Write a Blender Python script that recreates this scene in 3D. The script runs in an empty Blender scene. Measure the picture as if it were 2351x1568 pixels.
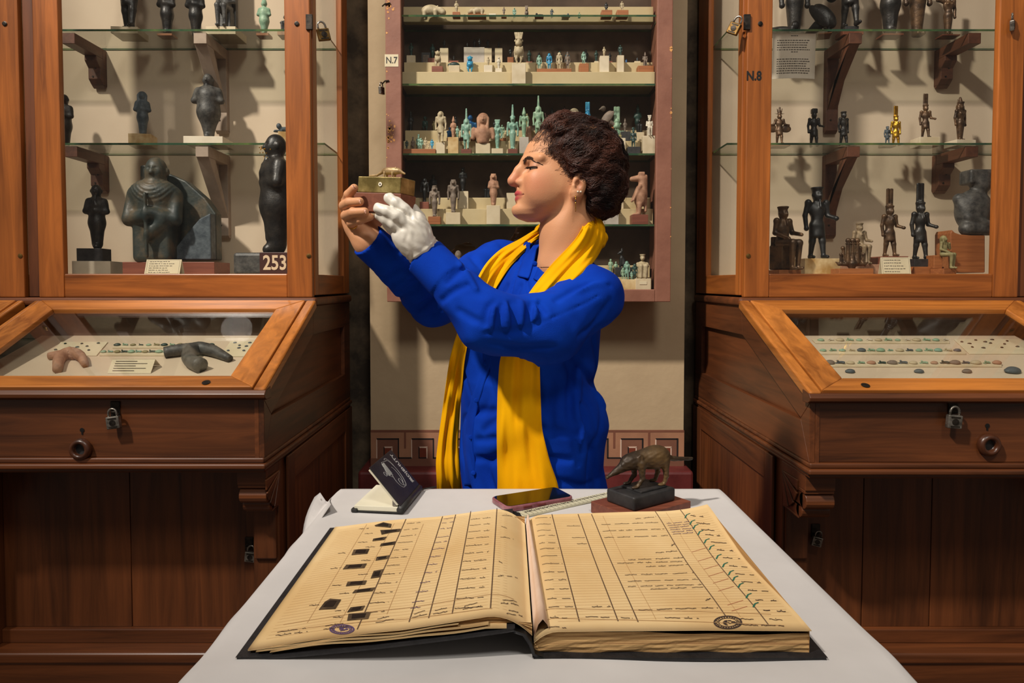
import bpy, math, random
import numpy as np
from mathutils import Vector, Matrix

random.seed(7)
RNG = np.random.RandomState(11)
scene = bpy.context.scene
COL = scene.collection

# ------------------------------------------------------------------ camera
CAMZ = 1.28
FPX = 24.0 / 36.0 * 2351.0          # focal length in pixels of the 2351x1568 frame
AX, AY = 1168.0, 707.5              # pixel hit by the optical axis
PITCH = math.radians(2.1)
cam_data = bpy.data.cameras.new('camera')
cam_data.sensor_width = 36.0
cam_data.lens = 24.0
cam_data.shift_x = (1175.5 - AX) / 2351.0
cam_data.shift_y = (AY - 784.0) / 2351.0
cam_data.clip_start = 0.05
cam = bpy.data.objects.new('camera', cam_data)
cam.location = (0, 0, CAMZ)
cam.rotation_euler = (math.pi / 2 - PITCH, 0, 0)
COL.objects.link(cam)
scene.camera = cam

# ------------------------------------------------------------------ world, lights, exposure
world = bpy.data.worlds.new('world')
scene.world = world
world.use_nodes = True
world.node_tree.nodes['Background'].inputs[0].default_value = (1.0, 0.88, 0.76, 1)
world.node_tree.nodes['Background'].inputs[1].default_value = 0.17
vs = scene.view_settings
scene.display_settings.display_device = 'sRGB'
vs.view_transform = 'Standard'
vs.look = 'None'
vs.gamma = 1.0
vs.use_curve_mapping = False
vs.exposure = 0.0


def area_light(name, loc, target, size, power, color):
    ld = bpy.data.lights.new(name, 'AREA')
    ld.shape = 'DISK'
    ld.size = size
    ld.energy = power
    ld.color = color
    o = bpy.data.objects.new(name, ld)
    o.location = loc
    d = Vector(target) - Vector(loc)
    o.rotation_euler = d.to_track_quat('-Z', 'Y').to_euler()
    COL.objects.link(o)
    return o


def spot_light(name, loc, target, radius, power, color, half_deg, blend):
    ld = bpy.data.lights.new(name, 'SPOT')
    ld.energy = power
    ld.color = color
    ld.shadow_soft_size = radius
    ld.spot_size = math.radians(2 * half_deg)
    ld.spot_blend = blend
    o = bpy.data.objects.new(name, ld)
    o.location = loc
    o.rotation_euler = (Vector(target) - Vector(loc)).to_track_quat('-Z', 'Y').to_euler()
    COL.objects.link(o)
    return o


KEY = spot_light('hall_spot_light', (-3.7, -1.5, 6.7), (0.45, 3.0, 1.95), 0.2, 3000, (1.0, 0.92, 0.82), 25, 1.0)
FILL = area_light('hall_fill_light', (0.9, -2.2, 5.9), (0.1, 2.2, 1.1), 1.2, 100, (1.0, 0.96, 0.88))


# ------------------------------------------------------------------ pixels to places
_F = np.array([0, math.cos(PITCH), -math.sin(PITCH)])
_U = np.array([0, math.sin(PITCH), math.cos(PITCH)])


def ray(x, y):
    return np.array([(x - AX) / FPX, 0, 0]) + _F + _U * (-(y - AY) / FPX)


def PY(x, y, Y):
    d = ray(x, y)
    t = Y / d[1]
    return np.array([d[0] * t, Y, CAMZ + d[2] * t])


def PZ(x, y, z):
    d = ray(x, y)
    t = (z - CAMZ) / d[2]
    return np.array([d[0] * t, d[1] * t, z])


def PX(x, y, X):
    d = ray(x, y)
    t = X / d[0]
    return np.array([X, d[1] * t, CAMZ + d[2] * t])


# ------------------------------------------------------------------ objects
WLOC = {}


def tag(o, label=None, cat=None, group=None, kind=None):
    if label: o['label'] = label
    if cat: o['category'] = cat
    if group: o['group'] = group
    if kind: o['kind'] = kind
    return o


def thing(name, label, cat, loc=(0, 0, 0), group=None):
    o = bpy.data.objects.new(name, None)
    o.empty_display_size = 0.05
    o.location = Vector(loc)
    COL.objects.link(o)
    WLOC[o.name] = tuple(o.location)
    return tag(o, label, cat, group)


def link_mesh(name, me, mat=None, parent=None, smooth=False, origin=True, bevel=0.0, seg=2):
    if mat is not None:
        for m in (mat if isinstance(mat, (list, tuple)) else [mat]):
            me.materials.append(m)
    n = len(me.vertices)
    co = np.empty(n * 3, np.float32)
    me.vertices.foreach_get('co', co)
    co = co.reshape(-1, 3)
    o = bpy.data.objects.new(name, me)
    if origin and n:
        lo, hi = co.min(0), co.max(0)
        org = np.array([(lo[0] + hi[0]) / 2, (lo[1] + hi[1]) / 2, lo[2]])
        me.vertices.foreach_set('co', (co - org).astype(np.float32).ravel())
        o.location = Vector([float(v) for v in org])
    if smooth:
        me.polygons.foreach_set('use_smooth', np.ones(len(me.polygons), bool))
    me.update()
    COL.objects.link(o)
    if parent is not None:
        o.parent = parent
        o.matrix_parent_inverse = Matrix.Translation(Vector(WLOC[parent.name])).inverted()
    WLOC[o.name] = tuple(o.location)
    if bevel > 0:
        b = o.modifiers.new('bevel', 'BEVEL')
        b.width = bevel
        b.segments = seg
        b.limit_method = 'ANGLE'
        b.angle_limit = math.radians(40)
    return o


class MB:
    """collects simple solids, built as ONE mesh"""
    def __init__(s):
        s.v, s.f, s.m = [], [], []
        s.mi = 0

    def add(s, verts, faces):
        b = len(s.v)
        s.v += [tuple(float(c) for c in q) for q in verts]
        s.f += [tuple(i + b for i in fc) for fc in faces]
        s.m += [s.mi] * len(faces)
        return s

    def box(s, x0, x1, y0, y1, z0, z1):
        v = [(x, y, z) for z in (z0, z1) for y in (y0, y1) for x in (x0, x1)]
        return s.add(v, [(0, 2, 3, 1), (4, 5, 7, 6), (0, 1, 5, 4), (2, 6, 7, 3), (0, 4, 6, 2), (1, 3, 7, 5)])

    def hexa(s, p):
        """8 points: bottom ring 0-3 counter-clockwise, top ring 4-7"""
        return s.add(p, [(3, 2, 1, 0), (4, 5, 6, 7), (0, 1, 5, 4), (1, 2, 6, 5), (2, 3, 7, 6), (3, 0, 4, 7)])

    def obox(s, c, ex, ey, ez):
        c, ex, ey, ez = [np.array(q, float) for q in (c, ex, ey, ez)]
        p = [c + a * ex + b * ey + d * ez for d in (-1, 1) for a, b in ((-1, -1), (1, -1), (1, 1), (-1, 1))]
        return s.hexa(p)

    def prism(s, poly, vec):
        poly = [np.array(q, float) for q in poly]
        vec = np.array(vec, float)
        n = len(poly)
        f = [tuple(range(n))[::-1], tuple(range(n, 2 * n))]
        f += [(i, (i + 1) % n, n + (i + 1) % n, n + i) for i in range(n)]
        return s.add(poly + [q + vec for q in poly], f)

    def tube(s, pts, r, n=8, closed=False, flat=1.0):
        pts = [np.array(p, float) for p in pts]
        m = len(pts)
        rr = r if hasattr(r, '__len__') else [r] * m
        V = []
        up = np.array([0.123, 0.2, 1.0])
        for i in range(m):
            a = pts[i - 1] if (i > 0 or closed) else pts[i]
            b = pts[(i + 1) % m] if (i < m - 1 or closed) else pts[i]
            t = b - a
            t = t / (np.linalg.norm(t) + 1e-12)
            sx = np.cross(t, up)
            if np.linalg.norm(sx) < 1e-4: sx = np.cross(t, [1, 0, 0])
            sx /= np.linalg.norm(sx)
            sy = np.cross(sx, t)
            for k in range(n):
                q = 2 * math.pi * k / n
                V.append(pts[i] + rr[i] * (math.cos(q) * sx + flat * math.sin(q) * sy))
        F = []
        for i in range(m if closed else m - 1):
            j = (i + 1) % m
            for k in range(n):
                F.append((i * n + k, i * n + (k + 1) % n, j * n + (k + 1) % n, j * n + k))
        if not closed:
            F.append(tuple(range(n))[::-1])
            F.append(tuple(range((m - 1) * n, m * n)))
        return s.add(V, F)

    def lathe(s, prof, c=(0, 0, 0), axis=(0, 0, 1), n=20):
        """prof: (radius, height along the axis)"""
        axis = np.array(axis, float)
        axis /= np.linalg.norm(axis)
        e1 = np.cross(axis, [0.31, 0.9, 0.2])
        e1 /= np.linalg.norm(e1)
        e2 = np.cross(axis, e1)
        c = np.array(c, float)
        V = []
        for r, h in prof:
            for k in range(n):
                q = 2 * math.pi * k / n
                V.append(c + axis * h + r * (math.cos(q) * e1 + math.sin(q) * e2))
        F = []
        m = len(prof)
        for i in range(m - 1):
            for k in range(n):
                F.append((i * n + k, i * n + (k + 1) % n, (i + 1) * n + (k + 1) % n, (i + 1) * n + k))
        F.append(tuple(range(n))[::-1])
        F.append(tuple(range((m - 1) * n, m * n)))
        return s.add(V, F)

    def grid(s, G, flip=False):
        """G: (n, m, 3) surface"""
        n, m = G.shape[:2]
        F = []
        for i in range(n - 1):
            for j in range(m - 1):
                q = (i * m + j, i * m + j + 1, (i + 1) * m + j + 1, (i + 1) * m + j)
                F.append(q[::-1] if flip else q)
        return s.add(G.reshape(-1, 3), F)

    def slab(s, G, thick):
        """a surface G(n,m,3) given thickness vector(s)"""
        n, m = G.shape[:2]
        T = G + thick
        b = len(s.v)
        s.grid(G, True)
        s.grid(T)
        N = n * m
        F = []
        rim = [(i, 0) for i in range(n)] + [(n - 1, j) for j in range(1, m)] + \
              [(i, m - 1) for i in range(n - 2, -1, -1)] + [(0, j) for j in range(m - 2, 0, -1)]
        idx = [i * m + j for i, j in rim]
        for a in range(len(idx)):
            c = (a + 1) % len(idx)
            F.append((b + idx[a], b + idx[c], b + N + idx[c], b + N + idx[a]))
        s.f += F
        s.m += [s.mi] * len(F)
        return s

    def build(s, name, mat, parent=None, smooth=False, bevel=0.0, seg=2, fix=False):
        me = bpy.data.meshes.new(name)
        me.from_pydata(s.v, [], s.f)
        o = link_mesh(name, me, mat, parent, smooth, True, bevel, seg)
        if isinstance(mat, (list, tuple)):
            me.polygons.foreach_set('material_index', np.array(s.m, np.int32))
        if fix:
            import bmesh
            bm = bmesh.new(); bm.from_mesh(me)
            bmesh.ops.recalc_face_normals(bm, faces=bm.faces)
            bm.to_mesh(me); bm.free()
        return o


def text_mesh(name, body, size, mat, M, parent=None, extrude=0.0005, align='CENTER', bold=0.0, sx=1.0):
    """flat lettering; M: 4x4 placing the text plane (x right, y up, z out)"""
    cu = bpy.data.curves.new(name, 'FONT')
    cu.body = body
    cu.size = size
    cu.align_x = align
    cu.align_y = 'CENTER'
    cu.extrude = extrude
    cu.offset = bold
    cu.resolution_u = 3
    tmp = bpy.data.objects.new(name + '_tmp', cu)
    COL.objects.link(tmp)
    dg = bpy.context.evaluated_depsgraph_get()
    me = bpy.data.meshes.new_from_object(tmp.evaluated_get(dg))
    bpy.data.objects.remove(tmp)
    me.materials.clear()
    S = Matrix.Diagonal((sx, 1, 1, 1))
    me.transform(M @ S)
    return link_mesh(name, me, mat, parent)


def frame_matrix(o, x, y, z):
    M = Matrix.Identity(4)
    for i in range(3):
        M[i][0], M[i][1], M[i][2], M[i][3] = float(x[i]), float(y[i]), float(z[i]), float(o[i])
    return M


# ------------------------------------------------------------------ signed distance modelling
f32 = np.float32


def ell(P, c, r, R=None):
    q = P - np.array(c, f32)
    if R is not None: q = q @ np.array(R, f32)
    r = np.array(r, f32)
    k0 = np.sqrt(((q / r) ** 2).sum(1)) + 1e-6
    k1 = np.sqrt(((q / (r * r)) ** 2).sum(1)) + 1e-6
    return k0 * (k0 - 1) / k1


def sph(P, c, r):
    return np.sqrt(((P - np.array(c, f32)) ** 2).sum(1)) - f32(r)


def rc(P, a, b, ra, rb):
    a = np.array(a, f32); b = np.array(b, f32)
    ab = b - a
    t = np.clip(((P - a) @ ab) / f32((ab @ ab) + 1e-12), 0, 1)
    q = P - a - t[:, None] * ab
    return np.sqrt((q * q).sum(1)) - (f32(ra) + t * f32(rb - ra))


def rbox(P, c, h, r=0.0, R=None):
    q = P - np.array(c, f32)
    if R is not None: q = q @ np.array(R, f32)
    q = np.abs(q) - (np.array(h, f32) - f32(r))
    return np.sqrt((np.maximum(q, 0) ** 2).sum(1)) + np.minimum(q.max(1), 0) - f32(r)


def smin(a, b, k):
    h = np.clip(0.5 + 0.5 * (b - a) / k, 0, 1)
    return b * (1 - h) + a * h - k * h * (1 - h)


def smax(a, b, k):
    return -smin(-a, -b, k)


def vnoise(P, s, seed=0):
    """cheap smooth pseudo noise in -1..1"""
    rs = np.random.RandomState(seed)
    out = np.zeros(len(P), f32)
    for i in range(5):
        d = rs.normal(size=3)
        d /= np.linalg.norm(d)
        f = 2 * math.pi / s * rs.uniform(0.6, 1.4)
        out += np.sin((P @ (d * f).astype(f32)) + f32(rs.uniform(0, 6.28)))
    return out / 3.0


def sdf_arrays(fn, lo, hi, h, B=8):
    lo = np.array(lo, float); hi = np.array(hi, float)
    nb = np.maximum(1, np.ceil((hi - lo) / (h * B))).astype(int)
    N = nb * B
    bi = np.stack(np.meshgrid(*[np.arange(k) for k in nb], indexing='ij'), -1).reshape(-1, 3)
    cen = (lo + (bi + 0.5) * B * h).astype(f32)
    d = np.concatenate([fn(c) for c in np.array_split(cen, max(1, len(cen) // 60000))])
    bi = bi[np.abs(d) < B * h * 0.87 * 1.35]
    g = np.arange(B + 1)
    off = np.stack(np.meshgrid(g, g, g, indexing='ij'), -1).reshape(-1, 3)
    cid, cpos, edges = [], [], []
    S = (N[1] * N[2], N[2], 1)
    cn = np.array([(0, 0, 0), (1, 0, 0), (0, 1, 0), (1, 1, 0), (0, 0, 1), (1, 0, 1), (0, 1, 1), (1, 1, 1)])
    E = [(0, 1), (2, 3), (4, 5), (6, 7), (0, 2), (1, 3), (4, 6), (5, 7), (0, 4), (1, 5), (2, 6), (3, 7)]
    for chunk in np.array_split(bi, max(1, len(bi) // 150)):
        if len(chunk) == 0: continue
        base = chunk * B
        idx = base[:, None, :] + off[None]
        P = (lo + idx.reshape(-1, 3) * h).astype(f32)
        V = fn(P).reshape(len(chunk), B + 1, B + 1, B + 1)
        I = V < 0
        cnt = sum(I[:, a:a + B, b:b + B, c:c + B].astype(np.int8) for a, b, c in cn)
        blk, i, j, k = np.nonzero((cnt > 0) & (cnt < 8))
        if len(blk) == 0: continue
        cv = np.stack([V[blk, i + a, j + b, k + c] for a, b, c in cn], 1)
        acc = np.zeros((len(blk), 3)); num = np.zeros(len(blk))
        for a, b in E:
            va, vb = cv[:, a], cv[:, b]
            mk = (va < 0) != (vb < 0)
            t = va / np.where(mk, va - vb, 1)
            p = cn[a] + t[:, None] * (cn[b] - cn[a])
            acc += np.where(mk[:, None], p, 0); num += mk
        gi = base[blk] + np.stack([i, j, k], 1)
        cid.append(gi @ np.array(S))
        cpos.append(lo + (gi + acc / num[:, None]) * h)
        for ax in range(3):
            o = [0, 0, 0]; o[ax] = 1
            A = I[:, :B, :B, :B]
            Bv = I[:, o[0]:o[0] + B, o[1]:o[1] + B, o[2]:o[2] + B]
            q = np.nonzero(A != Bv)
            if len(q[0]):
                gg = base[q[0]] + np.stack(q[1:], 1)
                edges.append((ax, gg, A[q]))
    cid = np.concatenate(cid); cpos = np.concatenate(cpos)
    order = np.argsort(cid); cid = cid[order]; cpos = cpos[order]
    faces = []
    for ax, gg, s in edges:
        u, v = (ax + 1) % 3, (ax + 2) % 3
        ok = (gg[:, u] > 0) & (gg[:, v] > 0)
        gg, s = gg[ok], s[ok]
        q = []
        for du, dv in ((-1, -1), (0, -1), (0, 0), (-1, 0)):
            w = gg.copy(); w[:, u] += du; w[:, v] += dv
            q.append(w @ np.array(S))
        q = np.stack(q, 1)
        p = np.searchsorted(cid, q)
        p = np.minimum(p, len(cid) - 1)
        ok = (cid[p] == q).all(1)
        p, s = p[ok], s[ok]
        p = np.where(s[:, None], p, p[:, ::-1])
        faces.append(p)
    return cpos.astype(f32), np.concatenate(faces).astype(np.int32)


def quads_to_mesh(name, V, Fq):
    me = bpy.data.meshes.new(name)
    me.vertices.add(len(V))
    me.vertices.foreach_set('co', V.astype(f32).ravel())
    me.loops.add(len(Fq) * 4)
    me.loops.foreach_set('vertex_index', Fq.ravel())
    me.polygons.add(len(Fq))
    me.polygons.foreach_set('loop_start', np.arange(0, len(Fq) * 4, 4, dtype=np.int32))
    me.update(calc_edges=True)
    return me


def relax(V, Fq, it=1, lam=0.5):
    n = len(V)
    for _ in range(it):
        acc = np.zeros((n, 3)); cnt = np.zeros(n)
        for a in range(4):
            b = (a + 1) % 4
            for c in range(3):
                acc[:, c] += np.bincount(Fq[:, a], V[Fq[:, b], c], n) + np.bincount(Fq[:, b], V[Fq[:, a], c], n)
            cnt += np.bincount(Fq[:, a], minlength=n) + np.bincount(Fq[:, b], minlength=n)
        V = V + lam * (acc / np.maximum(cnt, 1)[:, None] - V)
    return V.astype(f32)


def sdf_obj(name, fn, lo, hi, h, mat, parent=None, colfn=None, it=1, keep=False):
    V, Fq = sdf_arrays(fn, lo, hi, h)
    V = relax(V, Fq, it, 0.4)
    me = quads_to_mesh(name, V, Fq)
    if colfn is not None:
        c = np.ones((len(V), 4), f32)
        c[:, :3] = colfn(V)
        at = me.color_attributes.new('tint', 'FLOAT_COLOR', 'POINT')
        at.data.foreach_set('color', c.ravel())
    o = link_mesh(name, me, mat, parent, True)
    return (o, V, Fq) if keep else o


# ------------------------------------------------------------------ materials
def srgb(r, g, b):
    f = lambda c: (c / 255.0) / 12.92 if c / 255.0 <= 0.04045 else ((c / 255.0 + 0.055) / 1.055) ** 2.4
    return (f(r), f(g), f(b), 1.0)


def nmat(name):
    m = bpy.data.materials.new(name)
    m.use_nodes = True
    nt = m.node_tree
    b = nt.nodes['Principled BSDF']
    return m, nt, b


def node(nt, kind, **kw):
    n = nt.nodes.new(kind)
    for k, v in kw.items():
        if k.startswith('i_'):
            key = k[2:]
            key = int(key) if key.isdigit() else key
            n.inputs[key].default_value = v
        else:
            setattr(n, k, v)
    return n


def plain(name, col, rough=0.5, metal=0.0, spec=None):
    m, nt, b = nmat(name)
    b.inputs['Base Color'].default_value = srgb(*col)
    b.inputs['Roughness'].default_value = rough
    b.inputs['Metallic'].default_value = metal
    if spec is not None: b.inputs['Specular IOR Level'].default_value = spec
    return m


def shifted(nt, tc):
    oi = node(nt, 'ShaderNodeObjectInfo')
    sc = node(nt, 'ShaderNodeVectorMath', operation='SCALE')
    sc.inputs[0].default_value = (7.3, 5.1, 9.7)
    nt.links.new(oi.outputs['Random'], sc.inputs['Scale'])
    ad = node(nt, 'ShaderNodeVectorMath', operation='ADD')
    nt.links.new(tc.outputs['Object'], ad.inputs[0])
    nt.links.new(sc.outputs[0], ad.inputs[1])
    return ad.outputs[0]


def mottled(name, c1, c2, scale=20.0, rough=0.6, metal=0.0, bump=0.0, bscale=None, stretch=(1, 1, 1), lo=0.35, hi=0.65,
            detail=5.0, c3=None, spec=None, sheen=0.0):
    """two (or three) colours mixed by noise, with fine relief"""
    m, nt, b = nmat(name)
    tc = node(nt, 'ShaderNodeTexCoord')
    mp = node(nt, 'ShaderNodeMapping')
    mp.inputs['Scale'].default_value = stretch
    nz = node(nt, 'ShaderNodeTexNoise', i_Scale=scale, i_Detail=detail, i_Roughness=0.6)
    rp = node(nt, 'ShaderNodeValToRGB')
    rp.color_ramp.elements[0].position = lo
    rp.color_ramp.elements[0].color = srgb(*c1)
    rp.color_ramp.elements[1].position = hi
    rp.color_ramp.elements[1].color = srgb(*c2)
    if c3:
        e = rp.color_ramp.elements.new((lo + hi) / 2)
        e.color = srgb(*c3)
    nt.links.new(shifted(nt, tc), mp.inputs[0])
    nt.links.new(mp.outputs[0], nz.inputs['Vector'])
    nt.links.new(nz.outputs['Fac'], rp.inputs[0])
    nt.links.new(rp.outputs[0], b.inputs['Base Color'])
    b.inputs['Roughness'].default_value = rough
    b.inputs['Metallic'].default_value = metal
    if spec is not None: b.inputs['Specular IOR Level'].default_value = spec
    if sheen: b.inputs['Sheen Weight'].default_value = sheen
    if bump:
        n2 = node(nt, 'ShaderNodeTexNoise', i_Scale=bscale or scale * 4, i_Detail=4.0)
        bp = node(nt, 'ShaderNodeBump', i_Strength=bump, i_Distance=0.004)
        nt.links.new(mp.outputs[0], n2.inputs['Vector'])
        nt.links.new(n2.outputs['Fac'], bp.inputs['Height'])
        nt.links.new(bp.outputs[0], b.inputs['Normal'])
    return m


def wood(name, dark, light, axis, rough=0.34, scale=1.0, mid=None):
    m, nt, b = nmat(name)
    tc = node(nt, 'ShaderNodeTexCoord')
    mp = node(nt, 'ShaderNodeMapping')
    s = [26.0 * scale] * 3
    s[axis] = 1.6 * scale
    mp.inputs['Scale'].default_value = s
    n1 = node(nt, 'ShaderNodeTexNoise', i_Scale=1.0, i_Detail=6.0, i_Roughness=0.62, i_Distortion=0.9)
    mp2 = node(nt, 'ShaderNodeMapping')
    s2 = [3.5] * 3
    s2[axis] = 1.0
    mp2.inputs['Scale'].default_value = s2
    n2 = node(nt, 'ShaderNodeTexNoise', i_Scale=1.0, i_Detail=3.0)
    ad = node(nt, 'ShaderNodeMath', operation='MULTIPLY_ADD')
    ad.inputs[1].default_value = 0.55
    ml = node(nt, 'ShaderNodeMath', operation='MULTIPLY')
    ml.inputs[1].default_value = 0.45
    rp = node(nt, 'ShaderNodeValToRGB')
    rp.color_ramp.elements[0].position = 0.34
    rp.color_ramp.elements[0].color = srgb(*dark)
    rp.color_ramp.elements[1].position = 0.66
    rp.color_ramp.elements[1].color = srgb(*light)
    so = shifted(nt, tc)
    for a_, b_ in ((so, mp.inputs[0]), (so, mp2.inputs[0]),
                   (mp.outputs[0], n1.inputs['Vector']), (mp2.outputs[0], n2.inputs['Vector']),
                   (n1.outputs['Fac'], ad.inputs[0]), (n2.outputs['Fac'], ml.inputs[0]),
                   (ml.outputs[0], ad.inputs[2]), (ad.outputs[0], rp.inputs[0]),
                   (rp.outputs[0], b.inputs['Base Color'])):
        nt.links.new(a_, b_)
    bp = node(nt, 'ShaderNodeBump', i_Strength=0.12, i_Distance=0.002)
    nt.links.new(n1.outputs['Fac'], bp.inputs['Height'])
    nt.links.new(bp.outputs[0], b.inputs['Normal'])
    b.inputs['Roughness'].default_value = rough
    b.inputs['Coat Weight'].default_value = 0.12
    b.inputs['Coat Roughness'].default_value = 0.25
    return m


def pane_glass(name, tint=(1, 1, 1), rough=0.0, f0=0.04, tint2=None):
    """thin clear sheet: transparent, with a mirror reflection that grows towards grazing view (Schlick)"""
    m = bpy.data.materials.new(name)
    m.use_nodes = True
    nt = m.node_tree
    nt.nodes.clear()
    out = node(nt, 'ShaderNodeOutputMaterial')
    tr = node(nt, 'ShaderNodeBsdfTransparent')
    tr.inputs[0].default_value = (*tint, 1)
    gl = node(nt, 'ShaderNodeBsdfGlossy')
    gl.inputs['Roughness'].default_value = rough
    lw = node(nt, 'ShaderNodeLayerWeight')
    lw.inputs['Blend'].default_value = 0.5
    pw = node(nt, 'ShaderNodeMath', operation='POWER')
    pw.inputs[1].default_value = 5.0
    ma = node(nt, 'ShaderNodeMath', operation='MULTIPLY_ADD')
    ma.inputs[1].default_value = 1.0 - f0
    ma.inputs[2].default_value = f0
    mx = node(nt, 'ShaderNodeMixShader')
    nt.links.new(lw.outputs['Facing'], pw.inputs[0])
    nt.links.new(pw.outputs[0], ma.inputs[0])
    nt.links.new(ma.outputs[0], mx.inputs[0])
    nt.links.new(tr.outputs[0], mx.inputs[1])
    nt.links.new(gl.outputs[0], mx.inputs[2])
    nt.links.new(mx.outputs[0], out.inputs[0])
    return m


def tinted(name, rough, spec=0.5, sss=0.0, bump=0.0, bscale=400, sheen=0.0):
    """base colour from the mesh's own colour attribute"""
    m, nt, b = nmat(name)
    a = node(nt, 'ShaderNodeVertexColor', layer_name='tint')
    nt.links.new(a.outputs[0], b.inputs['Base Color'])
    b.inputs['Roughness'].default_value = rough
    b.inputs['Specular IOR Level'].default_value = spec
    if sss:
        b.inputs['Subsurface Weight'].default_value = sss
        b.inputs['Subsurface Radius'].default_value = (0.012, 0.005, 0.003)
        b.inputs['Subsurface Scale'].default_value = 0.5
    if bump:
        tc = node(nt, 'ShaderNodeTexCoord')
        nz = node(nt, 'ShaderNodeTexNoise', i_Scale=bscale, i_Detail=3.0)
        bp = node(nt, 'ShaderNodeBump', i_Strength=bump, i_Distance=0.001)
        nt.links.new(tc.outputs['Object'], nz.inputs['Vector'])
        nt.links.new(nz.outputs['Fac'], bp.inputs['Height'])
        nt.links.new(bp.outputs[0], b.inputs['Normal'])
    return m


def woven(name, col, col2, scale=900.0, rough=0.85, bump=0.3, sheen=0.15, blot=6.0):
    """cloth: a fine weave with soft blotches"""
    m, nt, b = nmat(name)
    tc = node(nt, 'ShaderNodeTexCoord')
    nz = node(nt, 'ShaderNodeTexNoise', i_Scale=blot, i_Detail=4.0)
    rp = node(nt, 'ShaderNodeValToRGB')
    rp.color_ramp.elements[0].position = 0.3
    rp.color_ramp.elements[0].color = srgb(*col)
    rp.color_ramp.elements[1].position = 0.7
    rp.color_ramp.elements[1].color = srgb(*col2)
    mp = node(nt, 'ShaderNodeMapping')
    mp.inputs['Scale'].default_value = (scale * 0.25, scale, scale)
    n1 = node(nt, 'ShaderNodeTexNoise', i_Scale=1.0, i_Detail=2.0)
    mp2 = node(nt, 'ShaderNodeMapping')
    mp2.inputs['Scale'].default_value = (scale, scale, scale * 0.25)
    n2 = node(nt, 'ShaderNodeTexNoise', i_Scale=1.0, i_Detail=2.0)
    ad = node(nt, 'ShaderNodeMath', operation='ADD')
    bp = node(nt, 'ShaderNodeBump', i_Strength=bump, i_Distance=0.001)
    for a_, b_ in ((tc.outputs['Object'], nz.inputs['Vector']), (nz.outputs['Fac'], rp.inputs[0]),
                   (rp.outputs[0], b.inputs['Base Color']), (tc.outputs['Object'], mp.inputs[0]),
                   (tc.outputs['Object'], mp2.inputs[0]), (mp.outputs[0], n1.inputs['Vector']),
                   (mp2.outputs[0], n2.inputs['Vector']), (n1.outputs['Fac'], ad.inputs[0]),
                   (n2.outputs['Fac'], ad.inputs[1]), (ad.outputs[0], bp.inputs['Height']),
                   (bp.outputs[0], b.inputs['Normal'])):
        nt.links.new(a_, b_)
    b.inputs['Roughness'].default_value = rough
    b.inputs['Sheen Weight'].default_value = sheen
    b.inputs['Specular IOR Level'].default_value = 0.1
    return m


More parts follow.
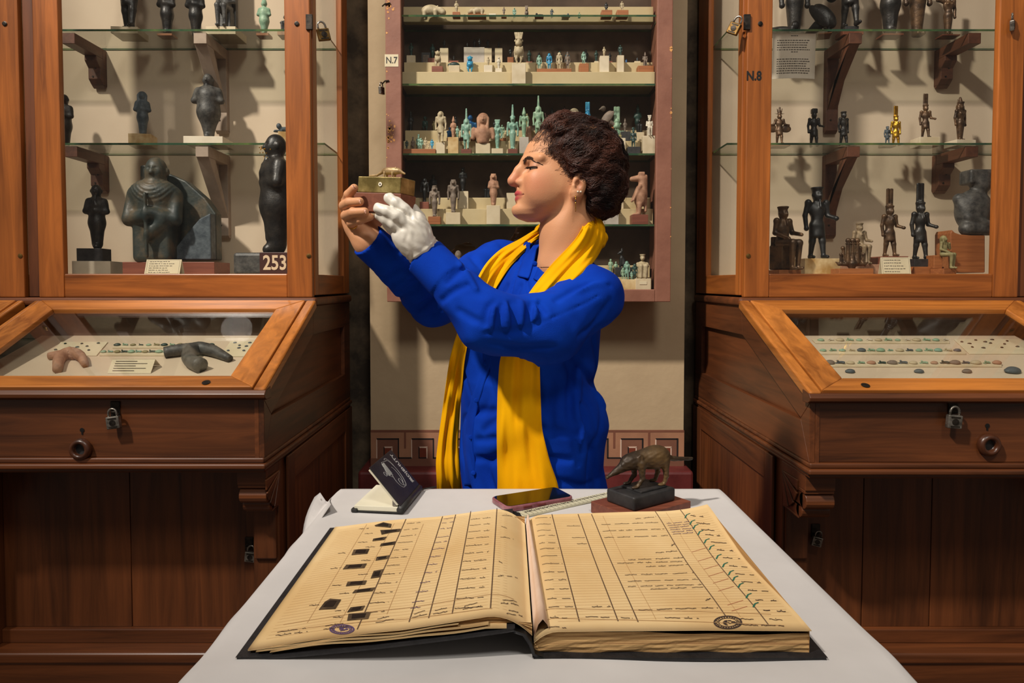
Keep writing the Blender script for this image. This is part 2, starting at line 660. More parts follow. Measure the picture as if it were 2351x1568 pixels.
WD, WL = (96, 49, 18), (188, 108, 45)
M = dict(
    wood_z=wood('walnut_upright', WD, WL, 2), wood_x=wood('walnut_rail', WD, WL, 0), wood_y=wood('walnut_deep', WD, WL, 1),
    low_z=wood('darkened_walnut_upright', (56, 29, 14), (120, 66, 33), 2, 0.42), low_x=wood('darkened_walnut_rail', (56, 29, 14), (120, 66, 33), 0, 0.42),  # same walnut, with the lower cabinet's shade put into a darker colour
    low_y=wood('darkened_walnut_deep', (56, 29, 14), (120, 66, 33), 1, 0.42),
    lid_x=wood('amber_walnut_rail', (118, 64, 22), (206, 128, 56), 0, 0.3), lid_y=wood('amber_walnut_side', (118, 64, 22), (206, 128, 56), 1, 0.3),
    bracket=wood('bracket_wood', (62, 34, 22), (110, 66, 44), 1, 0.5), bracket_pale=mottled('bracket_paint', (150, 132, 116), (172, 152, 134), 12, 0.7),
    linen=woven('linen_backing', (198, 178, 154), (210, 192, 168), 700, 0.9, 0.25, 0.0, 3.0),
    glass=pane_glass('pane_glass', (0.985, 0.985, 0.975), 0.0, 0.02), lidglass=pane_glass('lid_glass', (0.97, 0.975, 0.96), 0.0, 0.05),
    shelf=pane_glass('shelf_glass', (0.90, 0.915, 0.885), 0.0, 0.05), shelf_edge=mottled('shelf_glass_edge', (44, 74, 54), (104, 120, 62), 9, 0.15, lo=0.45, hi=0.75),
    paint_wall=mottled('beige_wall_paint', (172, 148, 116), (186, 162, 128), 2.5, 0.75, bump=0.25, bscale=35),
    rough_wall=mottled('stained_plaster', (52, 42, 32), (124, 104, 80), 5.0, 0.9, bump=0.5, bscale=40, detail=9, lo=0.4, hi=0.75),
    plinth=mottled('oxblood_paint', (78, 26, 26), (108, 44, 42), 6, 0.45, bump=0.3, bscale=20),
    frieze_ground=mottled('rose_tan_paint', (150, 104, 78), (166, 118, 88), 6, 0.75, bump=0.2, bscale=30),
    frieze_dark=mottled('umber_paint', (112, 70, 52), (124, 80, 60), 8, 0.75), frieze_line=plain('black_line_paint', (22, 14, 14), 0.7),
    frieze_white=plain('chalk_line_paint', (206, 178, 158), 0.8), frieze_rust=plain('rust_paint', (110, 44, 20), 0.7),
    frieze_band=mottled('brown_band_paint', (112, 66, 48), (122, 74, 54), 8, 0.75),
    vit=mottled('mauve_brown_paint', (124, 78, 60), (140, 92, 72), 8, 0.6, bump=0.15, bscale=60), vit_in=mottled('brown_lining', (66, 50, 38), (84, 66, 52), 8, 0.85),
    chip=mottled('bare_wood_chip', (186, 124, 66), (214, 158, 96), 40, 0.8), step=mottled('cream_step_paint', (186, 166, 124), (198, 180, 140), 6, 0.7),
    floor=wood('floor_boards', (44, 26, 16), (86, 54, 34), 0, 0.5, 0.6),
    iron=mottled('dark_iron', (30, 26, 24), (64, 56, 48), 60, 0.45, 0.7), brass=mottled('worn_brass', (84, 62, 32), (140, 108, 60), 60, 0.4, 0.9),
    steel=mottled('dull_steel', (100, 94, 86), (165, 158, 148), 60, 0.35, 0.8), black=plain('black_paint', (16, 13, 12), 0.5),
    knob=wood('knob_wood', (40, 20, 12), (92, 50, 28), 2, 0.35),
    card=mottled('cream_card', (206, 192, 160), (218, 205, 175), 10, 0.8), paper=mottled('sheet_paper', (205, 192, 172), (216, 204, 186), 8, 0.85),
    ink=plain('faded_ink', (62, 52, 44), 0.8), numplate=plain('maroon_plate', (66, 30, 24), 0.5), numeral=plain('buff_numeral', (226, 198, 164), 0.7),
    dark_stone=mottled('dark_granite', (44, 44, 44), (86, 84, 80), 45, 0.5, bump=0.2, bscale=200), black_stone=mottled('black_bronze', (24, 23, 23), (52, 48, 44), 30, 0.4, 0.2, bump=0.2, bscale=150),
    slate=mottled('blue_grey_stone', (52, 62, 70), (86, 96, 102), 35, 0.55, bump=0.2, bscale=150), bronze=mottled('brown_bronze', (56, 42, 32), (112, 84, 58), 25, 0.42, 0.45, bump=0.2, bscale=140),
    green_stone=mottled('green_black_stone', (34, 46, 46), (92, 80, 62), 14, 0.5, bump=0.25, bscale=80, c3=(56, 60, 54)),
    pale_bronze=mottled('dusty_bronze', (108, 92, 70), (160, 138, 108), 25, 0.6, 0.2, bump=0.2, bscale=140), gold=mottled('gilding', (160, 112, 30), (226, 178, 62), 30, 0.3, 0.85),
    turq=mottled('turquoise_faience', (96, 138, 124), (148, 182, 162), 60, 0.45, bump=0.15, bscale=200), sea=mottled('sea_green_faience', (108, 142, 118), (150, 178, 148), 60, 0.5, bump=0.15, bscale=200),
    blue=mottled('blue_faience', (34, 112, 160), (66, 160, 196), 60, 0.35), cobalt=mottled('cobalt_faience', (24, 66, 120), (44, 104, 158), 60, 0.35),
    bone=mottled('bone_faience', (158, 142, 112), (196, 180, 148), 50, 0.6, bump=0.15, bscale=200), white=mottled('white_faience', (190, 180, 160), (215, 206, 190), 50, 0.6),
    olive=mottled('olive_stone', (112, 104, 66), (150, 140, 96), 40, 0.6), pinkstone=mottled('rose_stone', (146, 104, 80), (182, 138, 110), 40, 0.7, bump=0.2, bscale=160),
    grey_fig=mottled('grey_brown_stone', (92, 80, 70), (134, 118, 104), 40, 0.65, bump=0.2, bscale=160), darkgreen=mottled('dark_green_faience', (22, 44, 42), (46, 76, 70), 60, 0.45),
    soot=mottled('soot_black_stone', (16, 17, 18), (36, 36, 36), 40, 0.45), alab=mottled('alabaster', (196, 178, 146), (226, 212, 186), 9, 0.35, detail=3), alab2=mottled('honey_alabaster', (178, 140, 84), (224, 200, 154), 14, 0.35, detail=3),
    marble=mottled('grey_marble', (166, 156, 144), (194, 184, 174), 12, 0.45), base_wood=wood('base_wood', (124, 68, 32), (178, 110, 60), 0, 0.55, 3), base_red=wood('red_base_wood', (98, 48, 34), (140, 78, 56), 0, 0.55, 3),
    base_dark=mottled('black_base', (30, 30, 32), (54, 52, 52), 40, 0.5), base_pale=mottled('pale_block', (196, 178, 146), (214, 198, 168), 12, 0.7), base_white=mottled('white_block', (210, 196, 172), (224, 212, 190), 12, 0.6),
)
# ================================================================== the setting
YP, YW = 2.95, 3.13                 # face of the pier, face of the stained wall behind it
PX0, PX1 = PY(850, 800, YP)[0], PY(1571, 800, YP)[0]
tag(MB().box(-4, 4, -1.5, YW + 0.3, -0.05, 0.0).build('floor', M['floor']), kind='structure')
tag(MB().box(-4, 4, YW, YW + 0.25, 0, 4.2).build('wall_back', M['rough_wall']), kind='structure')
pier = MB().box(PX0, PX1, YP, YW + 0.01, 0, 4.2).build('wall_pier', M['paint_wall'])
tag(pier, kind='structure')
pl0, pl1 = PY(821, 1083, YP - 0.09)[0], PY(1593, 1083, YP - 0.09)[0]
PLZ = PY(821, 1083, YP - 0.09)[2]
tag(MB().box(pl0, pl1, YP - 0.09, YW, 0, PLZ).build('trim_1', M['plinth'], bevel=0.012), kind='structure')
# painted meander band on the pier, as thin coats of paint
fz0, fz1 = PLZ + 0.002, PY(900, 988, YP)[2]
def coat(name, mat, rects, t=0.0012):
    m = MB()
    for (x0, y0, x1, y1) in rects:
        a = PY(x0, y0, YP); b = PY(x1, y1, YP)
        m.box(min(a[0], b[0]), max(a[0], b[0]), YP - t, YP + 0.002, min(a[2], b[2]), max(a[2], b[2]))
    return m.build(name, mat, pier)
x0, x1 = 851, 1570
coat('frieze_ground', M['frieze_ground'], [(x0, 988, x1, 1072)], 0.001)
coat('frieze_top_band', M['frieze_band'], [(x0, 987, x1, 992)], 0.002)
period = 80.0
starts = [1425.5 + period * k for k in range(-7, 2)]     # left edges of the dark keys
dark, lines, whites, rust, rl, rw, drops = [], [], [], [], [], [], []
for sx in starts:
    L, R = sx, sx + 49
    if R > x1 - 14: R = x1 - 14
    if R < x0 + 10: continue
    L = max(L, x0)
    dark.append((L, 1008, R, 1052))
    lines.append((L, 1006, R, 1009)); lines.append((R - 1, 1006, R + 2, 1052))
    nx = min(sx + period, x1)
    lines.append((R, 1049.5, nx, 1052.5))
    if L > x0: whites.append((L - 1.5, 1009, L + 1, 1052))
    a, b = sx + 17, sx + 34
    if a > x0 and b < x1:
        rust.append((a, 1027, b, 1051)); rl.append((a - 1.5, 1026, a + 1, 1052)); rl.append((a, 1049.5, b, 1052))
        rw.append((a, 1025, b + 2, 1028)); rw.append((b - 0.5, 1027, b + 2, 1052))
    mid = (R + nx) / 2
    if x0 < mid < x1 - 8: drops.append((mid - 2.3, 992, mid + 2.3, 1029))
dark.append((x0, 1052, x1, 1072))
coat('frieze_key', M['frieze_dark'], dark, 0.0018)
coat('frieze_drop', M['frieze_band'], drops, 0.002)
coat('frieze_rust_square', M['frieze_rust'], rust, 0.0026)
coat('frieze_black_line', M['frieze_line'], lines + rl, 0.003)
coat('frieze_white_line', M['frieze_white'], whites + rw, 0.003)


# ================================================================== display cabinets
YC = 2.513                           # face of the upper doors
YBK = 3.0                            # linen back of the upper cases
ZF = 1.312                           # floor of the upper cases
ZS2, ZS1 = 1.845, 2.297              # glass shelves
YSF = 2.775                          # front edge of the shelves
ZTOP = 3.2


def ring(m, outer, inner, vec):
    n = len(outer)
    for i in range(n):
        j = (i + 1) % n
        m.prism([outer[i], outer[j], inner[j], inner[i]], vec)


def bracket(parent, x, z, big, pale=False):
    """wooden shelf bracket: post on the back, arm to the front edge, strut"""
    mat = M['bracket_pale'] if pale else M['bracket']
    w = 0.026
    hp = 0.36 if big else 0.165
    m = MB()
    m.box(x - w, x + w, YBK - 0.03, YBK, z - hp, z - 0.012)
    m.prism([(x - w, YBK - 0.03, z - hp + 0.0), (x - w, YBK - 0.012, z - hp - 0.012), (x - w, YBK, z - hp)], (2 * w, 0, 0))
    m.box(x - w, x + w, YSF + 0.005, YBK - 0.03, z - 0.055, z - 0.012)
    if big:
        ww = w * (0.98 if pale else 0.8)
        m.prism([(x - ww, YSF + 0.012, z - 0.055), (x - ww, YSF + 0.075, z - 0.055), (x - ww, YBK - 0.03, z - hp + 0.09), (x - ww, YBK - 0.03, z - hp * 0.62 - (0.06 if pale else 0.0))], (2 * ww, 0, 0))
        if pale:
            m.prism([(x - ww, YSF + 0.075, z - 0.055), (x - ww, YBK - 0.03, z - 0.055), (x - ww, YBK - 0.03, z - hp + 0.1)], (ww * 0.6, 0, 0))
    else:
        m.prism([(x - w, YBK - 0.03, z - 0.055), (x - w, YBK - 0.075, z - 0.055), (x - w, YBK - 0.075, z - 0.075), (x - w, YBK - 0.05, z - 0.1), (x - w, YBK - 0.05, z - hp + 0.02), (x - w, YBK - 0.03, z - hp)], (2 * w, 0, 0))
    o = m.build('shelf_bracket', mat, parent, bevel=0.002, fix=True)
    for dz in (0.6, 0.82):
        s = MB().lathe([(0.0001, -0.002), (0.004, -0.002), (0.004, 0.002)], (x + 0.006 * (1 if dz < 0.7 else -1), YBK - (0.05 if not big else 0.03), z - hp * dz - (0.02 if big else 0)), (0, -1, 0), 8)
        s.build('screw', M['iron'], o)
    return o


def shelf(parent, xa, xb, z, yf=YSF, yb=YBK - 0.002, t=0.008):
    m = MB()
    m.mi = 0
    v = [(x, y, q) for q in (z - t, z) for y in (yf, yb) for x in (xa, xb)]
    m.add(v, [(0, 2, 3, 1), (4, 5, 7, 6)])
    m.mi = 1
    m.add(v, [(0, 1, 5, 4), (2, 6, 7, 3), (0, 4, 6, 2), (1, 3, 7, 5)])
    return m.build('glass_shelf', [M['shelf'], M['shelf_edge']], parent)


def cabinet(label, bays, yf, yb, side, brackets, plank_px, group=None):
    """a run of bays: desk vitrines below, one glazed case above; side +1 shows its right flank, -1 its left flank"""
    XA, XB = bays[0][0], bays[-1][1]
    c = thing('display_cabinet', label, 'cabinet', ((XA + XB) / 2, (yf + yb) / 2, 0), group)
    WZ, WX, WY = M['wood_z'], M['wood_x'], M['wood_y']
    # --- upper case
    MB().box(XA + 0.01, XB - 0.01, YBK, YBK + 0.015, ZF - 0.02, ZTOP).build('back_panel', M['linen'], c)
    MB().box(XA + 0.01, XB - 0.01, YC + 0.03, YBK, ZF - 0.025, ZF).build('case_floor', M['linen'], c)
    MB().box(XA, XB, YC - 0.01, yb, ZTOP, ZTOP + 0.05).build('top_board', WX, c, bevel=0.004)
    for x in (XA + 0.012, XB - 0.012):
        w = 0.012
        MB().box(x - w, x + w, YC + 0.002, YC + 0.05, 1.235, ZTOP).build('corner_post', WZ, c, bevel=0.003)
        MB().box(x - w, x + w, YBK - 0.05, yb, 1.235, ZTOP).build('rear_post', WZ, c, bevel=0.003)
        MB().box(x - w, x + w, YC + 0.05, YBK - 0.05, 1.235, ZF).build('side_rail', WY, c, bevel=0.003)
        MB().box(x - 0.003, x + 0.003, YC + 0.05, YBK - 0.05, ZF, ZTOP).build('side_pane', M['glass'], c)
    for (q0, q1) in zip(bays[:-1], bays[1:]):
        MB().box(q0[1] + 0.001, q1[0] - 0.001, YC - 0.006, YC + 0.04, 1.23, ZTOP).build('mullion', M['low_z'], c, bevel=0.003)
    for z in (ZS1, ZS2):
        shelf(c, XA + 0.03, XB - 0.03, z)
    for (px, big, pale) in brackets:
        for z in (ZS1, ZS2):
            bracket(c, PY(px, 150, YBK)[0], z, big, pale)
    # --- ledge, flanks and mouldings that run the whole length
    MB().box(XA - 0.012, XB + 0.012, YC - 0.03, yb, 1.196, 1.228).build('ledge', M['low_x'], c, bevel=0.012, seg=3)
    zt, zb = 1.196, 0.772
    zn = 0.963
    for s_, x in ((-1, XA), (1, XB)):
        ins = 0.016
        xx = x - s_ * ins
        O = [(xx, yb, zt), (xx, YC - 0.02, zt), (xx, yf + 0.01, zn - 0.02), (xx, yf + 0.01, zb), (xx, yb, zb)]
        yr = yb - 0.1
        I = [(xx, yr, 1.092), (xx, YC - 0.035, 1.092), (xx, yf + 0.07, 0.888), (xx, yf + 0.07, 0.884), (xx, yr, 0.884)]
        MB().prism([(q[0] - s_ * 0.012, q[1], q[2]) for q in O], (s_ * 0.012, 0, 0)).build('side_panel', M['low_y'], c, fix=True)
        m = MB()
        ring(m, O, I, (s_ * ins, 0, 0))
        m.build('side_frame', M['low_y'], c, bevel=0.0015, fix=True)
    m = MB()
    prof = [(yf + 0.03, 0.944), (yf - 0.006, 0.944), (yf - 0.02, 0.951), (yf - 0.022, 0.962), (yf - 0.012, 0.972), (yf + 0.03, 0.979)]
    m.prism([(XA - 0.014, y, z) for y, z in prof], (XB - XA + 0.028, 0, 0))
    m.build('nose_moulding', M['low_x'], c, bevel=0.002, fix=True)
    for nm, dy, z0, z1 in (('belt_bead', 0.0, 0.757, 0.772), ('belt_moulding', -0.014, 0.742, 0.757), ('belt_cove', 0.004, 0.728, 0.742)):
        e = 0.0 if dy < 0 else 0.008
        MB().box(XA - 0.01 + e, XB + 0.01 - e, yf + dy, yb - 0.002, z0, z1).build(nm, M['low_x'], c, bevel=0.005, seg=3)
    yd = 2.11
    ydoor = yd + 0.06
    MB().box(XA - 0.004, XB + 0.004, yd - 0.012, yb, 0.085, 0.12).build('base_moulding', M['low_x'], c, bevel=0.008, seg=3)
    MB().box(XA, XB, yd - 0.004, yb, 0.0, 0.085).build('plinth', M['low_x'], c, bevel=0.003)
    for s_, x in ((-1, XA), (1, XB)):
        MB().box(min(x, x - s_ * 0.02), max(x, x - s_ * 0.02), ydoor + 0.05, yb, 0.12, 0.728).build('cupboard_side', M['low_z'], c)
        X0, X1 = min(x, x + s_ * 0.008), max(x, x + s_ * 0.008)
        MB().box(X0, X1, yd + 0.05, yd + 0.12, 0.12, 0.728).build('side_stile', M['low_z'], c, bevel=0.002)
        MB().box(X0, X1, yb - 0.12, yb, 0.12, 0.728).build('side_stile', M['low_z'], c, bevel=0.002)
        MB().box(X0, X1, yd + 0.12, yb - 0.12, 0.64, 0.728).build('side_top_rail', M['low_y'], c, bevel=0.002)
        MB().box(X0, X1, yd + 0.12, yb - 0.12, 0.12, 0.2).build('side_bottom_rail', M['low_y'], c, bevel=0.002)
    # --- the bays
    for bi, (xa, xb) in enumerate(bays):
        near = (bi == len(bays) - 1) if side > 0 else (bi == 0)
        d0, d1 = xa + 0.008, xb - 0.004
        sw = 0.092
        door = MB().box(d0, d0 + sw, YC - 0.022, YC + 0.006, 1.228, ZTOP).build('door', WZ, c, bevel=0.004)
        MB().box(d1 - sw, d1, YC - 0.022, YC + 0.006, 1.228, ZTOP).build('door_stile', WZ, door, bevel=0.004)
        MB().box(d0 + sw, d1 - sw, YC - 0.02, YC + 0.006, 1.228, ZF + 0.002).build('bottom_rail', WX, door, bevel=0.004)
        MB().box(d0 + sw, d1 - sw, YC - 0.02, YC + 0.006, ZTOP - 0.1, ZTOP).build('top_rail', WX, door, bevel=0.004)
        MB().box(d0 + sw - 0.005, d1 - sw + 0.005, YC - 0.004, YC, ZF - 0.005, ZTOP - 0.09).build('pane', M['glass'], door)
        kx = d1 - sw / 2 if side >= 0 else d0 + sw / 2
        kz = PY(0, 60, YC)[2]
        MB().lathe([(0.0001, 0), (0.008, 0), (0.0085, 0.003), (0.005, 0.004)], (kx, YC - 0.022, kz), (0, -1, 0), 12).build('escutcheon', M['iron'], door)
        sz = PY(0, 588, YC)[2]
        sxx = d1 - 0.012 if side >= 0 else d0 + 0.014
        MB().lathe([(0.0001, 0), (0.008, 0), (0.0085, 0.002), (0.003, 0.003)], (sxx, YC - 0.022, sz), (0, -1, 0), 12).build('screw_head', M['brass'], door)
        MB().box(xa + 0.02, xb - 0.02, yf + 0.012, yf + 0.03, zb, 0.952).build('drawer_front', M['low_x'], c, bevel=0.003)
        # lid on its slope
        s0 = np.array([0, yf - 0.012, 0.974]); s1 = np.array([0, YC - 0.03, 1.216])
        sd = (s1 - s0); L = np.linalg.norm(sd); sd = sd / L
        nn = np.array([0, -sd[2], sd[1]])
        def on(x, s, h=0.0):
            return np.array([x, 0, 0]) + s0 + sd * (s * L) + nn * h
        def bar(x00, x01, x10, x11, sa, sb, h0, h1):
            return [on(x00, sa, h0), on(x01, sa, h0), on(x11, sb, h0), on(x10, sb, h0), on(x00, sa, h1), on(x01, sa, h1), on(x11, sb, h1), on(x10, sb, h1)]
        for a, b in ((xa - (0.012 if xa == XA else 0), xa + 0.024), (xb - 0.024, xb + (0.012 if xb == XB else 0))):
            MB().hexa(bar(a, b, a, b, 0, 1, -0.03, 0.003)).build('cheek', M['lid_y'], c, bevel=0.007, seg=3)
        l0, l1 = xa + 0.026, xb - 0.026
        g0, g1 = l0 + 0.085, l1 - 0.085
        sa, sb = 0.115, 0.865
        lid = MB().hexa(bar(l0, l1, g0, g1, 0.012, sa, -0.014, 0.006)).build('lid', M['lid_x'], c, bevel=0.003)
        MB().hexa(bar(g0, g1, l0, l1, sb, 0.99, -0.014, 0.006)).build('lid_rail', M['lid_x'], lid, bevel=0.003)
        MB().hexa([on(l0, 0.012, -0.014), on(g0, sa, -0.014), on(g0, sb, -0.014), on(l0, 0.99, -0.014), on(l0, 0.012, 0.006), on(g0, sa, 0.006), on(g0, sb, 0.006), on(l0, 0.99, 0.006)]).build('lid_rail', M['lid_y'], lid, bevel=0.003)
        MB().hexa([on(g1, sa, -0.014), on(l1, 0.012, -0.014), on(l1, 0.99, -0.014), on(g1, sb, -0.014), on(g1, sa, 0.006), on(l1, 0.012, 0.006), on(l1, 0.99, 0.006), on(g1, sb, 0.006)]).build('lid_rail', M['lid_y'], lid, bevel=0.003)
        MB().hexa(bar(g0 - 0.01, g1 + 0.01, g0 - 0.01, g1 + 0.01, sa - 0.02, sb + 0.015, -0.006, -0.002)).build('lid_pane', M['lidglass'], lid)
        for k in (0.25, 0.62):
            hx = xa + (xb - xa) * k
            MB().box(hx - 0.045, hx + 0.045, YC - 0.034, YC - 0.024, 1.2135, 1.2185).build('hinge', M['iron'], lid)
        if near:
            p = on(PY(480 if side > 0 else 1980, 885, s0[1] + 0.04)[0], 0.045, 0.007)
            MB().lathe([(0.0001, 0), (0.011, 0), (0.012, 0.0015), (0.0001, 0.0025)], p, nn, 14).build('lid_screw', M['iron'], lid)
        # sloping display board inside the desk
        b0, b1 = (yf + 0.04, 0.948), (YC - 0.045, 1.09)
        MB().prism([(xa + 0.03, b0[0], b0[1] - 0.01), (xa + 0.03, b1[0], b1[1] - 0.01), (xa + 0.03, b1[0], b1[1]), (xa + 0.03, b0[0], b0[1])], (xb - xa - 0.06, 0, 0)).build('display_board', M['linen'], c, fix=True)
        MB().box(xa + 0.03, xb - 0.03, YC - 0.044, YC - 0.04, 1.08, 1.196).build('desk_back', M['vit_in'], c)
        # lower cupboard
        for x0_, x1_ in ((xa + 0.006, xa + 0.088), (xb - 0.088, xb - 0.006)):
            MB().box(x0_, x1_, yd, ydoor + 0.05, 0.12, 0.728).build('pilaster', M['low_z'], c, bevel=0.003)
            MB().box(x0_ + 0.006, x1_ - 0.006, yd - 0.012, yd, 0.42, 0.60).build('pilaster_tablet', M['low_z'], c, bevel=0.004)
            k = MB()
            k.box(x0_ - 0.004, x1_, yf + 0.035, yd, 0.683, 0.728)
            k.box(x0_ - 0.004, x1_, yf + 0.04, yd, 0.672, 0.6831)
            for yy, zz, rr in ((yf + 0.06, 0.648, 0.0245), (yf + 0.085, 0.612, 0.021)):
                k.lathe([(0.0001, 0), (rr, 0), (rr, x1_ - x0_), (0.0001, x1_ - x0_)], (x0_, yy, zz), (1, 0, 0), 16)
                k.box(x0_, x1_, yy, yd, zz - rr, zz + rr)
            k.box(x0_, x1_, yf + 0.09, yd, 0.585, 0.592)
            cb = k.build('corbel', M['low_x'], c, bevel=0.002)
            for j in range(4):
                a = math.radians(8 + 22 * j)
                px_ = (x1_ + 0.001) if side > 0 else (x0_ - 0.001)
                cy, cz = yd - 0.005, 0.70
                MB().prism([(px_, cy, cz), (px_, cy - 0.12 * math.sin(a), cz - 0.11 * math.cos(a)), (px_, cy - 0.12 * math.sin(a + 0.3), cz - 0.11 * math.cos(a + 0.3))], (0.006 if side > 0 else -0.006, 0, 0)).build('carved_petal', M['low_y'], cb, bevel=0.002, fix=True)
        e0, e1 = xa + 0.088, xb - 0.088
        cup = MB().box(e0, e1, ydoor - 0.01, ydoor + 0.03, 0.12, 0.165).build('cupboard_door', M['low_x'], c, bevel=0.003)
        MB().box(e0, e1, ydoor, ydoor + 0.03, 0.69, 0.728).build('door_head', M['low_x'], cup, bevel=0.003)
        cuts = [e0] + sorted(q for q in (PY(p, 1300, ydoor)[0] for p in plank_px) if e0 < q < e1) + [e1]
        for a, b in zip(cuts[:-1], cuts[1:]):
            MB().box(a + 0.0012, b - 0.0012, ydoor + 0.008, ydoor + 0.026, 0.165, 0.69).build('plank', M['low_z'], cup, bevel=0.002)
        MB().box(e0, e1, ydoor + 0.03, ydoor + 0.04, 0.12, 0.72).build('cupboard_lining', M['black'], c)
    return c


def ring_pull(parent, px, py, yf):
    p = PY(px, py, yf + 0.012)
    r = 0.031
    o = MB().lathe([(0.015, 0.004), (0.0155, 0.014), (0.018, 0.02), (0.025, 0.021), (r, 0.014), (r + 0.001, 0.005), (r - 0.002, 0.0)], p, (0, -1, 0), 28).build('ring_pull', M['knob'], parent, smooth=True)
    MB().lathe([(0.0001, 0), (0.017, 0), (0.017, 0.006), (0.0001, 0.0065)], p, (0, -1, 0), 24).build('pull_cup', M['base_dark'], o)
    q = PY(px, py - 43, yf + 0.012)
    MB().lathe([(0.0001, 0), (0.0055, 0), (0.0065, 0.002), (0.0001, 0.0022)], q, (0, -1, 0), 12).box(q[0] - 0.002, q[0] + 0.002, q[1] - 0.002, q[1], q[2] - 0.013, q[2]).build('keyhole', M['black'], parent)


def padlock(label, px, py, Y, scale, tilt, body, rotz=0.0, hasp=None):
    """body block, U shackle, round dial; px,py: middle of the body"""
    p = PY(px, py, Y)
    t = thing('padlock', label, 'padlock', (p[0], p[1], p[2] - 0.02 * scale))
    ca, sa = math.cos(tilt), math.sin(tilt)
    ex = np.array([ca * math.cos(rotz), ca * math.sin(rotz), sa]); ez = np.array([-sa * math.cos(rotz), -sa * math.sin(rotz), ca])
    ey = np.cross(ez, ex)
    MB().obox(p, ex * 0.019 * scale, ey * 0.007 * scale, ez * 0.018 * scale).build('lock_body', body, t, bevel=0.0025 * scale)
    pts = [p + ex * 0.012 * scale * math.cos(a) + ez * (0.026 + 0.014 * math.sin(a)) * scale for a in np.linspace(math.pi, 0, 9)]
    pts = [p - ex * 0.012 * scale + ez * 0.016 * scale] + pts + [p + ex * 0.012 * scale + ez * 0.016 * scale]
    MB().tube(pts, 0.0032 * scale, 8).build('shackle', M['steel'], t, smooth=True)
    MB().lathe([(0.0001, 0), (0.009 * scale, 0), (0.009 * scale, 0.0015), (0.0001, 0.002)], p - ey * 0.007 * scale, -ey, 12).build('lock_face', M['iron'], t)
    for s_ in (-1, 1):
        MB().obox(p - ey * 0.0072 * scale + ez * 0.012 * scale * s_, ex * 0.012 * scale, ey * 0.001, ez * 0.0018 * scale).build('face_groove', M['iron'], t)
    return t


YFL, YFR = 1.964, 1.905
CABL = cabinet('long walnut display cabinet holding number plates 253 and 254', [(-2.78, -1.762), (-1.722, -0.712)], YFL, 3.05, 1,
               [(232, False, False), (512, True, True)], [298])
CABR = cabinet('long walnut display cabinet marked N.8 with a gold figurine inside', [(0.85, 1.862), (1.90, 2.92)], YFR, 3.1, -1,
               [(1905, True, False), (2158, False, False)], [1983, 2140])
ring_pull(CABL, 189, 1030, YFL)
ring_pull(CABR, 2266, 1020, YFR)

# lettering N.8 on the door stile
q = PY(1731, 175, YC - 0.0225)
text_mesh('cabinet_number', 'N.8', 0.046, M['black'], frame_matrix(q, (1, 0, 0), (0, 0, 1), (0, -1, 0)), CABR, 0.0004, bold=0.0014, sx=0.8)

# locks
for name, args in (
    ('small brass padlock hanging open on the door edge near plate 253', (743, 80, YC - 0.03, 1.15, 0.25, M['brass'], 0.5)),
    ('grey padlock hanging on the desk drawer above the horn-shaped pieces side', (261, 970, YFL - 0.012, 1.0, 0.12, M['steel'])),
    ('twin grey padlock on the desk drawer beside the ring pull of cabinet N.8', (2190, 968, YFR - 0.012, 1.05, -0.08, M['steel'])),
    ('rusty padlock on the left edge of the door marked N.8', (1685, 66, YC - 0.03, 1.1, -0.5, M['brass'], -0.6)),
    ('tarnished padlock on the outer stile beyond the N.8 glass', (2324, 58, YC - 0.035, 1.0, 0.35, M['steel'], 0.9)),
    ('dull padlock hanging on the lower cupboard by the corbel, left of the table', (575, 1278, 2.15, 0.9, -0.1, M['steel'])),
    ('dull padlock hanging on the lower cupboard by the corbel, under cabinet N.8', (1875, 1243, 2.15, 0.85, -0.25, M['steel'])),
):
    padlock(name, *args)
for par, px, py, Y in ((CABL, 266, 935, YFL + 0.012), (CABR, 2187, 928, YFR + 0.012), (CABL, 573, 1245, 2.178), (CABR, 1872, 1215, 2.178)):
    a = PY(px, py, Y)
    MB().box(a[0] - 0.014, a[0] + 0.014, Y - 0.005, Y, a[2] - 0.026, a[2] + 0.018).build('hasp', M['iron'], par, bevel=0.002)
    MB().tube([a + np.array([0.009 * math.cos(t), -0.006 - 0.007 * math.sin(t), -0.012]) for t in np.linspace(0, math.pi, 8)], 0.0028, 6).build('staple', M['iron'], par, smooth=True)
for par, x, s_ in ((CABL, -0.716, 1), (CABR, 0.856, -1)):
    z = PY(0, 62, YC)[2]
    MB().box(x - 0.012, x + 0.012, YC - 0.03, YC - 0.02, z - 0.02, z + 0.035).build('door_hasp', M['iron'], par, bevel=0.002)

# ================================================================== wall vitrine N.7
YVF = 2.74
vx0, vx1 = PY(886, 300, YVF)[0], PY(1543, 300, YVF)[0]
vz0 = PY(900, 693, YVF)[2]
vz1 = 2.95
VIT = thing('wall_vitrine', 'mauve-brown wall vitrine marked N.7 with glass shelves of small figurines', 'vitrine', ((vx0 + vx1) / 2, (YVF + YP) / 2, vz0))
fw = 0.062
for a, b in ((vx0, vx0 + fw), (vx1 - fw, vx1)):
    MB().box(a, b, YVF, YVF + 0.03, vz0, vz1).build('frame_stile', M['vit'], VIT, bevel=0.003)
MB().box(vx0 + fw, vx1 - fw, YVF + 0.001, YVF + 0.03, vz0, vz0 + 0.05).build('frame_rail', M['vit'], VIT, bevel=0.003)
MB().box(vx0 + fw, vx1 - fw, YVF + 0.001, YVF + 0.03, vz1 - 0.06, vz1).build('frame_rail', M['vit'], VIT, bevel=0.003)
MB().box(vx0 + fw - 0.004, vx1 - fw + 0.004, YVF + 0.014, YVF + 0.018, vz0 + 0.045, vz1 - 0.05).build('pane', M['glass'], VIT)
